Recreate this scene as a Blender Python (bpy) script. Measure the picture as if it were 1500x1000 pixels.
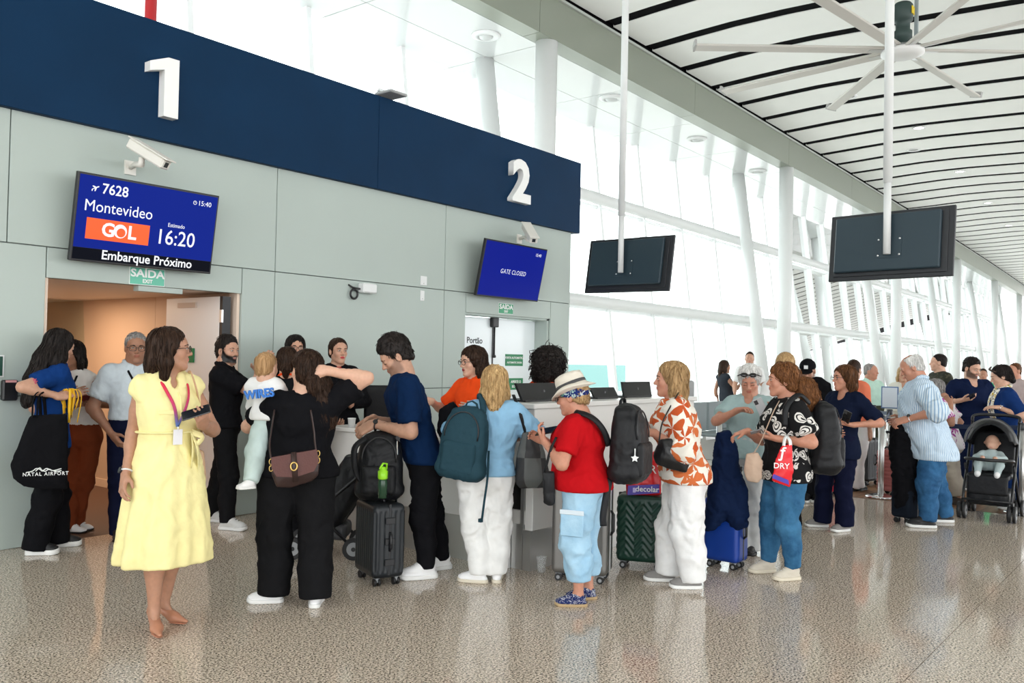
import bpy, bmesh, math, random
import numpy as np
from mathutils import Vector, Matrix

for o in list(bpy.data.objects):
    bpy.data.objects.remove(o)
scene = bpy.context.scene
COL = scene.collection

# ------------------------------------------------------------------ camera
FPX, CXP, CYP, EYE = 1290.0, 750.0, 500.0, 1.56
def _n(v):
    v = np.array(v, float)
    return v / np.linalg.norm(v)
def _ray(u, v):
    return np.array([(u - CXP) / FPX, (v - CYP) / FPX, 1.0])
_X = _n(_ray(1770, 547))
_U = _n(np.cross(_X, _ray(0, 547 - .021 * 1770)))
if _U[1] > 0:
    _U = -_U
ROT = np.array([_X, np.cross(_U, _X), _U])          # camera (right, down, forward) -> world
CAMP = np.array([0, 0, EYE])
cam_data = bpy.data.cameras.new('camera')
cam = bpy.data.objects.new('camera', cam_data)
COL.objects.link(cam)
cam_data.sensor_width = 36.0
cam_data.lens = FPX / 1500 * 36
cam_data.clip_end = 600
_m = Matrix.Identity(4)
for i in range(3):
    _m[i][0] = ROT[i, 0]
    _m[i][1] = -ROT[i, 1]
    _m[i][2] = -ROT[i, 2]
    _m[i][3] = CAMP[i]
cam.matrix_world = _m
scene.camera = cam

# ------------------------------------------------------------------ world, sun, exposure
world = bpy.data.worlds.new('bright_overcast_sky')
scene.world = world
world.use_nodes = True
_bg = world.node_tree.nodes['Background']
_bg.inputs[0].default_value = (0.96, 0.985, 1.0, 1)
_bg.inputs[1].default_value = 3.7
scene.view_settings.view_transform = 'Standard'
scene.view_settings.look = 'None'
scene.view_settings.exposure = 0.12
scene.view_settings.gamma = 1.0
scene.view_settings.use_curve_mapping = False

# ------------------------------------------------------------------ picture <-> place
def wray(u, v):
    return ROT @ _ray(u, v)
def on_axis(u, v, ax, val):
    d = wray(u, v)
    return CAMP + d * ((val - CAMP[ax]) / d[ax])
def ground(u, v):
    return on_axis(u, v, 2, 0.0)
def at_depth(u, v, d):
    return CAMP + wray(u, v) * d
def depth_of(p):
    return float((ROT.T @ (np.array(p, float) - CAMP))[2])

# ------------------------------------------------------------------ materials
_MC = {}
def mat(name, col, rough=.6, metal=0., spec=.5, bump=0., bscale=200., var=0., vscale=6., stretch=(1, 1, 1),
        emit=None, estr=1., sheen=0., coat=0., alpha=1., trans=0., ior=1.45, sss=0.):
    if name in _MC:
        return _MC[name]
    m = bpy.data.materials.new(name)
    m.use_nodes = True
    nt = m.node_tree
    b = nt.nodes['Principled BSDF']
    b.inputs['Base Color'].default_value = (*col, 1)
    b.inputs['Roughness'].default_value = rough
    b.inputs['Metallic'].default_value = metal
    b.inputs['Specular IOR Level'].default_value = spec
    b.inputs['IOR'].default_value = ior
    b.inputs['Sheen Weight'].default_value = sheen
    b.inputs['Coat Weight'].default_value = coat
    b.inputs['Alpha'].default_value = alpha
    b.inputs['Transmission Weight'].default_value = trans
    if sss:
        b.inputs['Subsurface Weight'].default_value = sss
        b.inputs['Subsurface Radius'].default_value = (.012, .005, .003)
        b.inputs['Subsurface Scale'].default_value = 1.0
    if emit is not None:
        b.inputs['Emission Color'].default_value = (*emit, 1)
        b.inputs['Emission Strength'].default_value = estr
    if bump or var:
        tc = nt.nodes.new('ShaderNodeTexCoord')
        mp = nt.nodes.new('ShaderNodeMapping')
        mp.inputs['Scale'].default_value = stretch
        nt.links.new(tc.outputs['Object'], mp.inputs['Vector'])
    if var:
        n = nt.nodes.new('ShaderNodeTexNoise')
        n.inputs['Scale'].default_value = vscale
        n.inputs['Detail'].default_value = 4
        nt.links.new(mp.outputs[0], n.inputs['Vector'])
        r = nt.nodes.new('ShaderNodeMapRange')
        r.inputs[1].default_value = .25
        r.inputs[2].default_value = .75
        r.inputs[3].default_value = 1 - var
        r.inputs[4].default_value = 1 + var
        nt.links.new(n.outputs[0], r.inputs[0])
        mx = nt.nodes.new('ShaderNodeVectorMath')
        mx.operation = 'SCALE'
        mx.inputs[0].default_value = col
        nt.links.new(r.outputs[0], mx.inputs['Scale'])
        nt.links.new(mx.outputs[0], b.inputs['Base Color'])
    if bump:
        n2 = nt.nodes.new('ShaderNodeTexNoise')
        n2.inputs['Scale'].default_value = bscale
        n2.inputs['Detail'].default_value = 3
        nt.links.new(mp.outputs[0], n2.inputs['Vector'])
        bp = nt.nodes.new('ShaderNodeBump')
        bp.inputs['Strength'].default_value = bump
        bp.inputs['Distance'].default_value = .01
        nt.links.new(n2.outputs[0], bp.inputs['Height'])
        nt.links.new(bp.outputs[0], b.inputs['Normal'])
    _MC[name] = m
    return m

def N(nt, kind, **kw):
    n = nt.nodes.new(kind)
    for k, v in kw.items():
        if hasattr(n, k):
            setattr(n, k, v)
    return n
def ramp(nt, fac, stops, interp='LINEAR'):
    r = nt.nodes.new('ShaderNodeValToRGB')
    r.color_ramp.interpolation = interp
    e = r.color_ramp.elements
    while len(e) < len(stops):
        e.new(.5)
    for i, (p, c) in enumerate(stops):
        e[i].position = p
        e[i].color = (*c, 1)
    nt.links.new(fac, r.inputs[0])
    return r.outputs[0]
def new_mat(name, rough=.6):
    m = bpy.data.materials.new(name)
    m.use_nodes = True
    nt = m.node_tree
    b = nt.nodes['Principled BSDF']
    b.inputs['Roughness'].default_value = rough
    tc = nt.nodes.new('ShaderNodeTexCoord')
    _MC[name] = m
    return m, nt, b, tc

# ------------------------------------------------------------------ objects
def tag(o, label=None, cat=None, group=None, kind=None):
    if label: o['label'] = label
    if cat: o['category'] = cat
    if group: o['group'] = group
    if kind: o['kind'] = kind
    return o
def empty(name, loc=(0, 0, 0), parent=None):
    o = bpy.data.objects.new(name, None)
    o.empty_display_size = .1
    COL.objects.link(o)
    o.location = loc
    if parent: o.parent = parent
    return o
def thing(name, label, cat, loc=(0, 0, 0), group=None):
    return tag(empty(name, tuple(float(c) for c in loc)), label, cat, group)
def link_mesh(name, me, material=None, parent=None, smooth=False, loc=None):
    o = bpy.data.objects.new(name, me)
    COL.objects.link(o)
    if material is not None and not me.materials:
        for mm in (material if isinstance(material, (list, tuple)) else [material]):
            me.materials.append(mm)
    if smooth:
        me.polygons.foreach_set('use_smooth', [True] * len(me.polygons))
    if parent: o.parent = parent
    if loc is not None: o.location = tuple(float(c) for c in loc)
    return o
def pydata(name, v, f, material=None, parent=None, smooth=False, loc=None):
    me = bpy.data.meshes.new(name)
    me.from_pydata([tuple(map(float, p)) for p in v], [], [tuple(map(int, q)) for q in f])
    me.update()
    return link_mesh(name, me, material, parent, smooth, loc)

def wloc(o):
    p = np.zeros(3)
    while o is not None:
        p = p + np.array(o.location)
        o = o.parent
    return p

class MB:
    """collects simple shapes (given in world coordinates) into one mesh"""
    def __init__(s):
        s.v = []; s.f = []; s.sm = []
    def raw(s, v, f, smooth=False):
        b = len(s.v)
        s.v += [tuple(map(float, p)) for p in v]
        s.f += [tuple(i + b for i in q) for q in f]
        s.sm += [smooth] * len(f)
        return s
    def box(s, lo, hi, M=None, bev=0.):
        lo, hi = np.minimum(lo, hi).astype(float), np.maximum(lo, hi).astype(float)
        if bev <= 0:
            v = [(x, y, z) for z in (lo[2], hi[2]) for y in (lo[1], hi[1]) for x in (lo[0], hi[0])]
            f = [(0, 2, 3, 1), (4, 5, 7, 6), (0, 1, 5, 4), (2, 6, 7, 3), (0, 4, 6, 2), (1, 3, 7, 5)]
        else:
            c = (lo + hi) / 2; h = (hi - lo) / 2; b = min(bev, .49 * 2 * min(h))
            v = []; idx = {}
            for sx in (-1, 1):
                for sy in (-1, 1):
                    for sz in (-1, 1):
                        for ax in range(3):
                            p = [c[0] + sx * (h[0] - b), c[1] + sy * (h[1] - b), c[2] + sz * (h[2] - b)]
                            p[ax] += (sx, sy, sz)[ax] * b
                            idx[(sx, sy, sz, ax)] = len(v); v.append(p)
            f = []
            for ax in range(3):
                o1, o2 = (ax + 1) % 3, (ax + 2) % 3
                for sg in (-1, 1):
                    q = []
                    for a, bb in ((-1, -1), (1, -1), (1, 1), (-1, 1)):
                        k = [0, 0, 0]; k[ax] = sg; k[o1] = a; k[o2] = bb
                        q.append(idx[(*k, ax)])
                    f.append(q if sg > 0 else q[::-1])
                # edges along axis ax
                for a in (-1, 1):
                    for bb in (-1, 1):
                        def g(t, face):
                            k = [0, 0, 0]; k[ax] = t; k[o1] = a; k[o2] = bb
                            return idx[(*k, face)]
                        q = [g(-1, o1), g(1, o1), g(1, o2), g(-1, o2)]
                        f.append(q if a * bb < 0 else q[::-1])
            for sx in (-1, 1):
                for sy in (-1, 1):
                    for sz in (-1, 1):
                        q = [idx[(sx, sy, sz, a)] for a in range(3)]
                        f.append(q if sx * sy * sz > 0 else q[::-1])
        if M is not None:
            v = [tuple(M @ Vector(p)) for p in v]
        return s.raw(v, f)
    def tube(s, pts, r, n=8, caps=True, flat=None, closed=False, up=None):
        """round (or flattened) bar along a polyline; r number or list; flat=(w,h) for a strap cross-section"""
        P = [np.array(p, float) for p in pts]
        m = len(P)
        rr = [r] * m if np.isscalar(r) else list(r)
        ref = None; rings = []
        for i in range(m):
            if closed:
                t = P[(i + 1) % m] - P[i - 1]
            else:
                t = P[min(i + 1, m - 1)] - P[max(i - 1, 0)]
            t = t / (np.linalg.norm(t) + 1e-9)
            if ref is None:
                ref = np.array(up, float) if up is not None else (np.array([0, 0, 1.]) if abs(t[2]) < .9 else np.array([1., 0, 0]))
            if up is not None: ref = np.array(up, float)
            a = ref - t * np.dot(ref, t)
            a /= np.linalg.norm(a) + 1e-9
            b = np.cross(t, a)
            ref = a
            ring = []
            for k in range(n):
                th = 2 * math.pi * k / n + (math.pi / 4 if n == 4 else 0)
                if flat is None:
                    ring.append(P[i] + rr[i] * (a * math.cos(th) + b * math.sin(th)))
                else:
                    ring.append(P[i] + a * math.cos(th) * flat[1] * rr[i] + b * math.sin(th) * flat[0] * rr[i])
            rings.append(ring)
        v = [p for q in rings for p in q]
        f = []
        for i in range(m if closed else m - 1):
            for k in range(n):
                j = (i + 1) % m
                f.append((i * n + k, i * n + (k + 1) % n, j * n + (k + 1) % n, j * n + k))
        s.raw(v, f, n > 5)
        if caps and not closed:
            b0 = len(s.v) - len(v)
            s.f.append(tuple(b0 + k for k in range(n))[::-1]); s.sm.append(False)
            s.f.append(tuple(b0 + (m - 1) * n + k for k in range(n))); s.sm.append(False)
        return s
    def lathe(s, prof, n=24, M=None, smooth=True):
        """prof: list of (radius, z)"""
        v = []; f = []
        for r, z in prof:
            for k in range(n):
                a = 2 * math.pi * k / n
                v.append((r * math.cos(a), r * math.sin(a), z))
        for i in range(len(prof) - 1):
            for k in range(n):
                f.append((i * n + k, i * n + (k + 1) % n, (i + 1) * n + (k + 1) % n, (i + 1) * n + k))
        f.append(tuple(range(n))[::-1]); f.append(tuple((len(prof) - 1) * n + k for k in range(n)))
        if M is not None:
            v = [tuple(M @ Vector(p)) for p in v]
        return s.raw(v, f, smooth)
    def prism(s, poly, z0, z1, M=None):
        n = len(poly)
        v = [(x, y, z0) for x, y in poly] + [(x, y, z1) for x, y in poly]
        f = [tuple(range(n))[::-1], tuple(range(n, 2 * n))]
        for k in range(n):
            f.append((k, (k + 1) % n, n + (k + 1) % n, n + k))
        if M is not None:
            v = [tuple(M @ Vector(p)) for p in v]
        return s.raw(v, f)
    def build(s, name, material=None, parent=None, loc=None):
        o = wloc(parent) if loc is None else np.array(loc, float)
        me = bpy.data.meshes.new(name)
        me.from_pydata([(p[0] - o[0], p[1] - o[1], p[2] - o[2]) for p in s.v], [], s.f)
        me.polygons.foreach_set('use_smooth', s.sm)
        me.update()
        return link_mesh(name, me, material, parent, False, None if loc is None else o - wloc(parent))

def spline(pts, n=8, closed=False):
    """Catmull-Rom through points"""
    P = [np.array(p, float) for p in pts]
    out = []
    m = len(P)
    for i in range(m if closed else m - 1):
        if closed:
            p0, p1, p2, p3 = P[i - 1], P[i], P[(i + 1) % m], P[(i + 2) % m]
        else:
            p0 = P[i - 1] if i > 0 else 2 * P[0] - P[1]
            p1, p2 = P[i], P[i + 1]
            p3 = P[i + 2] if i + 2 < m else 2 * P[-1] - P[-2]
        for k in range(n):
            t = k / n
            out.append(.5 * (2 * p1 + (p2 - p0) * t + (2 * p0 - 5 * p1 + 4 * p2 - p3) * t * t + (3 * p1 - p0 - 3 * p2 + p3) * t ** 3))
    if not closed:
        out.append(P[-1])
    return out

def basis_matrix(o, ex, ey, ez):
    M = Matrix.Identity(4)
    for i in range(3):
        M[i][0], M[i][1], M[i][2], M[i][3] = float(ex[i]), float(ey[i]), float(ez[i]), float(o[i])
    return M
def text(name, body, size, M, material, parent=None, depth=.002, bold=0., align='CENTER', space=1.0, valign='CENTER', sx=1.0, shear=0.0):
    """flat lettering: M maps text x,y,z(out) to the place; turned into a mesh"""
    cu = bpy.data.curves.new(name, 'FONT')
    cu.body = body; cu.size = size; cu.align_x = align; cu.align_y = valign
    cu.extrude = depth / 2; cu.offset = bold * size; cu.space_character = space; cu.resolution_u = 3; cu.shear = shear
    tmp = bpy.data.objects.new(name, cu)
    COL.objects.link(tmp)
    dg = bpy.context.evaluated_depsgraph_get()
    me = bpy.data.meshes.new_from_object(tmp.evaluated_get(dg))
    bpy.data.objects.remove(tmp)
    bpy.data.curves.remove(cu)
    me.name = name
    S = Matrix.Diagonal((sx, 1, 1, 1))
    P = Matrix.Translation(Vector(-wloc(parent)))
    me.transform(P @ M @ S)
    me.materials.clear()
    return link_mesh(name, me, material, parent)
# ================================================================== smooth solid modelling (distance fields meshed with surface nets)
F32 = np.float32
def _unit(v):
    v = np.asarray(v, float)
    return v / (np.linalg.norm(v) + 1e-12)
_rs = np.random.RandomState(7)
_PERM = _rs.permutation(512)
_GRAD = _rs.normal(size=(512, 3)); _GRAD /= np.linalg.norm(_GRAD, axis=1)[:, None]
def noise3(p):
    """gradient noise, about -0.7..0.7"""
    i = np.floor(p).astype(int); f = p - i
    w = f * f * f * (f * (f * 6 - 15) + 10)
    out = 0
    for dx in (0, 1):
        for dy in (0, 1):
            for dz in (0, 1):
                h = _PERM[(_PERM[(_PERM[(i[:, 0] + dx) & 511] + i[:, 1] + dy) & 511] + i[:, 2] + dz) & 511]
                g = _GRAD[h]
                d = g[:, 0] * (f[:, 0] - dx) + g[:, 1] * (f[:, 1] - dy) + g[:, 2] * (f[:, 2] - dz)
                ww = (w[:, 0] if dx else 1 - w[:, 0]) * (w[:, 1] if dy else 1 - w[:, 1]) * (w[:, 2] if dz else 1 - w[:, 2])
                out = out + d * ww
    return out

class Solid:
    def __init__(s):
        s.pr = []
    def _add(s, fn, lo, hi, k, op):
        s.pr.append((fn, None if lo is None else np.array(lo, float), None if hi is None else np.array(hi, float), k, op))
        return s
    # -- shapes
    def cone(s, a, b, ra, rb, k=.01, op=0, flat_b=False, flat_a=False, sq=None):
        a = np.array(a, float); b = np.array(b, float)
        ba = b - a; l2 = float(ba @ ba) + 1e-12; l = math.sqrt(l2); u = ba / l
        mr = max(ra, rb) * (1 if sq is None else max(1, sq[1]))
        def fn(P):
            q = P - a
            t = np.clip((q @ ba) / l2, 0, 1)
            e = q - t[..., None] * ba
            if sq is not None:
                n, fac = sq
                c = e @ n
                e = e + (c * (1 / fac - 1))[..., None] * n
            d = np.sqrt((e * e).sum(-1)) - (ra + (rb - ra) * t)
            if sq is not None: d = d * min(1, sq[1])
            if flat_b: d = np.maximum(d, (P - b) @ u)
            if flat_a: d = np.maximum(d, (a - P) @ u)
            return d
        return s._add(fn, np.minimum(a, b) - mr, np.maximum(a, b) + mr, k, op)
    def tube(s, pts, rr, k=.02, op=0, flat_a=False, flat_b=False, sq=None):
        for i in range(len(pts) - 1):
            s.cone(pts[i], pts[i + 1], rr[i], rr[i + 1], k, op, flat_b and i == len(pts) - 2, flat_a and i == 0, sq)
        return s
    def ell(s, c, r, A=None, k=.01, op=0):
        c = np.array(c, float); r = np.array(r, float)
        mr = max(r)
        def fn(P):
            q = P - c
            if A is not None: q = q @ np.asarray(A).T
            k0 = np.sqrt(((q / r) ** 2).sum(-1)); k1 = np.sqrt(((q / (r * r)) ** 2).sum(-1)) + 1e-9
            return k0 * (k0 - 1) / k1
        return s._add(fn, c - mr, c + mr, k, op)
    def box(s, c, h, rad=.01, A=None, k=.005, op=0):
        c = np.array(c, float); h = np.array(h, float) - rad
        mr = float(np.linalg.norm(h)) + rad
        def fn(P):
            q = P - c
            if A is not None: q = q @ np.asarray(A).T
            q = np.abs(q) - h
            return np.sqrt((np.maximum(q, 0) ** 2).sum(-1)) + np.minimum(q.max(-1), 0) - rad
        return s._add(fn, c - mr, c + mr, k, op)
    def plane(s, p, n, k=.003):
        """keep what lies behind the plane"""
        p = np.array(p, float); n = _unit(n)
        return s._add(lambda P: (P - p) @ n, None, None, k, 2)
    def loft(s, o, A, st, k=.02, op=0, ex=2.2, cap='flat', fn_mod=None):
        """st: (t, cx, cy, a, b) along axis A[2] from origin o; cross-section axes A[0], A[1]"""
        o = np.array(o, float); A = np.array(A, float)
        st = np.array(sorted(st), float)
        ts = np.linspace(st[0, 0], st[-1, 0], 80)
        # monotone-ish cubic through the stations
        cols = []
        for j in range(1, 5):
            m_ = np.gradient(st[:, j], st[:, 0])
            i = np.clip(np.searchsorted(st[:, 0], ts) - 1, 0, len(st) - 2)
            h = st[i + 1, 0] - st[i, 0]; t = (ts - st[i, 0]) / h
            y = (2 * t ** 3 - 3 * t ** 2 + 1) * st[i, j] + (t ** 3 - 2 * t ** 2 + t) * h * m_[i] + (-2 * t ** 3 + 3 * t ** 2) * st[i + 1, j] + (t ** 3 - t ** 2) * h * m_[i + 1]
            cols.append(y)
        cols[2] = np.maximum(cols[2], .002); cols[3] = np.maximum(cols[3], .002)
        t0, t1 = ts[0], ts[-1]
        cor = []
        for i in range(0, 80, 4):
            for sx in (-1, 1):
                for sy in (-1, 1):
                    cor.append(o + A[2] * ts[i] + A[0] * (cols[0][i] + sx * cols[2][i]) + A[1] * (cols[1][i] + sy * cols[3][i]))
        cor += [c_ + A[2] * (t1 - ts[76]) for c_ in cor[-4:]]
        cor = np.array(cor)
        def fn(P):
            q = (P - o) @ A.T
            t = np.clip(q[..., 2], t0, t1)
            cx, cy, a, b = (np.interp(t, ts, c_) for c_ in cols)
            x = np.abs(q[..., 0] - cx) / a; y = np.abs(q[..., 1] - cy) / b
            d = ((x ** ex + y ** ex + 1e-12) ** (1 / ex) - 1) * np.minimum(a, b)
            if fn_mod is not None: d = d - fn_mod(q, cx, cy)
            dz = np.maximum(q[..., 2] - t1, t0 - q[..., 2])
            if cap == 'flat': return np.maximum(d, dz)
            return np.where(dz > 0, np.sqrt(np.maximum(d, 0) ** 2 + dz ** 2), d)
        return s._add(fn, cor.min(0), cor.max(0), k, op)
    # -- meshing
    def bounds(s):
        lo = np.min([p[1] for p in s.pr if p[1] is not None and p[4] == 0], axis=0)
        hi = np.max([p[2] for p in s.pr if p[1] is not None and p[4] == 0], axis=0)
        return lo, hi
    def field(s, lo, h, n):
        D = np.full(n, 1.0, F32)
        ax = [lo[i] + h * np.arange(n[i]) for i in range(3)]
        for fn, a, b, k, op in s.pr:
            if a is None:
                i0 = [0, 0, 0]; i1 = list(n)
            else:
                mg = k + 3 * h
                i0 = [int(max(0, math.floor((a[i] - mg - lo[i]) / h))) for i in range(3)]
                i1 = [int(min(n[i], math.ceil((b[i] + mg - lo[i]) / h) + 1)) for i in range(3)]
                if any(i1[i] <= i0[i] for i in range(3)): continue
            sl = tuple(slice(i0[i], i1[i]) for i in range(3))
            P = np.stack(np.meshgrid(*[ax[i][sl[i]] for i in range(3)], indexing='ij'), -1)
            d = fn(P)
            E = D[sl]
            if op == 0:
                g = np.maximum(k - np.abs(E - d), 0) / k
                D[sl] = np.minimum(E, d) - g * g * k * .25
            else:
                if op == 1: d = -d
                g = np.maximum(k - np.abs(E - d), 0) / k
                D[sl] = np.maximum(E, d) + g * g * k * .25
        return D
    def mesh(s, h, lo=None, hi=None):
        if lo is None:
            lo, hi = s.bounds(); lo = lo - 3 * h; hi = hi + 3 * h
        lo = np.array(lo, float); hi = np.array(hi, float)
        n = [int(math.ceil((hi[i] - lo[i]) / h)) + 1 for i in range(3)]
        D = s.field(lo, h, n)
        return surface_net(D, lo, h)

_CORN = np.array([(x, y, z) for x in (0, 1) for y in (0, 1) for z in (0, 1)])
_EDGE = [(a, b) for a in range(8) for b in range(a + 1, 8) if np.abs(_CORN[a] - _CORN[b]).sum() == 1]
def surface_net(D, lo, h):
    S = D < 0
    nx, ny, nz = [d - 1 for d in D.shape]
    cnt = np.zeros((nx, ny, nz), np.int8)
    for c in _CORN:
        cnt += S[c[0]:c[0] + nx, c[1]:c[1] + ny, c[2]:c[2] + nz]
    act = np.argwhere((cnt > 0) & (cnt < 8))
    if len(act) == 0:
        return np.zeros((0, 3)), np.zeros((0, 4), int)
    vals = np.stack([D[act[:, 0] + c[0], act[:, 1] + c[1], act[:, 2] + c[2]] for c in _CORN], 1)
    acc = np.zeros((len(act), 3)); num = np.zeros(len(act))
    for a, b in _EDGE:
        va, vb = vals[:, a], vals[:, b]
        m = (va < 0) != (vb < 0)
        t = np.where(m, va / np.where(m, va - vb, 1), 0)
        p = _CORN[a] + t[:, None] * (_CORN[b] - _CORN[a])
        acc[m] += p[m]; num[m] += 1
    V = lo + h * (act + acc / num[:, None])
    idx = np.full((nx, ny, nz), -1, np.int32)
    idx[act[:, 0], act[:, 1], act[:, 2]] = np.arange(len(act))
    quads = []
    for ax in range(3):
        o1, o2 = (ax + 1) % 3, (ax + 2) % 3
        sl0 = [slice(None)] * 3; sl1 = [slice(None)] * 3
        sl0[ax] = slice(0, -1); sl1[ax] = slice(1, None)
        for q in (sl0, sl1):
            q[o1] = slice(1, -1); q[o2] = slice(1, -1)
        A, B = S[tuple(sl0)], S[tuple(sl1)]
        e = np.argwhere(A != B)
        if len(e) == 0: continue
        inside = A[e[:, 0], e[:, 1], e[:, 2]]
        e = e.copy(); e[:, o1] += 1; e[:, o2] += 1
        def g(d1, d2):
            q = e.copy(); q[:, o1] += d1; q[:, o2] += d2
            return idx[q[:, 0], q[:, 1], q[:, 2]]
        Q = np.stack([g(-1, -1), g(0, -1), g(0, 0), g(-1, 0)], 1)
        Q[~inside] = Q[~inside][:, ::-1]
        quads.append(Q)
    Q = np.concatenate(quads)
    Q = Q[(Q >= 0).all(1)]
    return V, Q

def vnormals(V, Q):
    a = V[Q[:, 2]] - V[Q[:, 0]]; b = V[Q[:, 3]] - V[Q[:, 1]]
    fn = np.cross(a, b)
    idx = Q.T.ravel(); n = len(V)
    Nn = np.stack([np.bincount(idx, np.tile(fn[:, c], 4), n) for c in range(3)], 1)
    return Nn / (np.linalg.norm(Nn, axis=1)[:, None] + 1e-12)
def relax(V, Q, it=1, w=.5):
    for _ in range(it):
        i = np.concatenate([Q[:, j] for j in range(4) for d in (1, 3)]); o = np.concatenate([Q[:, (j + d) % 4] for j in range(4) for d in (1, 3)])
        S = np.stack([np.bincount(i, V[o, c_], len(V)) for c_ in range(3)], 1); c = np.bincount(i, minlength=len(V))
        V = V * (1 - w) + w * S / np.maximum(c, 1)[:, None]
    return V
def folds(V, Q, amp, freq=9., stretch=(1, 1, .55), seed=0., soft=False, mask=None):
    """wrinkles of cloth: pushes vertices along the normal"""
    if amp == 0: return V
    p = V * freq * np.array(stretch) + seed * 7.31
    wv = np.stack([noise3(p * .6 + 11), noise3(p * .6 + 37), noise3(p * .6 + 71)], 1)
    q = p + 1.3 * wv
    r = 1 - 2.2 * np.abs(noise3(q))
    if not soft:
        r = r + .5 * (1 - 2.2 * np.abs(noise3(q * 2.1 + 5)))
    d = amp * (r - .6)
    if mask is not None: d = d * mask
    return V + vnormals(V, Q) * d[:, None]
def net_object(name, V, Q, material, parent, smooth=True, colors=None, matidx=None):
    me = bpy.data.meshes.new(name)
    o = wloc(parent)
    n = len(V)
    me.vertices.add(n)
    me.vertices.foreach_set('co', (V - o).astype(F32).ravel())
    me.loops.add(len(Q) * 4)
    me.loops.foreach_set('vertex_index', Q.astype(np.int32).ravel())
    me.polygons.add(len(Q))
    me.polygons.foreach_set('loop_start', np.arange(0, len(Q) * 4, 4, dtype=np.int32))
    if matidx is not None: me.polygons.foreach_set('material_index', matidx.astype(np.int32))
    me.polygons.foreach_set('use_smooth', np.ones(len(Q), bool))
    me.update(calc_edges=True)
    if colors is not None:
        at = me.color_attributes.new('Col', 'FLOAT_COLOR', 'POINT')
        c4 = np.ones((n, 4), F32); c4[:, :3] = colors
        at.data.foreach_set('color', c4.ravel())
    return link_mesh(name, me, material, parent)
def solid_object(name, S, h, material, parent, fold=0., freq=9., stretch=(1, 1, .55), seed=0., rel=1, soft=False):
    V, Q = S.mesh(h)
    if rel: V = relax(V, Q, rel)
    if fold: V = folds(V, Q, fold, freq, stretch, seed, soft)
    return net_object(name, V, Q, material, parent)
# ================================================================== THE SETTING
def Yb(X):                                   # line of the big grey beam (the hall is gently curved)
    return 8.55 + .0145 * X + .0002 * X * X
def Ywin(X, z):                              # glazing leans outwards
    return Yb(X) + 1.62 + .126 * z
WY = 7.30                                    # gate wall
WOODX = 10.79

# ---- floor: polished granite
m, nt, b, tc = new_mat('polished_granite', .1)
n1 = N(nt, 'ShaderNodeTexNoise'); n1.inputs['Scale'].default_value = 92; n1.inputs['Detail'].default_value = 5; n1.inputs['Roughness'].default_value = .68
n2 = N(nt, 'ShaderNodeTexVoronoi'); n2.inputs['Scale'].default_value = 120
n3 = N(nt, 'ShaderNodeTexNoise'); n3.inputs['Scale'].default_value = .35; n3.inputs['Detail'].default_value = 3
for n in (n1, n2, n3):
    nt.links.new(tc.outputs['Object'], n.inputs['Vector'])
c1 = ramp(nt, n1.outputs[0], [(.415, (.018, .015, .013)), (.45, (.33, .28, .23)), (.505, (.66, .58, .485)), (.62, (.92, .84, .74))])
c2 = ramp(nt, n2.outputs['Color'], [(.0, (.55, .52, .5)), (.5, (1, .95, .9)), (1., (1.15, 1.12, 1.1))])
mx = N(nt, 'ShaderNodeMix', data_type='RGBA', blend_type='MULTIPLY'); mx.inputs[0].default_value = .8
nt.links.new(c1, mx.inputs[6]); nt.links.new(c2, mx.inputs[7])
nt.links.new(mx.outputs[2], b.inputs['Base Color'])
rr = N(nt, 'ShaderNodeMapRange'); rr.inputs[3].default_value = .05; rr.inputs[4].default_value = .13
nt.links.new(n3.outputs[0], rr.inputs[0]); nt.links.new(rr.outputs[0], b.inputs['Roughness'])
b.inputs['Specular IOR Level'].default_value = .45
GRANITE = m
m, nt, b, tc = new_mat('brown_wood_floor', .22)
mp = N(nt, 'ShaderNodeMapping'); mp.inputs['Scale'].default_value = (.7, 7, 1)
nt.links.new(tc.outputs['Object'], mp.inputs['Vector'])
n1 = N(nt, 'ShaderNodeTexNoise'); n1.inputs['Scale'].default_value = 3; n1.inputs['Detail'].default_value = 6
br = N(nt, 'ShaderNodeTexBrick'); br.inputs['Scale'].default_value = 1.0
br.inputs['Color1'].default_value = (.62, .62, .62, 1); br.inputs['Color2'].default_value = (1, 1, 1, 1); br.inputs['Mortar'].default_value = (.35, .35, .35, 1)
br.inputs['Mortar Size'].default_value = .01; br.inputs['Brick Width'].default_value = 1.2; br.inputs['Row Height'].default_value = .15
nt.links.new(mp.outputs[0], n1.inputs['Vector']); nt.links.new(tc.outputs['Object'], br.inputs['Vector'])
c1 = ramp(nt, n1.outputs[0], [(.3, (.16, .07, .03)), (.7, (.36, .19, .095))])
mx = N(nt, 'ShaderNodeMix', data_type='RGBA', blend_type='MULTIPLY'); mx.inputs[0].default_value = .7
nt.links.new(c1, mx.inputs[6]); nt.links.new(br.outputs[0], mx.inputs[7]); nt.links.new(mx.outputs[2], b.inputs['Base Color'])
b.inputs['Specular IOR Level'].default_value = .2; b.inputs['Roughness'].default_value = .38
WOOD = m

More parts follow.
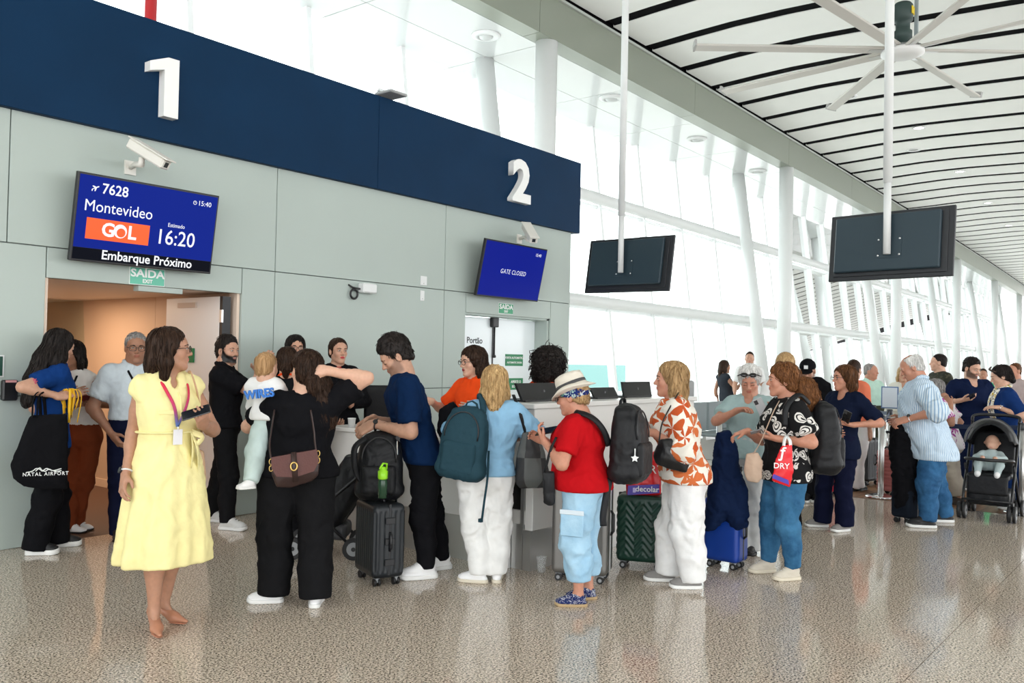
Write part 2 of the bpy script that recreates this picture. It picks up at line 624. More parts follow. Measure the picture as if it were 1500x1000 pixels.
WALLM = mat('sage_grey_wall_panel', (.425, .49, .455), .5, var=.03, vscale=.8)
NAVY = mat('navy_fascia_panel', (.0035, .026, .070), .55, spec=.12, var=.10, vscale=1.5)
WHITE = mat('white_paint', (.74, .755, .75), .45)
WHITEG = mat('white_gloss_panel', (.58, .60, .595), .12)
DARK = mat('void_shade_black', (.006, .006, .007), .9, spec=.05)
BLACKP = mat('black_plastic', (.012, .012, .014), .4)
BEAMM = mat('grey_green_beam_panel', (.25, .275, .225), .3)
STEEL = mat('brushed_steel', (.62, .62, .61), .28, metal=.8, bump=.05, bscale=40, stretch=(40, 40, 1))
CHROME = mat('polished_chrome', (.78, .78, .79), .1, metal=1.0)
ALU = mat('white_aluminium', (.84, .86, .86), .4)

fl = tag(empty('floor'), kind='structure')
base = MB().box((-14, -16, -.3), (WOODX, WY + .02, -.03)).build('floor_bed', mat('joint_filler', (.13, .12, .11), .7), fl)
for y0, y1 in ((-16, -4.80), (-4.796, 1.178), (1.182, WY + .02)):
    for x0, x1 in ((-14, WOODX - .003),):
        MB().box((x0, y0, -.03), (x1, y1, 0)).build('granite_slab', GRANITE, fl)
fl2 = tag(empty('floor'), kind='structure')
MB().box((WOODX, -16, -.3), (WOODX + 1.7, 10.6, 0)).build('wood_floor', WOOD, fl2)
MB().box((WOODX + 1.7, -16, -.3), (100, 24, 0)).build('pale_floor', mat('pale_polished_floor', (.62, .59, .55), .12, var=.06, vscale=30), fl2)
MB().box((WOODX - .004, -16, -.02), (WOODX + .02, WY, .001)).build('edge_strip', mat('dark_edge', (.12, .09, .07), .6), fl2)
fl3 = tag(empty('floor'), kind='structure')
MB().box((3.0, WY + .02, -.3), (5.6, 16, -.002)).build('corridor_floor', mat('corridor_carpet', (.12, .060, .035), .6, bump=.2, bscale=300), fl3)
gnd = tag(MB().box((-60, 24, -5.0), (400, 400, -4.6)).build('ground', mat('concrete_apron', (.62, .62, .60), .8)), kind='structure')

# ---- gate wall, panel by panel
wall = tag(empty('wall_gate'), kind='structure')
core = MB()
for x0, x1, z0, z1 in ((-9, 3.19, 0, 4.4), (5.02, 8.28, 0, 4.4), (10.09, 10.56, 0, 4.4), (3.19, 5.02, 2.14, 4.4), (8.28, 10.09, 2.14, 4.4)):
    core.box((x0, WY + .03, z0), (x1, WY + .16, z1))
core.build('wall_core', mat('wall_joint_dark', (.19, .21, .20), .8), wall)
J = .004
panels = [(-9, .4, 0, 1.19), (-9, .4, 1.19, 2.38), (.4, 3.2, 0, 1.19), (.4, 3.2, 1.19, 2.38), (3.2, 5.02, 2.13, 2.38), (5.02, 5.40, 0, 1.19), (5.02, 5.40, 1.19, 2.38),
          (5.40, 7.88, 0, 1.19), (5.40, 7.88, 1.19, 2.38), (7.88, 8.28, 0, 1.19), (7.88, 8.28, 1.19, 2.38),
          (8.28, 10.09, 2.13, 2.38), (10.09, 10.57, 0, 1.19), (10.09, 10.57, 1.19, 2.38),
          (-9, 2.9, 2.38, 3.46), (2.9, 5.40, 2.38, 3.46), (5.40, 7.88, 2.38, 3.46), (7.88, 10.57, 2.38, 3.46)]
for x0, x1, z0, z1 in panels:
    MB().box((x0 + J, WY, z0 + J), (x1 - J, WY + .03, z1 - J), bev=.003).build('wall_panel', WALLM, wall)
for x0, x1 in ((-9, .8), (.8, 6.68), (6.68, 10.69)):
    MB().box((x0 + .002, WY - .07, 3.415), (x1 - .002, WY + .16, 4.45), bev=.004).build('fascia_panel', NAVY, wall)
MB().box((10.48, WY + .03, 0), (10.57, 8.4, 4.40)).build('wall_return', WALLM, wall)
MB().box((-9, WY - .05, 4.38), (10.68, 8.4, 4.44)).build('wall_cap', WALLM, wall)

# gate 1 corridor: warm walls
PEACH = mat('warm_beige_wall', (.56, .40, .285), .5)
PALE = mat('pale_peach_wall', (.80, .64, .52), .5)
cor = tag(empty('wall_corridor'), kind='structure')
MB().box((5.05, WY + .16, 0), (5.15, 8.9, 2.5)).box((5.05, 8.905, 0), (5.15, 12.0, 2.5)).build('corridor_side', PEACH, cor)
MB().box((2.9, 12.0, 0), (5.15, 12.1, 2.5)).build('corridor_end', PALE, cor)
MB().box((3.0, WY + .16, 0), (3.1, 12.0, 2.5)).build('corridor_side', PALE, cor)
MB().box((3.0, WY + .03, 2.145), (5.15, 12.1, 2.2)).build('corridor_ceiling', mat('corridor_ceiling_white', (.75, .66, .58), .6), cor)
MB().box((5.035, WY + .2, 0), (5.05, 12.0, .09)).build('baseboard', mat('beige_skirting', (.70, .52, .38), .5), cor)
cl = bpy.data.lights.new('corridor_light', 'AREA'); cl.energy = 34; cl.size = .9; cl.color = (1, .74, .52)
clo = bpy.data.objects.new('corridor_light', cl); COL.objects.link(clo); clo.location = (4.1, 9.6, 2.13)

# doors
DOORW = mat('white_door', (.84, .82, .80), .35)
d1 = tag(empty('door_1'), kind='structure')
MB().box((4.86, WY + .12, .01), (4.905, WY + 1.06, 2.10), bev=.004).build('door_leaf', DOORW, d1)
MB().box((4.835, WY + .98, 1.02), (4.862, WY + 1.02, 1.06)).tube([(4.83, WY + .90, 1.02), (4.83, WY + 1.0, 1.02)], .011).build('door_handle', STEEL, d1)
MB().box((4.86, WY + .07, .01), (4.95, WY + .115, 2.10)).build('door_edge', BLACKP, d1)
for z in (.3, 1.15, 1.85):
    MB().box((4.845, WY + .06, z), (4.865, WY + .10, z + .12)).build('hinge', STEEL, d1)
MB().box((4.80, WY + .08, .93), (4.857, WY + .17, 1.22), bev=.01).build('access_reader', BLACKP, d1)
MB().box((4.83, WY + .20, .92), (4.857, WY + .235, 1.06), bev=.004).build('brass_plate', mat('brass', (.62, .42, .14), .3, metal=1.), d1)
MB().box((4.84, WY + .50, 2.0), (4.86, WY + .82, 2.05)).build('door_closer', mat('beige_plastic', (.66, .55, .46), .5), d1)
MB().box((4.845, WY + .52, 1.46), (4.858, WY + .78, 1.60)).build('green_sign', mat('green_sign', (.006, .20, .07), .4), d1)
MB().box((3.20, WY + .03, 0), (3.23, WY + .16, 2.14)).box((4.99, WY + .03, 0), (5.02, WY + .16, 2.14)).build('door_frame', PALE, d1)
MB().box((3.98, WY + .005, 2.085), (4.40, WY + .09, 2.13)).build('door_track', WALLM, d1)

d2 = tag(empty('door_2'), kind='structure')
DY = WY + .24
DOOR2 = mat('white_glass_door', (.82, .88, .90), .15)
MB().box((8.29, DY, .01), (9.10, DY + .05, 2.10), bev=.004).build('door_leaf', DOOR2, d2)
MB().box((9.12, DY, .01), (10.05, DY + .05, 2.10), bev=.004).build('door_leaf', DOOR2, d2)
MB().box((9.095, DY - .002, .01), (9.125, DY + .03, 2.10)).build('door_seal', BLACKP, d2)
MB().box((9.04, DY - .07, 1.98), (9.16, DY, 2.13), bev=.01).tube([(9.11, DY - .03, 2.0), (9.11, DY - .03, 1.60)], .012).lathe([(.02, 1.57), (.03, 1.585), (.02, 1.61)], 10, Matrix.Translation((9.11, DY - .03, 0))).build('door_closer', BLACKP, d2)
MB().box((8.26, WY + .03, 0), (8.29, DY + .05, 2.14)).box((10.05, WY + .03, 0), (10.09, DY + .05, 2.14)).box((8.26, WY + .03, 2.11), (10.09, DY + .05, 2.14)).build('door_frame', WALLM, d2)
def wall_M(x, z, y=WY, s=1):
    return basis_matrix((x, y, z), (1, 0, 0), (0, 0, 1), (0, -1, 0))
GREEN = mat('green_sign', (.006, .20, .07), .4)
TXT = mat('print_white', (.85, .87, .85), .5)
INK = mat('print_dark', (.03, .035, .04), .5)
def wall_sign(par, x, z, w, h, lines, y, name='green_sign'):
    s = MB().box((x - w / 2, y - .012, z - h / 2), (x + w / 2, y, z + h / 2)).build(name, GREEN, par)
    for body, dz, size in lines:
        text('lettering', body, size, wall_M(x, z + dz, y - .0135), TXT, s, bold=.02)
    return s
wall_sign(d2, 9.58, 1.545, .38, .16, [('PORTA AUTOMATICA', .03, .042), ('AUTOMATIC DOOR', -.035, .036)], DY)
wall_sign(d2, 9.62, 1.215, .32, .16, [('APERTE O', .03, .05), ('BOTÃO', -.035, .05)], DY)
text('lettering', 'Portão', .115, wall_M(8.74, 1.79, DY - .002), INK, d2, bold=.012)
text('lettering', 'Gate', .07, wall_M(8.66, 1.69, DY - .002), mat('print_grey', (.45, .48, .5), .5), d2)

# ---- ceiling: white strips with dark gaps, over a dark void
def Zc(Y):
    return float(np.interp(Y, [-16, -8, 2.5, 3.5, 4.7, 6.0, 6.8, 7.8, 8.9, 14], [6.6, 7.25, 7.775, 7.815, 7.86, 7.895, 7.9, 7.86, 7.80, 7.78]))
ceil = tag(empty('ceiling'), kind='structure')
CEILM = mat('white_ceiling_panel', (.87, .88, .855), .55, var=.025, vscale=1.2)
ys_ = [-16, -12, -8, -4, 0, 1.5, 3, 4, 5, 6, 7, 7.8, 8.4]
for k in range(-13, 47):
    x0 = 13.77 + 1.53 * k + .16
    x1 = x0 + 1.53 - .32
    yy = ys_ + [Yb(x0) - .03]
    v = []; f = []
    for y in yy:
        z = Zc(y)
        v += [(x0, y, z), (x1, y, z), (x1, y, z + .09), (x0, y, z + .09)]
    for i in range(len(yy) - 1):
        a = i * 4; c = a + 4
        f += [(a, c, c + 1, a + 1), (a + 1, c + 1, c + 2, a + 2), (a + 3, a + 2, c + 2, c + 3), (a, a + 3, c + 3, c)]
    f += [(0, 1, 2, 3), (len(v) - 1, len(v) - 2, len(v) - 3, len(v) - 4)]
    pydata('ceiling_panel', v, f, CEILM, ceil)
    v = []; f = []
    for y in yy:
        z = Zc(y) + .018
        v += [(x1, y, z), (x1 + .32, y, z)]
    for i in range(len(yy) - 1):
        f.append((2 * i, 2 * i + 2, 2 * i + 3, 2 * i + 1))
    pydata('gap_shade_strip', v, f, DARK, ceil)  # black strip closing the gap, standing in for the shade inside it
MB().box((-9, -16, 8.35), (96, 14, 8.45)).build('ceiling_void', DARK, ceil)

# downlights in the ceiling and soffit
LAMP = mat('downlight_glow', (1, 1, 1), .5, emit=(1, .97, .9), estr=9)
RING = mat('white_ring', (.8, .8, .8), .4)
def downlight(u, v, zpl, r, lab, lit=True):
    p = on_axis(u, v, 2, zpl)
    t = thing('downlight', lab, 'light', (p[0], p[1], zpl), 'round recessed downlights')
    M = Matrix.Translation((p[0], p[1], zpl))
    MB().lathe([(r * .7, 0.0), (r * .75, -.02), (r, -.025), (r * 1.02, .0)], 20, M).build('rim', RING, t)
    MB().lathe([(.001, -.006), (r * .68, -.006), (r * .68, 0.)], 20, M).build('diffuser', LAMP if lit else mat('grey_lens', (.45, .47, .46), .2), t)
for u, v, nm in ((1246, 91, 'lit downlight in white ceiling beside the left blade of the fan'), (1346, 187, 'lit downlight in white ceiling below the fan hub'),
                 (1406, 251, 'lit downlight in ceiling nearest above the hanging screen corner'), (1447, 297, 'small lit downlight in third far ceiling strip'),
                 (1477, 330, 'smallest lit downlight farthest along the white ceiling')):
    p0 = on_axis(u, v, 2, 7.8)
    downlight(u, v, Zc(p0[1]) - .004, .17, nm)
for u, v, nm in ((1243, 141, 'unlit round ceiling speaker between two fan blades'), (1338, 219, 'unlit round ceiling speaker above the right hanging screen')):
    p0 = on_axis(u, v, 2, 7.8)
    downlight(u, v, Zc(p0[1]) - .004, .2, nm, False)

# ---- beam, soffit
beam = tag(empty('trim_1'), kind='structure')
def curved_box(xa, xb, off0, off1, z0, z1, n=4):
    v = []; f = []
    for i in range(n + 1):
        x = xa + (xb - xa) * i / n
        for o_, z in ((off0, z0), (off1, z0), (off1, z1), (off0, z1)):
            v.append((x, Yb(x) + o_, z))
    for i in range(n):
        a = i * 4; c = a + 4
        for k in range(4):
            f.append((a + k, a + (k + 1) % 4, c + (k + 1) % 4, c + k))
    f += [(3, 2, 1, 0), (n * 4, n * 4 + 1, n * 4 + 2, n * 4 + 3)]
    return v, f
x = 12.1 - 24
while x < 95:
    v, f = curved_box(x + .006, x + 5.88 - .006, 0, .35, 7.0, 7.70, 3)
    pydata('beam_panel', v, f, BEAMM, beam)
    x += 5.88
v, f = curved_box(-12, 96, -.05, .02, 7.70, 7.745, 24); pydata('beam_ledge', v, f, mat('grey_ledge', (.45, .47, .44), .4), beam)
v, f = curved_box(-12, 96, .03, .3, 7.02, 7.69, 24); pydata('beam_core', v, f, DARK, beam)
v, f = curved_box(-12, 96, .02, .25, 7.745, 8.4, 24); pydata('beam_gap', v, f, DARK, beam)
sof = tag(empty('ceiling_soffit'), kind='structure')
x = 12.1 - 24
while x < 95:
    xs = [(x + .008, x + 3.0 - .008)]
    for xa, xb in xs:
        for o0, o1 in ((.36, 1.50), (1.512, 2.62)):
            v, f = curved_box(xa, xb, o0, o1, 7.0, 7.05, 2)
            pydata('soffit_panel', v, f, WHITEG, sof)
    x += 3.0
v, f = curved_box(-12, 96, .3, 2.45, 7.06, 7.2, 24); pydata('soffit_backing', v, f, mat('soffit_joint', (.3, .31, .3), .8), sof)
for u, v_, nm in ((712, 51, 'round white eyeball vent in soffit above the blue fascia'), (895, 143, 'second round vent along the soffit beside the pole'),
                  (1021, 203, 'third round vent along the soffit'), (1110, 250, 'fourth and smallest round vent along the soffit')):
    p = on_axis(u, v_, 2, 7.0)
    t = thing('air_vent', nm, 'vent', (p[0], p[1], 7.0), 'round soffit vents')
    M = Matrix.Translation((p[0], p[1], 7.0))
    MB().lathe([(.13, 0), (.15, -.05), (.24, -.03), (.25, 0)], 24, M).build('vent_ring', WHITE, t)
    MB().lathe([(.001, -.085), (.06, -.08), (.11, -.05), (.13, 0)], 20, M).build('vent_ball', mat('vent_grey', (.55, .57, .56), .3), t)

# ---- columns
def pole(name, a, b_, r, par=None, n=28, m_=WHITE):
    return MB().tube([a, b_], r, n).build(name, m_, par)
for k, xc in enumerate((0.2, 12.08, 23.7, 36.0, 48.3, 61.0, 73.5)):
    y = Yb(xc) + .06
    c = tag(empty('column', (xc, y, 0)), kind='structure')
    pole('column_shaft', (xc, y + .12, 0), (xc, y + .12, 7.0), .19, c)
    s_ = tag(empty('column', (xc, y + .6, 0)), kind='structure')
    pole('slanted_shaft', (xc + .05, y + .55, 0), (xc + .05, Yb(xc) + 1.62, 7.0), .17, s_)

# ---- glazing: mullions, tubes and panes, bay by bay
GLASS = bpy.data.materials.new('window_glass'); GLASS.use_nodes = True
nt = GLASS.node_tree; nt.nodes.clear()
o_ = N(nt, 'ShaderNodeOutputMaterial'); tr = N(nt, 'ShaderNodeBsdfTransparent'); gl = N(nt, 'ShaderNodeBsdfGlossy'); mx = N(nt, 'ShaderNodeMixShader')
tr.inputs[0].default_value = (.93, .97, .96, 1); gl.inputs['Roughness'].default_value = .02
lw = N(nt, 'ShaderNodeLayerWeight'); lw.inputs[0].default_value = .05
nt.links.new(lw.outputs['Fresnel'], mx.inputs[0]); nt.links.new(tr.outputs[0], mx.inputs[1]); nt.links.new(gl.outputs[0], mx.inputs[2]); nt.links.new(mx.outputs[0], o_.inputs[0])
SP = 2.1
X0 = 17.08 - SP * 14
rows = [(.12, 2.85), (2.85, 5.2), (5.2, 7.0)]
bays = [(i * 6, i * 6 + 6) for i in range(0, 7)]
for bi, (k0, k1) in enumerate(bays):
    w = tag(empty('window_%d' % (bi + 1)), kind='structure')
    for k in range(k0, k1):
        x = X0 + SP * k
        v = []; f = []
        for z in (0, 7.0):
            yw = Ywin(x, z)
            v += [(x - .045, yw - .13, z), (x + .045, yw - .13, z), (x + .045, yw + .05, z), (x - .045, yw + .05, z)]
        f = [(0, 1, 5, 4), (1, 2, 6, 5), (2, 3, 7, 6), (3, 0, 4, 7), (3, 2, 1, 0), (4, 5, 6, 7)]
        pydata('mullion', v, f, ALU, w)
        for z0, z1 in rows:
            p = [(x + .08, Ywin(x, z0), z0 + .03), (x + SP - .08, Ywin(x + SP, z0), z0 + .03), (x + SP - .08, Ywin(x + SP, z1), z1 - .03), (x + .08, Ywin(x, z1), z1 - .03)]
            q = [(a[0], a[1] + .012, a[2]) for a in p]
            pydata('pane', p + q, [(3, 2, 1, 0), (4, 5, 6, 7), (0, 1, 5, 4), (1, 2, 6, 5), (2, 3, 7, 6), (3, 0, 4, 7)], GLASS, w)
    xa, xb = X0 + SP * k0, X0 + SP * k1
    for z in (2.85, 5.22):
        pts = [(xx, Ywin(xx, z) - .30, z) for xx in np.linspace(xa + .03, xb - .03, 7)]
        MB().tube(pts, .13, 14).build('wind_tube', WHITE, w)
        pts = [(xx, Ywin(xx, z) - .05, z - .13) for xx in np.linspace(xa, xb, 7)]
        MB().tube(pts, .05, 4).build('transom', ALU, w)
for k in range(42, 50):                       # far end, in one piece
    x = X0 + SP * k
    MB().tube([(x, Ywin(x, 0), 0), (x, Ywin(x, 7), 7)], .09, 4).build('mullion', ALU, w)
MB().box((-12, 10.3, 0), (96, 10.34, .1)).build('baseboard_window', ALU, w)
# something outside: a pale teal pier
tag(MB().tube([(5.5, 10.0, 0), (5.5, 10.0, 7.0)], .07, 12).build('trim_2', mat('red_pipe', (.50, .015, .02), .4)), kind='structure')
pier = tag(MB().box((70, 60, -4.6), (100, 74, 1.05)).build('exterior_building', mat('teal_glass_facade', (.13, .26, .25), .3)), kind='structure')
# ================================================================== PEOPLE
UP = np.array([0, 0, 1.0])
m, nt, b, tc = new_mat('skin', .48)
at_ = N(nt, 'ShaderNodeVertexColor'); at_.layer_name = 'Col'
ns = N(nt, 'ShaderNodeTexNoise'); ns.inputs['Scale'].default_value = 45; ns.inputs['Detail'].default_value = 3
nt.links.new(tc.outputs['Object'], ns.inputs['Vector'])
rr = N(nt, 'ShaderNodeMapRange'); rr.inputs[1].default_value = .3; rr.inputs[2].default_value = .7; rr.inputs[3].default_value = .93; rr.inputs[4].default_value = 1.06
nt.links.new(ns.outputs[0], rr.inputs[0])
vm = N(nt, 'ShaderNodeVectorMath', operation='SCALE'); nt.links.new(at_.outputs[0], vm.inputs[0]); nt.links.new(rr.outputs[0], vm.inputs['Scale'])
nt.links.new(vm.outputs[0], b.inputs['Base Color'])
b.inputs['Subsurface Weight'].default_value = .12; b.inputs['Subsurface Radius'].default_value = (.012, .005, .003)
b.inputs['Specular IOR Level'].default_value = .4
SKIN = m
EYEW = mat('eye_white', (.72, .70, .67), .25)
EYED = mat('eye_dark', (.025, .015, .01), .15)
def hairmat(name, c1, c2, rough=.42, scale=1.0):
    if name in _MC: return _MC[name]
    m, nt, b, tc = new_mat(name, rough)
    mp = N(nt, 'ShaderNodeMapping'); mp.inputs['Scale'].default_value = (95 * scale, 95 * scale, 7 * scale)
    n = N(nt, 'ShaderNodeTexNoise'); n.inputs['Scale'].default_value = 1.0; n.inputs['Detail'].default_value = 3; n.inputs['Distortion'].default_value = .4
    nt.links.new(tc.outputs['Object'], mp.inputs['Vector']); nt.links.new(mp.outputs[0], n.inputs['Vector'])
    nt.links.new(ramp(nt, n.outputs[0], [(.3, c1), (.72, c2)]), b.inputs['Base Color'])
    bp = N(nt, 'ShaderNodeBump'); bp.inputs['Strength'].default_value = .9; bp.inputs['Distance'].default_value = .006
    nt.links.new(n.outputs[0], bp.inputs['Height']); nt.links.new(bp.outputs[0], b.inputs['Normal'])
    b.inputs['Specular IOR Level'].default_value = .10
    return m
HAIR = dict(black=hairmat('black_hair', (.006, .005, .005), (.034, .027, .024)), dark=hairmat('dark_brown_hair', (.012, .007, .005), (.062, .034, .022)),
            brown=hairmat('brown_hair', (.035, .014, .007), (.17, .075, .032)), auburn=hairmat('auburn_hair', (.06, .022, .009), (.30, .13, .052)),
            blond=hairmat('blond_hair', (.30, .17, .065), (.78, .54, .27)), sand=hairmat('dark_blond_hair', (.20, .11, .045), (.60, .40, .20)),
            white=hairmat('white_hair', (.50, .49, .47), (.92, .91, .88)), grey=hairmat('grey_hair', (.10, .09, .085), (.42, .40, .38)),
            baby=hairmat('baby_hair', (.26, .14, .06), (.55, .34, .17)))
TONE = dict(fair=(.64, .375, .265), light=(.53, .295, .20), tan=(.41, .205, .128), olive=(.34, .165, .10), red=(.53, .25, .165), dark=(.27, .13, .08))

def toward(p):
    c = np.array([CAMP[0] - p[0], CAMP[1] - p[1], 0.0])
    return _unit(c)
def dirA(p, deg):
    """0 = towards the photographer, 90 = picture right, -90 = picture left, 180 = away"""
    c = toward(p); r = np.cross(-c, UP)
    a = math.radians(deg)
    return math.cos(a) * c + math.sin(a) * r
def vplane(u, v, root, dd=0.):
    """point seen at (u,v) on the upright plane through root facing the photographer, dd metres nearer"""
    c = toward(root); p0 = root + c * dd
    d = wray(u, v)
    t = ((p0 - CAMP) @ c) / (d @ c)
    return CAMP + d * t

def ell_mesh(mb, c, r, ax, n=10, m_=7):
    ax = np.array(ax); v = []; f = []
    for i in range(m_ + 1):
        th = math.pi * i / m_
        for k in range(n):
            ph = 2 * math.pi * k / n
            q = np.array([math.sin(th) * math.cos(ph) * r[0], math.cos(th) * r[1], math.sin(th) * math.sin(ph) * r[2]])
            v.append(c + q @ ax)
    for i in range(m_):
        for k in range(n):
            f.append((i * n + k, i * n + (k + 1) % n, (i + 1) * n + (k + 1) % n, (i + 1) * n + k))
    mb.raw(v, f, True)
    return mb

FEM = [(-.20, .090, .085), (-.10, .150, .118), (0, .176, .128), (.12, .166, .120), (.30, .138, .103), (.45, .144, .108), (.62, .156, .124), (.78, .160, .110), (.9, .140, .085), (.97, .095, .066), (1.04, .055, .052)]
MAL = [(-.20, .090, .085), (-.10, .145, .112), (0, .164, .122), (.12, .158, .116), (.30, .152, .112), (.45, .158, .116), (.62, .172, .124), (.78, .182, .116), (.9, .158, .09), (.97, .105, .070), (1.04, .062, .056)]

def add_hand(S, W, d, n, right, s=1., curl=.5, spread=.1, thumb=.5, point=False):
    d = _unit(d); n = _unit(n - d * (n @ d)); t = np.cross(d, n) if right else -np.cross(d, n)
    S.box(W + d * .05 * s, (.037 * s, .048 * s, .0135 * s), .012 * s, np.array([t, d, n]), k=.012)
    S.cone(W - d * .015 * s, W + d * .03 * s, .026 * s, .024 * s, k=.02, sq=(n, .72))
    offs = [.029, .010, -.010, -.028]; lens = [.070, .078, .072, .056]; rad = [.0088, .009, .0086, .0076]
    for i in range(4):
        p = W + (d * .088 + t * offs[i]) * s - d * (.006 if i in (0, 3) else 0) * s
        a = 0.; c_ = curl * (.95 + .08 * i)
        if point and i == 0: c_ = .1
        lat = t * (offs[i] / .03) * spread
        for j, (fr, da) in enumerate(((.46, .55), (.30, .95), (.24, .6))):
            a += c_ * da
            q = p + _unit(d * math.cos(a) + n * math.sin(a) + lat) * lens[i] * fr * s
            r0 = rad[i] * (1 - .10 * j) * s
            S.cone(p, q, r0, r0 * .9, k=.0035)
            p = q
    p = W + (d * .022 + t * .030 + n * .006) * s
    q = p + _unit(t * (.8 - .3 * thumb) + d * .75 + n * (.15 + .5 * thumb)) * .042 * s
    S.cone(p, q, .0135 * s, .0108 * s, k=.012)
    S.cone(q, q + _unit(d * .9 + t * (.25 - .4 * thumb) + n * (.2 + .35 * thumb)) * .034 * s, .0105 * s, .0085 * s, k=.004)

def shoe(par, g, fd, kind, up_m, sole_m, s=1., lace=None, q=1.):
    """g: ground point under the middle of the foot, fd: pointing direction"""
    f = _unit(fd); l = np.cross(UP, f)
    A = np.array([l, f, UP])
    w = lambda x, y, z: g + (l * x + f * y + UP * z) * s
    t = empty('shoe', tuple(g - wloc(par)), par)
    so = Solid(); u = Solid()
    th = dict(sneaker=.026, chunky=.040, flat=.014, espadrille=.022, heel=.010, sandal=.024)[kind]
    if kind == 'heel':
        u.cone(w(0, .10, .020), w(0, .02, .034), .012 * s, .030 * s, k=.02, sq=(UP, .8)); u.cone(w(0, .02, .034), w(0, -.085, .085), .030 * s, .028 * s, k=.02, sq=(UP, .9))
        u.ell(w(0, -.10, .10), (.028 * s, .026 * s, .034 * s), A, k=.015)
        u.ell(w(0, -.035, .115), (.027 * s, .075 * s, .045 * s), A, k=.01, op=1)
        so.cone(w(0, -.105, .075), w(0, -.10, .0), .016 * s, .006 * s, k=.004); so.cone(w(0, .085, .006), w(0, .02, .008), .020 * s, .028 * s, k=.01, sq=(UP, .22))
    else:
        def plate(S, z0, z1, e, k=.006):
            def fn(P):
                q = (P - g) @ A.T / s
                y = q[..., 1]; tt = np.clip((y + .085) / .155, 0, 1)
                cx = .006 * np.sin(tt * 3.14)
                d = np.sqrt((q[..., 0] - cx) ** 2 + (y - np.clip(y, -.085, .070)) ** 2) - (.034 + .011 * tt + e)
                toe = np.clip((y - .06) / .07, 0, 1) ** 2 * .012
                return np.maximum(d, np.maximum(q[..., 2] - z1 - toe, z0 + toe * .8 - q[..., 2])) * s
            S._add(fn, g - .17 * s, g + .17 * s + UP * .05, k, 0)
        plate(so, 0, th, .004)
        toph = .10 if kind in ('sneaker', 'chunky') else .062
        u.cone(w(0, .070, th + .018), w(0, -.02, th + .040), .030 * s, .038 * s, k=.03, sq=(UP, .75))
        u.cone(w(0, -.02, th + .040), w(0, -.075, th + .042), .036 * s, .034 * s, k=.03)
        u.cone(w(0, -.055, th + .035), w(0, -.062, toph), .036 * s, .036 * s, k=.02, flat_b=True)
        plate(u, th - .004, th + .016, -.003, .012)
        if kind in ('flat', 'espadrille', 'sandal'):
            u.ell(w(0, -.045, toph + .012), (.029 * s, .058 * s, .034 * s), A, k=.008, op=1)
    V, Q = so.mesh(.0075 * s * q); net_object('sole', V, Q, sole_m, t)
    V, Q = u.mesh(.0072 * s * q); V = relax(V, Q, 1); net_object('upper', V, Q, up_m, t)
    if kind in ('sneaker', 'chunky') and lace is not None:
        mb = MB()
        for i in range(4):
            y = .045 - i * .022; z = th + .046 + i * .010
            mb.tube([w(-.022, y, z - .008), w(0, y + .004, z + .004), w(.022, y, z - .008)], .003 * s, 5)
        mb.build('laces', lace, t)
    return t

def hair_cap(S, w, A, hs, t=.012, k=.012, top=0., ts=None):
    """skull-hugging hair, cut back from the face"""
    S.ell(w(0, -.020, .036 + top), ((.077 + (t if ts is None else ts)) * hs, (.097 + t) * hs, (.086 + t + top) * hs), A, k=k)
    S.ell(w(0, -.052, -.02), ((.066 + (t if ts is None else ts)) * hs, (.060 + t * .6) * hs, (.066 + t * .5) * hs), A, k=.02)
def hair_cut(S, w, A, hs, front=(.090, .075), side=(.010, -.03), nape=-.075):
    fy, fz = front; sy, sz = side
    dy, dz = fy - sy, fz - sz
    n = (A[1] * dz - A[2] * dy)
    S.plane(w(0, fy, fz), n, k=.026)
    if nape is not None:
        S.plane(w(0, -.06, nape), -A[2] + .45 * A[1], k=.008)

def strands(V, Q, hc, AH, hs, hair):
    """loose locks laid over the hair so that it does not read as a shell"""
    from mathutils.kdtree import KDTree
    rs = np.random.RandomState(len(V) % 997)
    nn = vnormals(V, Q)
    kd = KDTree(len(V))
    for i, p in enumerate(V): kd.insert(p, i)
    kd.balance()
    n = int(hair.get('ns', 1) * min(620, 60 + len(V) * .055))
    ids = rs.choice(len(V), n)
    step = hair.get('slen', .016) * hs; rad = hair.get('srad', .0030) * hs
    crown = hc + (AH[1] * -.03 + AH[2] * .16) * hs
    wild = hair.get('wild', .22)
    vs, qs = [], []; m = 6
    for i in ids:
        p = V[i].copy(); d0 = None; pts = []
        jit = rs.normal(size=3) * wild
        for k in range(m):
            _, j, _ = kd.find(p)
            nrm = nn[j]
            dirv = _unit(p - crown) * .7 - UP * .6 + jit
            if hair.get('flow') is not None: dirv = dirv + AH.T @ np.array(hair['flow'])
            if d0 is not None: dirv = dirv * .5 + d0 * 1.0
            dirv = dirv - nrm * (dirv @ nrm)
            d0 = _unit(dirv)
            q_ = V[j] + nrm * (.0022 + (.004 + wild * .012) * abs(jit[0]) * k / m) + (p - V[j]) - nrm * ((p - V[j]) @ nrm)
            pts.append(q_)
            p = q_ + d0 * step
        b0 = len(vs) * 3 * m
        ring = []
        for k in range(m):
            t = pts[min(k + 1, m - 1)] - pts[max(k - 1, 0)]
            t = _unit(t); a = _unit(np.cross(t, UP + .01 * jit)); b = np.cross(t, a)
            r = rad * (.55 + .45 * math.sin(math.pi * (k + .6) / (m + .2))) * (1 if k < m - 1 else .35)
            for z in range(3):
                th = 2.094 * z
                ring.append(pts[k] + r * (a * math.cos(th) * 1.3 + b * math.sin(th) * .8))
        vs.append(ring)
        for k in range(m - 1):
            for z in range(3):
                qs.append((b0 + k * 3 + z, b0 + k * 3 + (z + 1) % 3, b0 + (k + 1) * 3 + (z + 1) % 3, b0 + (k + 1) * 3 + z))
    return np.array(vs).reshape(-1, 3), np.array(qs, int)

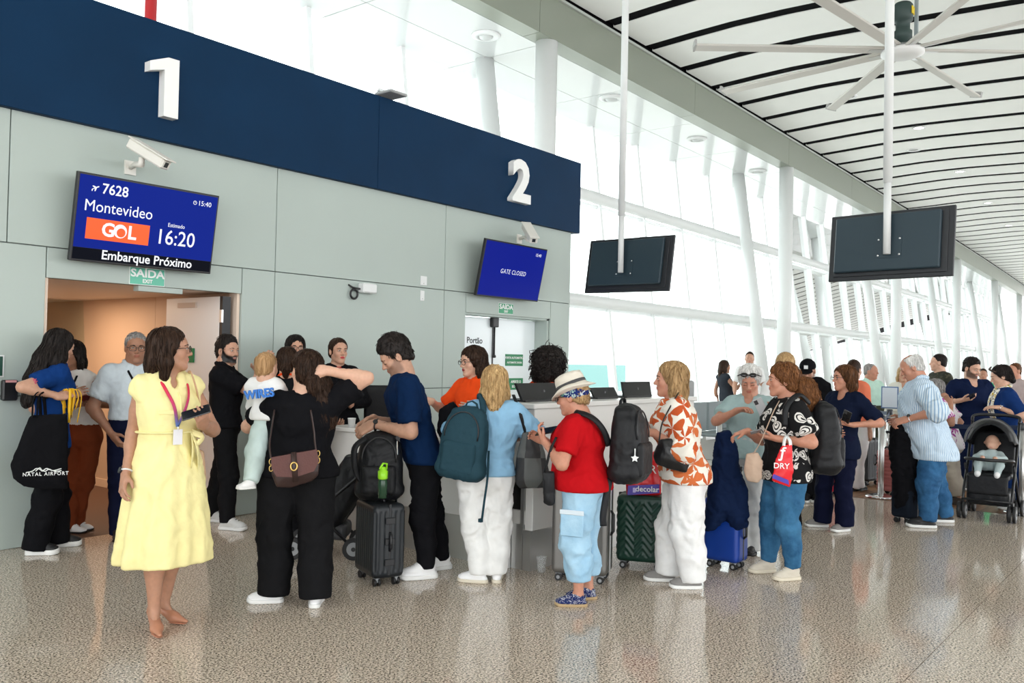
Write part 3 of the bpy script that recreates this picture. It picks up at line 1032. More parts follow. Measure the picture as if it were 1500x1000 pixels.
def person(label, feet, H=1.65, face=0., sex='f', head=None, hyaw=None, hpitch=0., hroll=0., hs=1., bw=1., bd=1., belly=0., shw=None, hip=None, neck=(.035, .150),
           tone='light', skin=None, arms=(None, None), shirt=None, bottom=None, shoes=None, hair=None, beard=0., lips=None, brow='dark', eyes=True, glasses=None,
           q=1., knee=(.03, .03), group=None, name='person', necklen=0., torso=None, lean=0., seat=None, cheek=.25, parts=True):
    """builds one standing figure; returns its joints"""
    s = H / 1.7
    gl = [ground(f[0], f[1]) if len(f) < 4 else np.array([f[0], f[1], f[2]], float) for f in feet]
    root = (gl[0] + gl[1]) / 2; root[2] = 0 if seat is None else seat
    T = thing(name, label, 'person', root, group)
    F = dirA(root, face); L = np.cross(UP, F); A0 = np.array([L, F, UP])
    bl = lambda v: L * v[0] + F * v[1] + UP * v[2]
    hy = face if hyaw is None else hyaw
    hF = dirA(root, hy); hL = np.cross(UP, hF)
    a = math.radians(hpitch); hF, hU = hF * math.cos(a) - UP * math.sin(a), UP * math.cos(a) + hF * math.sin(a)
    a = math.radians(hroll); hL, hU = hL * math.cos(a) + hU * math.sin(a), hU * math.cos(a) - hL * math.sin(a)
    hs = hs * (H / 1.68) ** .5
    hc = root + UP * (H - .125 * hs) + F * .02 if head is None else vplane(head[0], head[1], root, head[2] if len(head) > 2 else 0)
    AH = np.array([hL, hF, hU])
    w = lambda x, y, z: hc + (hL * x + hF * y + hU * z) * hs
    Nk = hc - UP * neck[1] * hs - F * neck[0] * hs
    pel = (root + UP * .52 * H) if hip is None else vplane(hip[0], hip[1], root, hip[2] if len(hip) > 2 else 0)
    if hip is None: pel = pel + F * (-.01) + L * 0
    tab = [(u, a_ * s * bw, b_ * s * bd) for u, a_, b_ in (torso or (FEM if sex == 'f' else MAL))]
    shw = (.158 if sex == 'f' else .182) * s * max(1, .5 + .5 * bw) if shw is None else shw
    up_h = Nk[2] - pel[2]
    def centre(u_):
        t = max(-.2, min(u_, 1.1)); t2 = t if t < 0 else t + .25 * t * (1 - t)
        c = pel + (Nk - pel) * t2
        c = c + F * (belly * math.exp(-((u_ - .28) / .28) ** 2) * .5 + (.018 * s if .4 < u_ < .8 else 0))
        return c
    def stations(u0, u1, e, sc=1.):
        us = sorted(set([u0, u1] + [t[0] for t in tab if u0 < t[0] < u1]))
        out = []
        for u_ in us:
            a_ = np.interp(u_, [t[0] for t in tab], [t[1] for t in tab]) * sc + e
            b_ = np.interp(u_, [t[0] for t in tab], [t[2] for t in tab]) * sc + e + belly * math.exp(-((u_ - .28) / .28) ** 2) * .5
            z = pel[2] + up_h * u_ - root[2]
            c = centre(u_) - root
            out.append((z, c @ L, c @ F, a_, b_))
        return out
    SC = Nk - UP * .030 * s
    sh = [SC + L * (shw - .012) - UP * .030 * s, SC - L * (shw - .012) - UP * .030 * s]
    l1, l2 = .176 * H, .152 * H
    J = dict(root=root, F=F, L=L, hc=hc, hF=hF, hL=hL, hU=hU, w=w, Nk=Nk, pel=pel, sh=sh, T=T, s=s, hs=hs, A=A0, AH=AH, centre=centre, el=[], wr=[], hd=[], hn=[], stations=stations)
    armd = []
    for i in (0, 1):
        sd = 1 if i == 0 else -1
        sp = arms[i] or {}
        if 'w' in sp:
            W = vplane(sp['w'][0], sp['w'][1], root, sp['w'][2])
        else:
            W = sh[i] + bl(sp.get('lw', (.07 * sd, .03, -.53))) * s
        S0 = sh[i]
        v = W - S0; D = np.linalg.norm(v); mx_ = (l1 + l2) * .985
        if D > mx_:
            W = S0 + v / D * mx_; v = W - S0; D = mx_
        D = max(D, abs(l1 - l2) + .03)
        ca = (l1 * l1 + D * D - l2 * l2) / (2 * l1 * D); ca = min(1, max(-1, ca))
        pole_ = bl(sp.get('el', (.5 * sd, -.6, -.6))); dv = v / (np.linalg.norm(v) + 1e-9)
        pv = _unit(pole_ - dv * (pole_ @ dv))
        E = S0 + dv * l1 * ca + pv * l1 * math.sqrt(max(0, 1 - ca * ca))
        fd = _unit(W - E)
        hd = _unit(bl(sp['hd'])) if 'hd' in sp else fd
        hn = bl(sp['pn']) if 'pn' in sp else (-L * sd * 1.0 + F * .05)
        J['el'].append(E); J['wr'].append(W); J['hd'].append(hd); J['hn'].append(_unit(hn - hd * (hn @ hd)))
        armd.append((S0, E, W, hd, hn, sp))
    # ---------------- skin
    B = Solid()
    mr = .006 if sex == 'f' else .010
    B.loft(root, A0, stations(-.18, 1.02, -.014), k=.03, cap='round')
    B.ell(w(0, -.018, .032), np.array((.074, .094, .083)) * hs, AH, k=.01)
    B.ell(w(0, .020, .030), np.array((.066, .073, .068)) * hs, AH, k=.02)
    B.ell(w(0, .030, -.036), np.array((.057, .060, .074)) * hs, AH, k=.02)
    jw = .047 if sex == 'f' else .052
    for sx in (-1, 1):
        B.cone(w(sx * jw, -.008, -.060), w(sx * .016, .064, -.100), .018 * hs, .015 * hs, k=.028)
        B.ell(w(sx * .037, .056, -.028), np.array((.024, .024, .024)) * hs, AH, k=.02)
    B.ell(w(0, .070, -.102), np.array((.021, .018, .017)) * hs, AH, k=.02)
    B.cone(w(-.032, .079, .024), w(.032, .079, .024), (.010 + mr * .4) * hs, (.010 + mr * .4) * hs, k=.018)
    for sx in (-1, 1):
        B.ell(w(sx * .031, .104, .004), np.array((.018, .018, .011)) * hs, AH, k=.010, op=1)
        B.ell(w(sx * .031, .078, .003), np.array((.0155, .0145, .011)) * hs, AH, k=.004)
    B.cone(w(0, .084, .014), w(0, .108, -.028), .0078 * hs, .0115 * hs, k=.010)
    for sx in (-1, 1):
        B.ell(w(sx * .0115, .096, -.033), np.array((.0085, .011, .008)) * hs, AH, k=.006)
    B.ell(w(0, .073, -.062), np.array((.027, .020, .022)) * hs, AH, k=.016)
    B.ell(w(0, .0905, -.0565), np.array((.021, .009, .0052)) * hs, AH, k=.004)
    B.ell(w(0, .0895, -.0665), np.array((.017, .009, .0060)) * hs, AH, k=.004)
    B.cone(w(-.019, .099, -.0615), w(.019, .099, -.0615), .0022 * hs, .0022 * hs, k=.003, op=1)
    for sx in (-1, 1):
        B.ell(w(sx * .077, -.012, -.008), np.array((.011, .021, .032)) * hs, AH, k=.006)
        B.ell(w(sx * .088, -.008, -.006), np.array((.008, .012, .019)) * hs, AH, k=.004, op=1)
    nr = (.050 if sex == 'f' else .060) * hs * (.8 + .2 * bw)
    B.cone(w(0, -.025, -.055), Nk + UP * .02, nr, nr * 1.05, k=.03)
    B.cone(Nk + UP * .02, Nk - UP * .05, nr * 1.05, nr * 1.3, k=.05)
    ar = (1.0 if sex == 'f' else 1.14) * s * (.55 + .45 * bw)
    rad_ = (.050 * ar, .041 * ar, .0385 * ar, .0265 * (.6 + .4 * ar))
    boxes = [(hc - .155 * hs, hc + .155 * hs)]
    for i, (S0, E, W, hd, hn, sp) in enumerate(armd):
        B.cone(S0, S0 + (E - S0) * .5, rad_[0], rad_[0] * .92, k=.03)
        B.cone(S0 + (E - S0) * .5, E, rad_[0] * .92, rad_[1], k=.02)
        m1 = E + (W - E) * .28
        B.cone(E, m1, rad_[1], rad_[2] * 1.06, k=.02); B.cone(m1, W, rad_[2] * 1.06, rad_[3], k=.02, sq=(_unit(hn - hd * (hn @ hd)), .88))
        if sp.get('hand', True):
            hsz = sp.get('hsz', 1.) * (1.0 if sex == 'f' else 1.1) * s
            add_hand(B, W + _unit(W - E) * .012, hd, hn, i == 1, hsz, sp.get('curl', .45), sp.get('spread', .08), sp.get('thumb', .5), sp.get('point', False))
            c_ = W + hd * .09 * hsz
            boxes.append((c_ - .125 * hsz, c_ + .125 * hsz))
    hipj = [pel + L * .088 * s * bw - UP * .02 * H, pel - L * .088 * s * bw - UP * .02 * H]
    J['hipj'] = hipj; J['knee'] = []; J['ank'] = []
    for i in (0, 1):
        fy = dirA(root, feet[i][2] if len(feet[i]) < 4 else feet[i][3])
        heel = .085 if (shoes and shoes[0] == 'heel') else .0
        an = gl[i] - fy * .055 * s + UP * (.085 * s + heel * .3)
        kn = hipj[i] + (an - hipj[i]) * .53 + (F * .5 + fy * .5) * knee[i]
        J['knee'].append(kn); J['ank'].append(an)
        B.cone(hipj[i], kn, .078 * s * bw, .052 * s * (.6 + .4 * bw), k=.03)
        cf = kn + (an - kn) * .32 - fy * .012
        B.cone(kn, cf, .050 * s, .054 * s * (.6 + .4 * bw), k=.02); B.cone(cf, an, .054 * s * (.6 + .4 * bw), .033 * s, k=.02)
        if shoes and shoes[0] in ('heel', 'sandal', 'flat', 'espadrille'):
            if shoes[0] == 'heel':
                B.cone(an - fy * .012, an - fy * .02 - UP * .03 * s, .031 * s, .024 * s, k=.015)
                B.cone(an - UP * .005, gl[i] + fy * .035 * s + UP * .026 * s, .030 * s, .018 * s, k=.02)
            else:
                B.cone(an, an - fy * .01 - UP * .045 * s, .032 * s, .030 * s, k=.02)
                B.cone(an - UP * .02, gl[i] + fy * .06 * s + UP * .040 * s, .033 * s, .024 * s, k=.02)
    V, Q = B.mesh(.021 * q)
    cen = V[Q].mean(1)
    drop = np.zeros(len(Q), bool)
    for lo, hi in boxes:
        drop |= ((cen > lo + .012) & (cen < hi - .012)).all(1)
    Q = Q[~drop]
    Vs, Qs = [V], [Q]; nb = len(V)
    for bi, (lo, hi) in enumerate(boxes):
        v2, q2 = B.mesh((.0052 if bi == 0 else .0060) * (q if q > 1 else 1), lo, hi)
        Vs.append(v2); Qs.append(q2 + nb); nb += len(v2)
    V = np.concatenate(Vs); Q = np.concatenate(Qs)
    used = np.unique(Q); remap = np.full(len(V), -1); remap[used] = np.arange(len(used)); V = V[used]; Q = remap[Q]
    sk = np.array(skin or TONE[tone])
    q3 = (V - hc) @ AH.T / hs
    col = np.tile(sk, (len(V), 1))
    inh = (np.abs(q3) < .15).all(1)
    def blob(c, r, sharp=3.):
        d = np.sqrt((((q3 - np.array(c)) / np.array(r)) ** 2).sum(1))
        return np.clip((1.25 - d) * sharp, 0, 1) * inh
    def mixc(msk, c):
        nonlocal col
        col = col * (1 - msk[:, None]) + np.array(c) * msk[:, None]
    for sx in (-1, 1):
        mixc(blob((sx * .042, .07, -.03), (.02, .03, .02), 1.2) * cheek, sk * np.array((1.05, .72, .70)))
    mixc(blob((0, .11, -.03), (.012, .012, .012), 1.5) * cheek, sk * np.array((1.0, .78, .76)))
    if beard:
        zt = -.048 + (.09 - q3[:, 1]) * .50 + 1.3 * np.clip(.034 - q3[:, 1], 0, .04)
        bm = np.clip((zt - q3[:, 2]) * 75 + .5, 0, 1) * np.clip((q3[:, 1] + .012) * 70, 0, 1) * np.clip((q3[:, 2] + .110 + .08 * np.clip(q3[:, 1], -.02, .1)) * 60, 0, 1) * inh * (q3[:, 2] < .012)
        bm = np.maximum(bm, blob((0, .098, -.0465), (.026, .024, .006), 3)) * (1 - blob((0, .095, -.0612), (.017, .02, .0065), 4))
        bm = bm * (np.abs(q3[:, 0]) < .074)
        mixc(bm * beard, HAIRC.get(brow, (.02, .012, .01)))
    if lips is not False:
        lc = lips or tuple(sk * np.array((.86, .58, .60)))
        mixc(blob((0, .093, -.0612), (.020, .014, .0095), 4), lc)
    bo = net_object('body', V, Q, SKIN, T, colors=col)
    if beard > .9:                       # a full beard has volume
        pass
    # eyes and brows
    if eyes and q < 1.4:
        for sx in (-1, 1):
            if eyes != 'down':
                ey = ell_mesh(MB(), w(sx * .031, .0865, .0025), np.array((.0125, .0068, .0052)) * hs, AH).build('eye', EYEW, bo)
            mb2 = MB()
            if eyes != 'down': ell_mesh(mb2, w(sx * .031, .0890, .0025), np.array((.0054, .0060, .0050)) * hs, AH)
            zl = .0075 if eyes != 'down' else -.004
            mb2.tube([w(sx * .017, .0880, zl - .003), w(sx * .026, .0935, zl), w(sx * .036, .0925, zl), w(sx * .0465, .083, zl - .003)], .0016 * hs, 5)
            mb2.build('iris' if eyes != 'down' else 'eyelash', EYED, bo)
            MB().tube([w(sx * .012, .0925, .020), w(sx * .024, .0945, .0255), w(sx * .038, .0895, .026), w(sx * .051, .077, .019)], [.0030 * hs, .0040 * hs, .0034 * hs, .0015 * hs], 6).build('eyebrow', HAIR[brow], bo)
    if glasses:
        mb = MB(); gr = .0215 if glasses == 'round' else .023
        for sx in (-1, 1):
            pts = []
            for k in range(20):
                an_ = 2 * math.pi * k / 20
                ex_ = .65 if glasses != 'round' else 1.
                cx_, cz_ = math.copysign(abs(math.cos(an_)) ** ex_, math.cos(an_)), math.copysign(abs(math.sin(an_)) ** ex_, math.sin(an_))
                pts.append(w(sx * .033 + cx_ * (gr + .003), .112 - abs(sx * .033 + cx_ * gr) * .18, .000 + cz_ * (gr - .003)))
            mb.tube(pts, .0021 * hs, 6, closed=True)
            mb.tube([w(sx * .058, .101, .006), w(sx * .074, .07, .006), w(sx * .080, -.012, .004), w(sx * .079, -.03, -.015)], .0021 * hs, 6)
        mb.tube([w(-.011, .109, .004), w(0, .113, .008), w(.011, .109, .004)], .002 * hs, 6)
        mb.build('glasses', mat('dark_glasses_frame', (.012, .010, .010), .3), bo)
    # ---------------- hair
    if hair:
        hb = Solid()
        t = hair.get('t', .012)
        if hair.get('cap', True):
            hair_cap(hb, w, AH, hs, t, top=hair.get('top', 0.), ts=hair.get('ts'))
        for pl in hair.get('blobs', []):
            c_, r_ = pl[:2]; hb.ell(w(*c_), np.array(r_) * hs, AH, k=pl[2] if len(pl) > 2 else .02)
        if hair.get('cut', True):
            hair_cut(hb, w, AH, hs, hair.get('front', (.090, .072)), hair.get('side', (.012, -.03)), hair.get('nape', -.075))
        for tb in hair.get('locks', []):
            pts, rr_ = tb[0], tb[1]
            sq_ = None
            if len(tb) > 2 and tb[2]: sq_ = (AH[tb[2][0]], tb[2][1])
            hb.tube([w(*p) for p in pts], [r_ * hs for r_ in rr_], k=.018, sq=sq_)
        for cu in hair.get('carve', []):
            hb.ell(w(*cu[0]), np.array(cu[1]) * hs, AH, k=.008, op=1)
        V, Q = hb.mesh(.0066 * (q if q > 1 else 1))
        V = relax(V, Q, 1)
        ql = (V - hc) @ AH.T / hs
        nn = vnormals(V, Q)
        if hair.get('curl'):
            cf = hair['curl']
            g = (1 - 2 * np.abs(noise3(ql * cf))) + .7 * (1 - 2 * np.abs(noise3(ql * cf * 1.9 + 9)))
            V = V + nn * (g * hair.get('camp', .010))[:, None]
        else:
            sf = hair.get('strand', (75, 60, 9))
            g = noise3(ql * np.array(sf)) + .6 * noise3(ql * np.array(sf) * 2.2 + 3)
            V = V + nn * (g * hair.get('gamp', .0055))[:, None]
        if q < 1.4 and hair.get('ns', 1):
            v2, q2 = strands(V, Q, hc, AH, hs, hair)
            Q = np.concatenate([Q, q2 + len(V)]); V = np.concatenate([V, v2])
        net_object('hair', V, Q, HAIR[hair['c']], T)
    # ---------------- trousers / legs wear
    if bottom:
        tr = Solid()
        e = bottom.get('e', .010)
        if bottom.get('type', 'trousers') == 'trousers':
            tr.loft(root, A0, stations(-.19, bottom.get('waist', .30), e), k=.04)
            rt, rk, rh = [x_ * s for x_ in bottom.get('r', (.095, .068, .062))]
            for i in (0, 1):
                fy = dirA(root, feet[i][2] if len(feet[i]) < 4 else feet[i][3])
                hz = bottom.get('hem', .03)
                an = J['ank'][i]; kn = J['knee'][i]
                he = np.array([an[0], an[1], root[2] + hz]) if hz < .2 else kn + (an - kn) * ((kn[2] - hz) / max(.05, kn[2] - an[2]))
                mid = kn + (he - kn) * .5 - fy * .010
                tr.tube([hipj[i] - UP * .01, kn, mid, he], [rt * (.55 + .45 * bw), rk, (rk * .45 + rh * .55), rh], k=.035, flat_b=True)
        V, Q = tr.mesh(.0122 * q)
        V = relax(V, Q, 1)
        zz = V[:, 2] - root[2]
        V = folds(V, Q, 2.2 * bottom.get('fold', .007) * (1 if q <= 1.3 else .6), bottom.get('freq', 8.), (1, 1, .8), bottom.get('seed', 1.), mask=np.clip(1.3 - np.abs(zz - .28 * H) / .35, .35, 1.2) * np.clip((V[:, 2] - V[:, 2].min() - .004) / .06, 0, 1))
        net_object(bottom.get('name', 'trousers'), V, Q, bottom['m'], T)
    # ---------------- shirt
    if shirt:
        so = Solid(); e = shirt.get('e', .014)
        sts = stations(shirt.get('hem', -.05), shirt.get('top', 1.0), e)
        st0 = stations(0., .01, e)[0]
        rte = (bottom or {}).get('r', (.095, 0, 0))[0] * s * (.55 + .45 * bw)
        xa, xb = max(0, .088 * s * bw + rte + .016 - st0[3]), max(0, rte + .034 - st0[4])
        gg = lambda z: min(1., max(0., (st0[0] + .10 - z) / .10))
        sts = [(z, x_, y_, max(a_, st0[3] if z < st0[0] else 0) + (xa + .006) * gg(z), max(b_, st0[4] if z < st0[0] else 0) + (xb + .006) * gg(z)) for z, x_, y_, a_, b_ in sts]
        if 'flare' in shirt:
            h0 = sts[0][0]
            sts = [(z, x_, y_, a_ + shirt['flare'] * max(0, 1 - (z - h0) / .35), b_ + shirt['flare'] * max(0, 1 - (z - h0) / .35)) for z, x_, y_, a_, b_ in sts]
        mod = None
        if 'skirt' in shirt:
            c0 = centre(-.05) - root
            sts = [(zf, c0 @ L, c0 @ F, a_, b_) for zf, a_, b_ in shirt['skirt']] + [st_ for st_ in sts if st_[0] > max(x_[0] for x_ in shirt['skirt']) + .02]
            ztop = max(x_[0] for x_ in shirt['skirt'])
            def mod(qq, cx, cy):
                th = np.arctan2(qq[..., 1] - cy, qq[..., 0] - cx)
                dn = np.clip((ztop - qq[..., 2]) / .7, 0, 1)
                return dn * (.014 * np.sin(th * 7 + 1.0 + 2 * np.sin(th * 2)) + .008 * np.sin(th * 13 + qq[..., 2] * 3))
        so.loft(root, A0, sts, k=.03, ex=shirt.get('ex', 2.2), fn_mod=mod)
        so.cone(sh[0], sh[1], .052 * s, .052 * s, k=.06); so.cone(SC + L * .05, SC - L * .05, .058 * s, .058 * s, k=.05)
        if shirt.get('bust'):
            for sx in (-1, 1):
                so.ell(centre(.62) + L * sx * .075 * s + F * (.085 * s + belly * .2), np.array((.07, .06, .07)) * s * shirt['bust'], A0, k=.05)
        sl = shirt.get('sleeve', .3); se = shirt.get('se', .016)
        for i, (S0, E, W, hd, hn, sp) in enumerate(armd):
            if sl <= 0: 
                continue
            f1 = min(1, sl / .5)
            P1 = S0 + (E - S0) * f1
            r1 = rad_[0] + (rad_[1] - rad_[0]) * f1
            so.cone(S0, P1, rad_[0] + se * .7, r1 + se * (1.15 if sl <= .5 else 1), k=.045, flat_b=sl <= .5)
            if sl > .5:
                f2 = min(1, (sl - .5) / .5)
                P2 = E + (W - E) * f2
                so.cone(E, P2, rad_[1] + se, rad_[2] + (rad_[3] - rad_[2]) * f2 + se * shirt.get('cuff', .8), k=.025, flat_b=True)
        for cu in shirt.get('carve', []):           # openings at the neck, in (left, forward, up) from the neck base
            so.ell(Nk + bl(cu[0]) * s, np.array(cu[1]) * s, A0, k=.006, op=1)
        # neck opening and collar
        nk = shirt.get('neck', 'crew')
        so.ell(Nk + UP * .045 * s + F * .012, np.array((.066, .066, .045)) * s * (1 if sex == 'f' else 1.08), A0, k=.006, op=1)
        if nk in ('polo', 'collar'):
            for sx in (-1, 1):
                ring = []
                for k in range(9):
                    th = -math.pi / 2 + sx * math.pi * k / 8 * .86
                    ring.append(Nk + L * math.cos(th) * sx * 0 + (L * math.sin(th + math.pi / 2) * .074 + F * (math.sin(th) * .070 + .012)) * s * (1 if sex == 'f' else 1.06) + UP * (.040 - .055 * max(0, math.sin(th))) * s)
                so.tube(ring, [.013 * s] * 9, k=.012, sq=None)
                tip = ring[-1] + (L * sx * .045 + F * .012 - UP * .045) * s
                so.tube([ring[-2], tip], [.013 * s, .007 * s], k=.012)
                so.tube([ring[-1], tip], [.011 * s, .007 * s], k=.012)
        V, Q = so.mesh(.0098 * q)
        V = relax(V, Q, 1)
        V = folds(V, Q, 1.7 * shirt.get('fold', .006) * (1 if q <= 1.3 else .6), shirt.get('freq', 9.), shirt.get('stretch', (1, 1, .7)), shirt.get('seed', 2.), mask=np.clip((V[:, 2] - V[:, 2].min() - .004) / .06, 0, 1))
        net_object(shirt.get('name', 'shirt'), V, Q, shirt['m'], T)
    # ---------------- shoes
    if shoes:
        for i in (0, 1):
            fy = dirA(root, feet[i][2] if len(feet[i]) < 4 else feet[i][3])
            g = gl[i].copy()
            shoe(T, g, fy, shoes[0], shoes[1], shoes[2], s * (1.0 if sex == 'f' else 1.1) * (1.12 if shoes[0] == 'heel' else 1.), shoes[3] if len(shoes) > 3 else None, max(1., q))
    return J
HAIRC = dict(black=(.005, .004, .004), dark=(.022, .013, .010), brown=(.06, .03, .015), auburn=(.12, .05, .02), blond=(.4, .26, .12), sand=(.3, .2, .1), white=(.7, .69, .66), grey=(.2, .19, .18), baby=(.35, .22, .1))
# ------------------------------------------------------------------ cloth
def cloth(name, col, rough=.85, bump=.6, bscale=15, var=.06, vscale=14, spec=.08, **k):
    return mat(name, col, rough, spec=spec, bump=bump, bscale=bscale, var=var, vscale=vscale, **k)
BLK = cloth('black_cloth', (.0065, .0065, .008))
BLK2 = cloth('black_knit', (.009, .009, .010))
BLACKF = cloth('black_nylon', (.008, .0085, .010), .5, spec=.3)
NAVYC = cloth('navy_cloth', (.006, .012, .042))
INDIGO = cloth('dark_navy_trousers', (.006, .008, .026))
NAVYT = cloth('navy_tshirt', (.004, .018, .062))
ROYAL = cloth('royal_blue_polo', (.006, .036, .16))
RUST = cloth('rust_trousers', (.20, .045, .016))
ORANGE = cloth('orange_shirt', (.82, .075, .012))
REDC = cloth('red_knit', (.45, .006, .010), bscale=18)
YELLOW = cloth('pale_yellow_linen', (.84, .755, .37))
PGREY = cloth('pale_grey_polo', (.52, .58, .62))
WHITEC = cloth('white_cotton', (.80, .80, .79))
WHITEJ = cloth('white_denim', (.80, .80, .78))
SKYB = cloth('sky_blue_shirt', (.26, .48, .68))
AQUA = cloth('pale_aqua_tee', (.34, .46, .46))
MINT = cloth('mint_polo', (.52, .74, .64))
BEIGE = cloth('beige_trousers', (.50, .44, .36))
OLIVE = cloth('olive_trousers', (.055, .060, .040))
CREAM = cloth('cream_suit', (.70, .69, .62))
CORAL = cloth('coral_top', (.75, .20, .11))
COBALT = cloth('deep_blue_dress', (.008, .030, .125))
def denim(name, dark, light):
    m, nt, b, tc = new_mat(name, .85)
    n = N(nt, 'ShaderNodeTexNoise'); n.inputs['Scale'].default_value = 5; n.inputs['Detail'].default_value = 6; n.inputs['Roughness'].default_value = .65
    nt.links.new(tc.outputs['Object'], n.inputs['Vector'])
    nt.links.new(ramp(nt, n.outputs[0], [(.3, dark), (.72, light)]), b.inputs['Base Color'])
    n2 = N(nt, 'ShaderNodeTexNoise'); n2.inputs['Scale'].default_value = 17; n2.inputs['Detail'].default_value = 3
    bp = N(nt, 'ShaderNodeBump'); bp.inputs['Strength'].default_value = .6; bp.inputs['Distance'].default_value = .01
    nt.links.new(tc.outputs['Object'], n2.inputs['Vector']); nt.links.new(n2.outputs[0], bp.inputs['Height']); nt.links.new(bp.outputs[0], b.inputs['Normal'])
    b.inputs['Specular IOR Level'].default_value = .2
    return m
JEANS = denim('blue_jeans', (.012, .055, .135), (.045, .16, .33))
LJEANS = denim('light_jeans', (.27, .47, .64), (.42, .62, .76))
MJEANS = denim('mid_blue_jeans', (.012, .065, .15), (.06, .20, .36))

def petals(name, ground_c, fl1, fl2, scale, n=5, rad=.55, rough=.85, inner=None, rings=False):
    """flower or leaf print: petals drawn around scattered centres"""
    m, nt, b, tc = new_mat(name, rough)
    b.inputs['Specular IOR Level'].default_value = .2
    nz = N(nt, 'ShaderNodeTexNoise'); nz.inputs['Scale'].default_value = scale * 1.1; nz.inputs['Detail'].default_value = 2
    nt.links.new(tc.outputs['Object'], nz.inputs['Vector'])
    ad = N(nt, 'ShaderNodeVectorMath', operation='MULTIPLY_ADD'); ad.inputs[1].default_value = (.055, .055, .055)
    nt.links.new(nz.outputs['Color'], ad.inputs[0]); nt.links.new(tc.outputs['Object'], ad.inputs[2])
    vo = N(nt, 'ShaderNodeTexVoronoi'); vo.inputs['Scale'].default_value = scale
    nt.links.new(ad.outputs[0], vo.inputs['Vector'])
    sb = N(nt, 'ShaderNodeVectorMath', operation='SUBTRACT')
    nt.links.new(ad.outputs[0], sb.inputs[0]); nt.links.new(vo.outputs['Position'], sb.inputs[1])
    sx = N(nt, 'ShaderNodeSeparateXYZ'); nt.links.new(sb.outputs[0], sx.inputs[0])
    sm = N(nt, 'ShaderNodeMath', operation='SUBTRACT'); nt.links.new(sx.outputs[0], sm.inputs[0]); nt.links.new(sx.outputs[1], sm.inputs[1])
    an = N(nt, 'ShaderNodeMath', operation='ARCTAN2'); nt.links.new(sx.outputs[2], an.inputs[0]); nt.links.new(sm.outputs[0], an.inputs[1])
    sc = N(nt, 'ShaderNodeSeparateColor'); nt.links.new(vo.outputs['Color'], sc.inputs[0])
    ph = N(nt, 'ShaderNodeMath', operation='MULTIPLY_ADD'); ph.inputs[1].default_value = 6.28
    nt.links.new(sc.outputs[0], ph.inputs[0]); nt.links.new(an.outputs[0], ph.inputs[2])
    mu = N(nt, 'ShaderNodeMath', operation='MULTIPLY'); mu.inputs[1].default_value = n / 1.0
    nt.links.new(ph.outputs[0], mu.inputs[0])
    co = N(nt, 'ShaderNodeMath', operation='COSINE'); nt.links.new(mu.outputs[0], co.inputs[0])
    th = N(nt, 'ShaderNodeMath', operation='MULTIPLY_ADD'); th.inputs[1].default_value = rad * .45; th.inputs[2].default_value = rad * .62
    nt.links.new(co.outputs[0], th.inputs[0])
    df = N(nt, 'ShaderNodeMath', operation='SUBTRACT')                     # <0 inside a petal
    nt.links.new(vo.outputs['Distance'], df.inputs[0]); nt.links.new(th.outputs[0], df.inputs[1])
    if rings:                                                              # outlined, veined leaves
        wv = N(nt, 'ShaderNodeMath', operation='MULTIPLY'); wv.inputs[1].default_value = 26
        nt.links.new(df.outputs[0], wv.inputs[0])
        si = N(nt, 'ShaderNodeMath', operation='SINE'); nt.links.new(wv.outputs[0], si.inputs[0])
        a = ramp(nt, si.outputs[0], [(.45, fl1), (.55, fl2)])
    else:
        a = ramp(nt, sc.outputs[1], [(.3, fl1), (.7, fl2)])
    g = N(nt, 'ShaderNodeMath', operation='GREATER_THAN'); g.inputs[1].default_value = 0.
    nt.links.new(df.outputs[0], g.inputs[0])
    mx = N(nt, 'ShaderNodeMix', data_type='RGBA'); nt.links.new(g.outputs[0], mx.inputs[0]); nt.links.new(a, mx.inputs[6]); mx.inputs[7].default_value = (*ground_c, 1)
    nt.links.new(mx.outputs[2], b.inputs['Base Color'])
    return m
FLORAL = petals('rust_floral_print', (.80, .76, .68), (.50, .085, .022), (.62, .16, .05), 7.0, 5, .86)
LEAFP = petals('black_leaf_print', (.008, .008, .009), (.72, .70, .66), (.008, .008, .009), 8.5, 2, .62, rings=True)
PURPLE = petals('purple_floral_print', (.78, .74, .76), (.34, .035, .28), (.48, .09, .36), 9, 5, .55)
SCARFP = petals('yellow_white_scarf_print', (.82, .79, .70), (.62, .44, .06), (.05, .05, .06), 22, 4, .6)
CAMO = petals('dark_olive_print', (.030, .032, .022), (.075, .070, .045), (.012, .012, .010), 14, 3, .6)
m, nt, b, tc = new_mat('blue_striped_shirt', .85); b.inputs['Specular IOR Level'].default_value = .2
sx = N(nt, 'ShaderNodeSeparateXYZ'); nt.links.new(tc.outputs['Object'], sx.inputs[0])
a1 = N(nt, 'ShaderNodeMath', operation='ARCTAN2'); nt.links.new(sx.outputs[1], a1.inputs[0]); nt.links.new(sx.outputs[0], a1.inputs[1])
a2 = N(nt, 'ShaderNodeMath', operation='MULTIPLY'); a2.inputs[1].default_value = 96; nt.links.new(a1.outputs[0], a2.inputs[0])
si = N(nt, 'ShaderNodeMath', operation='SINE'); nt.links.new(a2.outputs[0], si.inputs[0])
nt.links.new(ramp(nt, si.outputs[0], [(.3, (.66, .76, .84)), (.75, (.22, .38, .58))]), b.inputs['Base Color'])
STRIPE = m
WSHOE = mat('white_leather', (.82, .82, .82), .45)
WSOLE = mat('white_rubber', (.78, .78, .76), .6)
CSOLE = mat('cream_rubber', (.66, .60, .48), .6)
BSHOE = mat('black_shoe', (.010, .010, .011), .5)
GSHOE = cloth('grey_mesh_shoe', (.24, .23, .22))
TANL = mat('nude_leather', (.47, .215, .13), .35)
JUTE = mat('jute_sole', (.46, .33, .18), .8, bump=.6, bscale=160)
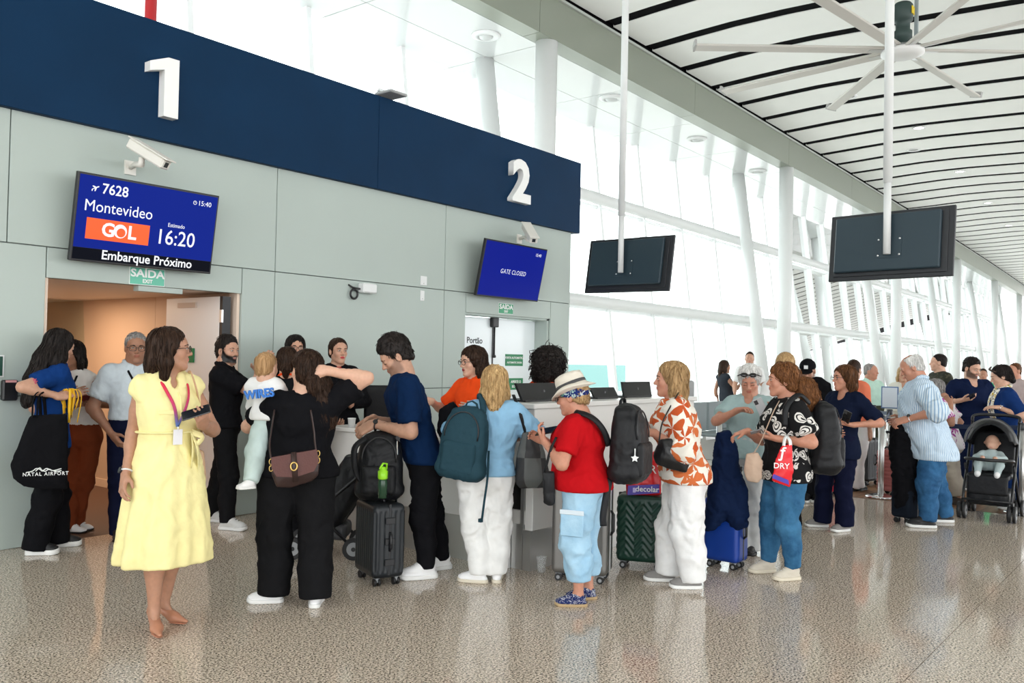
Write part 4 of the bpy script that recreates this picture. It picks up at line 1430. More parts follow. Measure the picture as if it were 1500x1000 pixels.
ESPA = petals('navy_speckled_canvas', (.010, .020, .10), (.6, .6, .62), (.5, .5, .55), 60, 4, .5)
BROWNS = mat('brown_sandal', (.035, .022, .015), .6)
BEIGESH = cloth('cream_leather_shoe', (.60, .55, .46))

def long_hair(c, ln=.20, t=.014, w=.075, back=-.085, front=(.086, .070), side=(.030, -.05), sides=True, spread=1., **k):
    lk = [([(0, -.075, .03), (0, back - .01, -.08), (0, back - .02, -ln)], [.070, w, w * .62], (1, .62))]
    if sides:
        for sx in (-1, 1):
            lk.append(([(sx * .070, -.02, .02), (sx * .082 * spread, -.025, -.07), (sx * .078 * spread, -.035, -ln * .92)], [.030, .036, .024], (0, .6)))
    return dict(c=c, t=t, front=front, side=side, nape=None, locks=lk + k.pop('locks', []), **k)
SHORT = dict(t=.010, ts=.003, front=(.078, .087), side=(.022, -.008), nape=-.050, slen=.006, srad=.0026, wild=.5, strand=(60, 60, 40), gamp=.004)

# ------------------------------------------------------------------ the people, left to right
P = {}
P['bluehair'] = person('woman with very long black hair, blue polo and black tote bag beside the gate wall', [(96, 800, 95), (62, 812, 75)], H=1.69, face=105, head=(88, 507, .0), hyaw=125, hpitch=14, bw=1.08,
    hip=(72, 655), tone='light', arms=(dict(w=(100, 580, -.12), el=(.3, -.5, -1)), dict(w=(86, 580, .24), el=(-.4, -.9, -.7), hd=(.3, 1, .25), pn=(.6, 0, -.5), curl=.9)),
    hair=dict(c='black', t=.016, front=(.070, .065), side=(.045, -.06), nape=None, locks=[([(0, -.07, .03), (0, -.115, -.12), (0, -.145, -.30), (0, -.145, -.46)], [.072, .085, .085, .06], (1, .6)),
        ([(-.07, -.01, .02), (-.092, -.03, -.10), (-.10, -.06, -.26), (-.09, -.08, -.40)], [.035, .045, .045, .03], (0, .6)), ([(.07, .0, .02), (.088, .0, -.10), (.09, -.01, -.26)], [.035, .042, .03], (0, .6))]),
    shirt=dict(m=ROYAL, sleeve=.34, se=.020, neck='polo', hem=.0), bottom=dict(m=BLK, r=(.098, .092, .092), hem=.035), shoes=('chunky', BSHOE, WSOLE))
P['vest'] = person('woman in white sleeveless vest and rust trousers standing just inside the corridor', [(119, 776, 60), (108, 780, 70)], H=1.60, face=-25, head=(104, 519, 0), hyaw=-40, tone='olive', q=1.2,
    arms=(dict(w=(123, 590, .22), el=(.8, -.4, -.8), hd=(-.6, .8, .3), pn=(-.6, 0, .6), curl=.8), dict(w=(110, 592, .22), el=(-.8, -.4, -.8))), hair=long_hair('black', .22), glasses=None,
    shirt=dict(m=WHITEC, sleeve=.03, neck='v', name='vest', hem=.15), bottom=dict(m=RUST, r=(.092, .078, .070), waist=.36), shoes=('flat', WSHOE, BSHOE))
P['polo'] = person('grey-haired man with glasses in a pale grey polo beside the open corridor', [(205, 784, 20), (174, 790, 5)], H=1.78, face=15, head=(199, 509), hyaw=6, hpitch=4, sex='m', tone='olive', bw=1.06, belly=.05, q=1.1,
    arms=(None, dict(w=(163, 634, .10), el=(-.8, -.5, -.3), curl=.6)), hair=dict(SHORT, c='grey', t=.006, front=(.080, .080)), glasses='rect', brow='dark', eyes=True,
    shirt=dict(m=PGREY, sleeve=.36, se=.026, neck='polo', hem=.12), bottom=dict(m=INDIGO, r=(.095, .074, .068), waist=.24), shoes=('flat', BSHOE, BSHOE))
P['yellow'] = person('woman in a pale yellow shirt dress and nude pumps, lanyard round her neck', [(250, 912, 50), (228, 928, 12)], H=1.63, face=28, head=(250, 512), hyaw=88, hpitch=-3, tone='tan', bw=1.04, neck=(.03, .155),
    skin=(.44, .23, .148),
    arms=(dict(w=(298, 622, .16), el=(.9, -.5, -.8), hd=(-.55, .75, .55), pn=(-.5, -.2, .8), curl=.75, thumb=.7), dict(w=(184, 694, .08), el=(.5, -1, 0), curl=.55)),
    hair=long_hair('dark', .165, t=.014, w=.070, front=(.080, .068), side=(.022, -.05)), glasses='round', lips=(.50, .17, .15),
    shirt=dict(m=YELLOW, sleeve=.06, se=.016, name='dress', neck='collar', e=.013, fold=.006, freq=8, carve=[((0, .075, .005), (.032, .075, .085))],
        skirt=[(.375, .258, .218), (.55, .242, .200), (.75, .220, .175), (.92, .194, .150), (1.04, .160, .124)], hem=.12), shoes=('heel', TANL, TANL))
P['beard'] = person('bearded man in black polo and black trousers beside the open white door', [(316, 764, 65), (341, 776, 60)], H=1.76, face=80, head=(334, 514), hyaw=42, sex='m', tone='light', bw=1.0, q=1.1, beard=1., brow='black',
    arms=(dict(w=(378, 545, .0), el=(.5, .3, -1)), dict(w=(385, 536, .10), el=(-.3, .5, -1), hd=(0, .5, .8), curl=.9)), hair=dict(SHORT, c='black', t=.016, top=.008), lips=(.36, .17, .14),
    shirt=dict(m=BLK, sleeve=.36, se=.024, neck='polo', hem=-.05), bottom=dict(m=BLK2, r=(.098, .072, .062), hem=.06), shoes=('sneaker', cloth('white_black_sneaker', (.62, .62, .60)), WSOLE, BLK))
P['glasses'] = person('black-haired woman with glasses half hidden behind the group at the wall', [(448, 757, 0), (436, 757, 0)], H=1.70, face=5, head=(433, 510), hyaw=12, tone='light', q=1.2, glasses='rect',
    hair=long_hair('black', .16, front=(.086, .062), side=(.03, -.05)), shirt=dict(m=BLK, sleeve=.36, neck='crew'), bottom=dict(m=BLK, r=(.092, .07, .065)), shoes=('flat', BSHOE, BSHOE))
P['scarf'] = person('dark-haired woman with orange collar, back turned, behind the toddler', [(412, 791, 180), (432, 790, 180)], H=1.64, face=175, head=(421, 530), tone='light', q=1.2,
    hair=dict(c='dark', t=.012, front=(.085, .08), side=(.0, -.03), nape=-.08, locks=[([(0, -.09, -.01), (0, -.12, -.06), (0, -.11, -.12)], [.04, .035, .02])]),
    shirt=dict(m=BLK, sleeve=.95), bottom=dict(m=BLK, r=(.092, .07, .065)), shoes=('flat', BSHOE, BSHOE))
P['carry'] = person('woman all in black with long wavy hair, seen from behind, holding a toddler', [(388, 882, -95), (463, 884, 172)], H=1.61, face=172, head=(447, 543, .02), hyaw=205, hroll=4, bw=1.30, bd=1.18, tone='fair', hip=(435, 690),
    arms=(dict(w=(404, 622, -.30), el=(1., -.5, -.35), curl=.6), dict(w=(480, 543, .14), el=(-1, .15, -.05), hd=(1, .1, .0), pn=(.1, .9, -.3), curl=.8)),
    hair=dict(c='dark', t=.015, front=(.07, .07), side=(-.005, -.03), nape=None, curl=38, camp=.006, locks=[([(-.01, -.08, .02), (-.055, -.115, -.09), (-.10, -.125, -.20), (-.10, -.125, -.30), (-.085, -.12, -.39)], [.060, .070, .080, .075, .045], (1, .65)),
        ([(-.05, -.06, -.02), (-.11, -.08, -.16), (-.145, -.08, -.28)], [.03, .04, .03], (1, .7))], carve=[((.095, -.005, -.02), (.05, .05, .06))]),
    shirt=dict(m=BLK, sleeve=.36, se=.030, neck='crew', hem=-.06, e=.020), bottom=dict(m=BLK2, r=(.125, .105, .105), hem=.05, fold=.006), shoes=('sneaker', WSHOE, WSOLE))
P['slick'] = person('woman with slicked-back hair, red lips, black blazer and orange trousers behind the counter end', [(498, 758, 10), (485, 758, 0)], H=1.73, face=12, head=(496, 514), hyaw=24, tone='light', q=1.1, lips=(.42, .02, .03),
    arms=(dict(w=(513, 592, .22), el=(.9, -.3, -.8), hd=(-.4, .6, .7), pn=(-.5, .2, .3), curl=.8), dict(w=(487, 626, .28), el=(-.8, -.4, -.8), hd=(.5, .9, .15), pn=(.4, 0, .8), curl=.7)),
    hair=dict(c='dark', t=.007, front=(.086, .082), side=(.012, -.02), nape=-.06, blobs=[((0, -.11, .02), (.04, .04, .04))], strand=(20, 90, 60), gamp=.003),
    shirt=dict(m=BLK, sleeve=.93, se=.018, name='blazer', hem=-.12, e=.02, carve=[((0, .10, -.04), (.028, .06, .10))]), bottom=dict(m=ORANGE, r=(.10, .085, .085)), shoes=('flat', BSHOE, BSHOE))
P['navyt'] = person('dark-haired man in navy T-shirt bending over the black suitcase handle', [(612, 847, -78), (635, 834, -70)], H=1.83, face=-82, head=(579, 523, 0), hyaw=-82, hpitch=32, sex='m', tone='light', bw=1.02, beard=.38, brow='black', neck=(.065, .135), hip=(622, 672), eyes='down',
    arms=(dict(w=(549, 621, .14), el=(.35, -.3, -1), hd=(-.1, .8, -.5), pn=(-.5, -.2, -.6), curl=.95), dict(w=(545, 614, -.14), el=(-.35, -.3, -1), hd=(.2, .8, -.5), pn=(.4, -.2, -.6), curl=.9)),
    hair=dict(SHORT, c='black', t=.017, top=.016, front=(.084, .086), curl=46, camp=.004), shirt=dict(m=NAVYT, sleeve=.40, se=.024, hem=-.04, e=.016, neck='crew', fold=.008),
    bottom=dict(m=BLK, r=(.098, .072, .058), hem=.07, fold=.009), shoes=('sneaker', WSHOE, WSOLE, mat('lace_grey', (.5, .5, .5), .7)), knee=(.03, .01))
P['orange1'] = person('dark-haired woman with glasses in an orange polo behind the counter', [(704, 788, -45), (688, 788, -50)], H=1.67, hs=1.05, face=-45, head=(692, 530), hyaw=-58, hpitch=4, tone='fair', q=1.0, glasses='round', lips=(.30, .03, .04), bw=1.05,
    arms=(dict(w=(700, 600, .2), el=(.6, -.5, -.8)), dict(w=(632, 588, .02), el=(-.8, -.3, -.8), hd=(-.8, .6, -.2), curl=.3)), hair=long_hair('dark', .20, front=(.084, .070), side=(.025, -.05), w=.08, spread=1.05, curl=30, camp=.005),
    shirt=dict(m=ORANGE, sleeve=.38, se=.022, neck='polo'), bottom=dict(m=BLK, r=(.095, .07, .065)), shoes=('flat', BSHOE, BSHOE))
P['blond'] = person('blonde woman in light blue shirt and white trousers, seen from behind, teal backpack', [(692, 852, -105), (728, 849, 178)], H=1.57, face=174, head=(725, 562), hyaw=178, hpitch=8, bw=1.10, bd=1.1, tone='fair', hip=(712, 700),
    arms=(dict(w=(690, 630, -.26), el=(1., -.3, -.6), curl=.5), dict(w=(760, 640, -.24), el=(-1., -.3, -.5), curl=.5)), hair=long_hair('blond', .165, t=.018, w=.078, spread=1.06, strand=(60, 60, 12), gamp=.009),
    shirt=dict(m=SKYB, sleeve=.46, se=.034, hem=.05, e=.022, fold=.010, freq=8, flare=.006), bottom=dict(m=WHITEJ, r=(.108, .088, .074), hem=.055, waist=.36, fold=.010), shoes=('sneaker', WSHOE, CSOLE))
P['curly'] = person('staff member with big curly black hair and orange shirt, back turned, behind the counter', [(800, 770, 160), (815, 770, 160)], H=1.66, face=150, head=(806, 537), tone='tan', q=1.15,
    arms=(None, None), hair=dict(c='black', t=.05, cut=True, front=(.085, .085), side=(.02, -.05), nape=None, blobs=[((0, -.05, -.06), (.125, .11, .10), .04), ((0, -.04, .06), (.115, .12, .10), .04)], curl=34, camp=.020, wild=1.2, srad=.004),
    shirt=dict(m=ORANGE, sleeve=.38, se=.022), bottom=dict(m=BLK, r=(.095, .07, .065)), shoes=('flat', BSHOE, BSHOE))
P['red'] = person('older woman in white sun hat, red top and light blue capri jeans with black backpack', [(836, 887, -88), (851, 877, -80)], H=1.50, face=-103, head=(838, 581), hyaw=-112, hpitch=10, bw=1.22, bd=1.38, belly=.05, tone='red', hip=(856, 706), neck=(.06, .135),
    arms=(dict(w=(799, 648, .10), el=(.7, -.2, -1), hd=(-.1, .5, .8), pn=(-.3, -.8, .5), curl=.8), dict(w=(796, 645, -.14), el=(-.7, -.3, -.8), curl=.6)), hair=dict(SHORT, c='sand', t=.008), lips=None, eyes='down', glasses='rect',
    shirt=dict(m=REDC, sleeve=.36, se=.022, hem=-.10, e=.018, fold=.005), bottom=dict(m=LJEANS, r=(.118, .094, .086), hem=.16, waist=.2, fold=.009), shoes=('espadrille', ESPA, JUTE))
P['floral'] = person('blonde woman in rust floral blouse and loose white trousers in profile', [(1004, 861, -82), (966, 850, -85)], H=1.65, face=-84, head=(982, 556), hyaw=-86, bw=1.12, bd=1.22, tone='red', hip=(1004, 694),
    arms=(dict(w=(957, 634, .16), el=(.5, -.8, -.6), hd=(0, 1, -.1), pn=(-.5, 0, -.8), curl=.9), dict(w=(952, 632, -.14), el=(-.5, -.8, -.6))), hair=long_hair('sand', .27, t=.016, w=.068, front=(.082, .070), side=(.030, -.06), back=-.070, gamp=.008),
    shirt=dict(m=FLORAL, sleeve=.62, se=.040, cuff=1.5, hem=-.10, e=.022, neck='collar', fold=.008, bust=1.0), bottom=dict(m=WHITEC, r=(.118, .102, .090), hem=.05, fold=.012, freq=7), shoes=('sneaker', GSHOE, WSOLE))
P['greytee'] = person('white-haired woman in pale grey tee, sunglasses on her head, looking at her phone', [(1100, 811, -10), (1080, 812, -20)], H=1.60, face=-12, head=(1098, 557), hyaw=-4, hpitch=24, bw=1.12, tone='red', eyes='down', brow='grey',
    arms=(dict(w=(1128, 606, .30), el=(.9, -.4, -.6), hd=(-.5, .6, .5), pn=(-.3, -.3, .9), curl=.6), dict(w=(1080, 601, .30), el=(-1., -.3, -.6), hd=(.8, .5, .2), pn=(.2, .2, -.9), curl=.6)),
    hair=dict(c='white', t=.018, front=(.090, .070), side=(.02, -.04), nape=-.09, strand=(60, 40, 14), gamp=.008), shirt=dict(m=AQUA, sleeve=.34, se=.022, hem=-.1, carve=[((0, .075, .005), (.045, .075, .06))]),
    bottom=dict(m=cloth('light_grey_trousers', (.48, .49, .48)), r=(.105, .085, .08)), shoes=('sandal', BSHOE, BSHOE))
P['hidden'] = person('fair-haired person mostly hidden behind the curly-haired woman', [(1166, 775, 180), (1148, 775, 180)], H=1.70, face=170, head=(1151, 536), tone='fair', q=1.45, hair=long_hair('sand', .12), shirt=dict(m=WHITEC, sleeve=.36), bottom=dict(m=BLK), shoes=('sneaker', BSHOE, BSHOE))
P['leaf'] = person('woman with curly auburn ponytail in black leaf-print top and blue jeans', [(1152, 849, -58), (1116, 838, -62)], H=1.61, face=-68, head=(1146, 557), hyaw=-80, hpitch=0, bw=1.18, bd=1.25, tone='red', hip=(1150, 690), neck=(.045, .150),
    arms=(dict(w=(1138, 642, .20), el=(.8, -.6, -.7), hd=(-.35, .9, .12), pn=(-.3, .1, .9), curl=.35), dict(w=(1094, 632, .06), el=(-.6, -.5, -.6), hd=(-.2, .9, -.3), pn=(.1, -.1, -1), curl=.8)),
    hair=dict(c='auburn', t=.012, front=(.086, .072), side=(.002, -.03), nape=-.07, curl=34, camp=.007, wild=.5, blobs=[], locks=[([(0, -.11, -.01), (.0, -.165, -.05), (0, -.19, -.12), (0, -.185, -.17)], [.042, .070, .076, .055])]),
    shirt=dict(m=LEAFP, sleeve=.40, se=.034, hem=-.12, e=.018, fold=.005, bust=1.0), bottom=dict(m=MJEANS, r=(.112, .076, .060), hem=.085, fold=.008), shoes=('sneaker', BEIGESH, CSOLE, WSHOE))
P['cap'] = person('man in black baseball cap looking down, jacket over one shoulder', [(1196, 735, -5), (1180, 735, -10)], H=1.74, face=-5, head=(1183, 543), hyaw=-8, hpitch=22, sex='m', tone='light', q=1.45, beard=.5, eyes='down', hair=dict(SHORT, c='black', t=.008),
    arms=(dict(w=(1198, 592, .28), el=(.8, -.4, -.8)), dict(w=(1182, 592, .28), el=(-.8, -.4, -.8))), shirt=dict(m=cloth('pale_blue_print_shirt', (.34, .44, .58)), sleeve=.36, neck='polo'), bottom=dict(m=BLK), shoes=('sneaker', BSHOE, WSOLE))
P['bob'] = person('woman with brown bob in navy top and flared navy trousers holding a phone', [(1231, 778, -45), (1196, 771, -75)], H=1.62, face=-42, head=(1236, 554), hyaw=-60, hpitch=-2, bw=1.10, bd=1.15, tone='red', q=1.1, glasses='rect', hip=(1228, 660),
    arms=(dict(w=(1250, 622, .24), el=(.9, -.5, -.7), hd=(-.8, .5, .1), pn=(-.2, .2, .9), curl=.7), dict(w=(1226, 632, .2), el=(-.8, -.5, -.8), curl=.5)),
    hair=long_hair('brown', .125, t=.018, w=.075, spread=1.1, back=-.075, front=(.088, .068), side=(.02, -.05)), shirt=dict(m=cloth('navy_tunic', (.006, .010, .028)), sleeve=.44, se=.024, hem=-.12, carve=[((0, .075, .005), (.058, .08, .080))]),
    bottom=dict(m=INDIGO, r=(.104, .070, .092), hem=.05), shoes=('sneaker', GSHOE, WSOLE))
P['coral'] = person('dark-haired person in coral top and white trousers standing behind the woman with the bob', [(1262, 718, 160), (1252, 718, 160)], H=1.70, face=150, head=(1252, 542), tone='light', q=1.75, hair=dict(SHORT, c='dark', t=.016), shirt=dict(m=CORAL, sleeve=.36), bottom=dict(m=WHITEC), shoes=('sneaker', BSHOE, BSHOE))
P['mint'] = person('balding man in mint green polo far behind the queue', [(1282, 682, 60), (1271, 683, 60)], H=1.74, face=45, head=(1276, 544), hyaw=70, sex='m', tone='red', q=1.75, bw=1.1, belly=.06, hair=dict(SHORT, c='grey', t=.004, front=(.06, .08)), shirt=dict(m=MINT, sleeve=.36, se=.026, neck='polo', hem=.1), bottom=dict(m=OLIVE, r=(.1, .08, .075)), shoes=('sneaker', BSHOE, BSHOE))
P['stripe'] = person('tall balding white-haired man in untucked blue striped shirt and jeans', [(1349, 772, -78), (1376, 764, -72)], H=1.83, face=-80, head=(1335, 538), hyaw=-84, hpitch=26, sex='m', tone='red', bw=1.12, bd=1.25, belly=.07, q=1.05, neck=(.075, .135), hip=(1366, 650), eyes='down', brow='white',
    arms=(dict(w=(1331, 613, .30), el=(1.0, -.5, -.8), hd=(-.1, 1, -.35), pn=(-.5, 0, -.8), curl=.9), dict(w=(1324, 614, -.12), el=(-.4, -.6, -1), hd=(0, 1, -.35), curl=.9)),
    hair=dict(c='white', t=.008, front=(.03, .055), side=(.005, -.03), nape=-.06, carve=[((0, .0, .125), (.062, .095, .042))], strand=(60, 60, 40)), shirt=dict(m=STRIPE, sleeve=.56, se=.040, cuff=1.2, hem=-.24, e=.022, neck='collar', flare=.012, fold=.010),
    bottom=dict(m=JEANS, r=(.108, .084, .072), hem=.06, fold=.012), shoes=('sneaker', BSHOE, WSOLE))
P['suit'] = person('long-haired woman in cream suit far behind the striped-shirt man', [(1329, 681, 0), (1318, 681, 0)], H=1.66, face=10, head=(1323, 548), tone='light', q=1.75, hair=long_hair('sand', .26), shirt=dict(m=CREAM, sleeve=.92, name='jacket', carve=[((0, .09, -.03), (.03, .06, .09))]), bottom=dict(m=CREAM, r=(.105, .1, .1)), shoes=('flat', WSHOE, WSOLE))
P['camo'] = person('dark-haired man in dark patterned shirt behind the striped-shirt man', [(1386, 694, -70), (1376, 694, -70)], H=1.74, face=-60, head=(1374, 531), hyaw=-85, sex='m', tone='fair', q=1.75, hair=dict(SHORT, c='black', t=.010), shirt=dict(m=CAMO, sleeve=.4), bottom=dict(m=BLK), shoes=('sneaker', BSHOE, BSHOE))
P['purple'] = person('woman in purple floral blouse, beige trousers and sandals behind the striped-shirt man', [(1397, 738, -60), (1363, 733, -50)], H=1.54, face=-95, head=(1368, 570), hyaw=-95, neck=(.10, .12), bw=1.15, bd=1.15, tone='tan', q=1.2, hip=(1391, 650), hair=dict(SHORT, c='grey', t=.012),
    arms=(dict(w=(1392, 592, .2), el=(.6, -.5, -.9), hd=(-.3, .5, .7), curl=.7), dict(w=(1385, 600, .0))), shirt=dict(m=PURPLE, sleeve=.40, se=.03, hem=-.1), bottom=dict(m=BEIGE, r=(.110, .095, .088), hem=.10), shoes=('sandal', BROWNS, BROWNS))
P['vneck'] = person('dark-bearded man in navy V-neck T-shirt beside the pram', [(1432, 716, 20), (1417, 717, 10)], H=1.82, face=28, head=(1424, 540), hyaw=48, hpitch=14, sex='m', tone='fair', q=1.15, bw=1.1, beard=.8, brow='black',
    arms=(dict(w=(1452, 592, .22), el=(.8, -.4, -.8), hd=(-.2, .9, -.3), curl=.5), dict(w=(1408, 586, .25), el=(-.9, -.4, -.8), hd=(.7, .6, .2), pn=(.1, -.2, .9), curl=.5)),
    hair=dict(SHORT, c='black', t=.014, top=.008), shirt=dict(m=NAVYC, sleeve=.40, se=.024, carve=[((0, .080, .005), (.050, .08, .095))]), bottom=dict(m=NAVYC), shoes=('sneaker', BSHOE, WSOLE))
P['navylady'] = person('dark-haired woman in deep blue dress with patterned scarf leaning over the pram', [(1489, 743, -70), (1478, 746, -70)], H=1.66, face=-72, head=(1466, 551), hyaw=-82, hpitch=18, tone='fair', q=1.1, bw=1.08, bd=1.1, eyes='down', hip=(1484, 650),
    arms=(dict(w=(1464, 597, .20), el=(.6, -.7, -.8), hd=(-.1, 1, .0), pn=(-.2, 0, -.9), curl=.5), dict(w=(1462, 596, -.05), el=(-.5, -.7, -.8), curl=.5)),
    hair=dict(c='black', t=.012, front=(.086, .075), side=(.01, -.03), nape=-.075, locks=[([(0, -.08, -.02), (0, -.10, -.08)], [.05, .03])]), shirt=dict(m=COBALT, sleeve=.42, se=.026, name='dress', skirt=[(.10, .235, .205), (.5, .225, .195), (.80, .215, .175)], hem=.05, e=.022), shoes=('sneaker', WSHOE, WSOLE))
P['edge'] = person('brown-haired man with maroon straps at the far edge behind the scarf woman', [(1497, 684, -40), (1487, 684, -40)], H=1.74, face=-45, head=(1486, 543), sex='m', tone='red', q=1.75, hair=dict(SHORT, c='brown', t=.008), shirt=dict(m=cloth('grey_rose_shirt', (.45, .36, .35)), sleeve=.4), bottom=dict(m=BLK), shoes=('sneaker', BSHOE, BSHOE))
P['tank'] = person('woman in dark tank dress far away by the windows', [(1070, 650, 130), (1061, 650, 130)], H=1.66, face=120, head=(1062, 537), hyaw=110, tone='tan', q=2.2, arms=(None, dict(w=(1088, 556, .1), el=(-.5, 0, -1))), hair=long_hair('dark', .2), shirt=dict(m=cloth('charcoal_cloth', (.03, .035, .045)), sleeve=.02, name='dress', skirt=[(.3, .19, .16), (.8, .18, .14)], hem=.1), shoes=('flat', BSHOE, BSHOE))
P['farman'] = person('man far away by the windows holding a small child', [(1102, 654, 20), (1093, 654, 10)], H=1.80, face=0, head=(1098, 525), sex='m', tone='light', q=2.2, hair=dict(SHORT, c='dark', t=.01), shirt=dict(m=WHITEC, sleeve=.36), bottom=dict(m=OLIVE), shoes=('sneaker', BSHOE, BSHOE))
P['fargreen'] = person('small far figure in bright green shirt beyond the pram', [(1444, 668, 0), (1436, 668, 0)], H=1.35, face=0, head=(1440, 549), tone='tan', q=2.2, hair=dict(SHORT, c='dark', t=.01), shirt=dict(m=cloth('bright_green_shirt', (.02, .42, .16)), sleeve=.36), bottom=dict(m=BLK), shoes=('sneaker', BSHOE, BSHOE))
# ================================================================== THINGS ON THE WALL AND UNDER THE CEILING
def quad_frame(tl, tr, br, bl_):
    """rectangle through four points: centre, x axis, y axis, normal, width, height"""
    tl, tr, br, bl_ = [np.array(p, float) for p in (tl, tr, br, bl_)]
    c = (tl + tr + br + bl_) / 4
    ex = _unit((tr + br) - (tl + bl_)); ey = (tl + tr) - (bl_ + br); ey = _unit(ey - ex * (ey @ ex))
    return c, ex, ey, np.cross(ex, ey), .5 * (np.linalg.norm(tr - tl) + np.linalg.norm(br - bl_)), .5 * (np.linalg.norm(tl - bl_) + np.linalg.norm(tr - br))
SCRB = mat('screen_blue', (.0, .0, .0), .5, spec=.05, emit=(.006, .020, .26), estr=1.0)
SCRD = mat('screen_black', (.0, .0, .0), .5, spec=.05, emit=(.004, .005, .010), estr=1.0)
SCRW = mat('screen_white', (0, 0, 0), .4, emit=(.93, .95, 1.0), estr=1.0)
SCRO = mat('screen_orange', (0, 0, 0), .4, emit=(1.0, .105, .004), estr=1.0)
def wall_tv(px, label, ybot, ytop):
    tl, tr, br, bb = px
    P4 = [on_axis(*tl, 1, ytop), on_axis(*tr, 1, ytop), on_axis(*br, 1, ybot), on_axis(*bb, 1, ybot)]
    c, ex, ey, n, w, h = quad_frame(*P4)
    ex = np.array([1., 0, 0]); ey = _unit(ey - ex * (ey @ ex)); n = np.cross(ex, ey)
    t = thing('wall_tv', label, 'screen', c)
    M = basis_matrix(c, ex, ey, n)
    MB().box((-w / 2, -h / 2, -.045), (w / 2, h / 2, 0), M, .004).build('casing', BLACKP, t)
    MB().box((-w * .2, -h * .2, -.16), (w * .2, h * .2, -.045), M).build('wall_bracket', BLACKP, t)
    return t, M, w, h
t, M, w, h = wall_tv([(114, 252), (321, 285), (309, 397), (103, 386)], 'lit departure screen showing flight 7628 to Montevideo above the open corridor', 7.15, 7.04)
scr = MB().box((-w * .488, -h * .34, .0005), (w * .488, h * .475, .002), M).build('screen', SCRB, t)
scb = MB().box((-w * .488, -h * .475, .0005), (w * .488, -h * .342, .002), M).build('status_strip', SCRD, t)
def scr_text(body, x, y, size, m_=SCRW, bold=0., align='CENTER', par=scr, sx=1., MM=None, **k):
    return text('lettering', body, size * h, (MM or M) @ Matrix.Translation((x * w, y * h, .003)), m_, par, depth=.0006, bold=bold, align=align, sx=sx, **k)
scr_text('7628', -.255, .345, .165, bold=.012, sx=.95)
scr_text('Montevideo', -.215, .135, .185, sx=.92)
scr_text('15:40', .39, .365, .085)
scr_text('Estimado', .195, .045, .068, sx=.9)
scr_text('16:20', .20, -.115, .255, bold=.004, sx=.93)
scr_text('Embarque Próximo', .02, -.405, .150, bold=.014, par=scb, sx=.98)
lg = MB().box((-w * .42, -h * .235, .002), (w * .005, h * .005, .0028), M).build('airline_logo', SCRO, scr)
for ch, x in (('G', -.275), ('L', -.115)):
    text('lettering', ch, .215 * h, M @ Matrix.Translation((x * w, -.117 * h, .0036)), SCRW, lg, depth=.0006, bold=.028)
MB().tube([M @ Vector((-.192 * w + .066 * h * math.cos(a), -.117 * h + .066 * h * math.sin(a), .0036)) for a in np.linspace(0, 6.28, 33)[:-1]], [.0100 + .007 * math.sin(a - .6) for a in np.linspace(0, 6.28, 33)[:-1]], 6, closed=True).build('logo_ring', SCRW, lg)
mb = MB()   # little aeroplane
pl = [(-.052, -.002), (-.04, .004), (-.012, .003), (-.028, .034), (-.014, .034), (.014, .006), (.038, .008), (.05, .0), (.038, -.008), (.014, -.006), (-.014, -.034), (-.028, -.034), (-.012, -.003), (-.034, -.004), (-.05, -.02), (-.058, -.02)]
a = math.radians(28)
mb.prism([((x * math.cos(a) - y * math.sin(a)) * h * .95 - .385 * w, (x * math.sin(a) + y * math.cos(a)) * h * .95 + .345 * h) for x, y in pl[::-1]], .0025, .0032, M); mb.build('plane_symbol', SCRW, scr)
mb = MB(); cxx, cyy = .315 * w, .365 * h
mb.tube([M @ Vector((cxx + .022 * h * math.cos(a), cyy + .022 * h * math.sin(a), .003)) for a in np.linspace(0, 6.28, 21)[:-1]], .0022, 5, closed=True)
mb.tube([M @ Vector((cxx + p[0] * h, cyy + p[1] * h, .003)) for p in ((0, .014), (0, 0), (.010, 0))], .0018, 4); mb.build('clock_symbol', SCRW, scr)
t, M, w, h = wall_tv([(710, 350), (801, 364), (789, 441), (700, 434)], 'blue gate closed screen above the white double door', 7.13, 6.98)
scr = MB().box((-w * .488, -h * .475, .0005), (w * .488, h * .475, .002), M).build('screen', mat('screen_deep_blue', (0, 0, 0), .5, spec=.05, emit=(.006, .014, .25), estr=1.0), t)
scr_text('GATE CLOSED', 0., -.02, .115, bold=-.006, par=scr, sx=.9, shear=.15, space=1.12, MM=M)
scr_text('15:40', .36, .36, .08, par=scr, MM=M)

# gate numerals
NUMW = mat('numeral_white', (.88, .88, .86), .4)
def numeral_one(label):
    a = on_axis(219, 130, 1, WY - .16); b = on_axis(262, 130, 1, WY - .16)
    z1 = on_axis(250, 85, 1, WY - .16)[2]; z0 = on_axis(250, 172, 1, WY - .16)[2]
    w_, h_ = b[0] - a[0], z1 - z0
    poly = [(0, .70), (.50, .78), (.50, 0), (1, 0), (1, 1), (.62, 1), (0, .86)]
    o = MB().prism([(x * w_, z * h_) for x, z in poly], 0, .09, basis_matrix((a[0], WY - .07, z0), (1, 0, 0), (0, 0, 1), (0, -1, 0))).build('gate_numeral', NUMW, None, loc=(a[0] + w_ * .75, WY - .1, z0))
    return tag(o, label, 'numeral')
def numeral(ch, u, v, hpx_top, hpx_bot, label, sx):
    p = on_axis(u, v, 1, WY - .07); z1 = on_axis(u, hpx_top, 1, WY - .07)[2]; z0 = on_axis(u, hpx_bot, 1, WY - .07)[2]
    size = (z1 - z0) / .73
    M = basis_matrix((p[0], WY - .07 - .045, (z0 + z1) / 2), (1, 0, 0), (0, 0, 1), (0, -1, 0))
    o = text('gate_numeral', ch, size, M, NUMW, None, depth=.09, bold=.036, sx=sx)
    me = o.data; c = np.array([p[0], WY - .1, z0])
    me.transform(Matrix.Translation(Vector(-c))); o.location = c
    return tag(o, label, 'numeral')
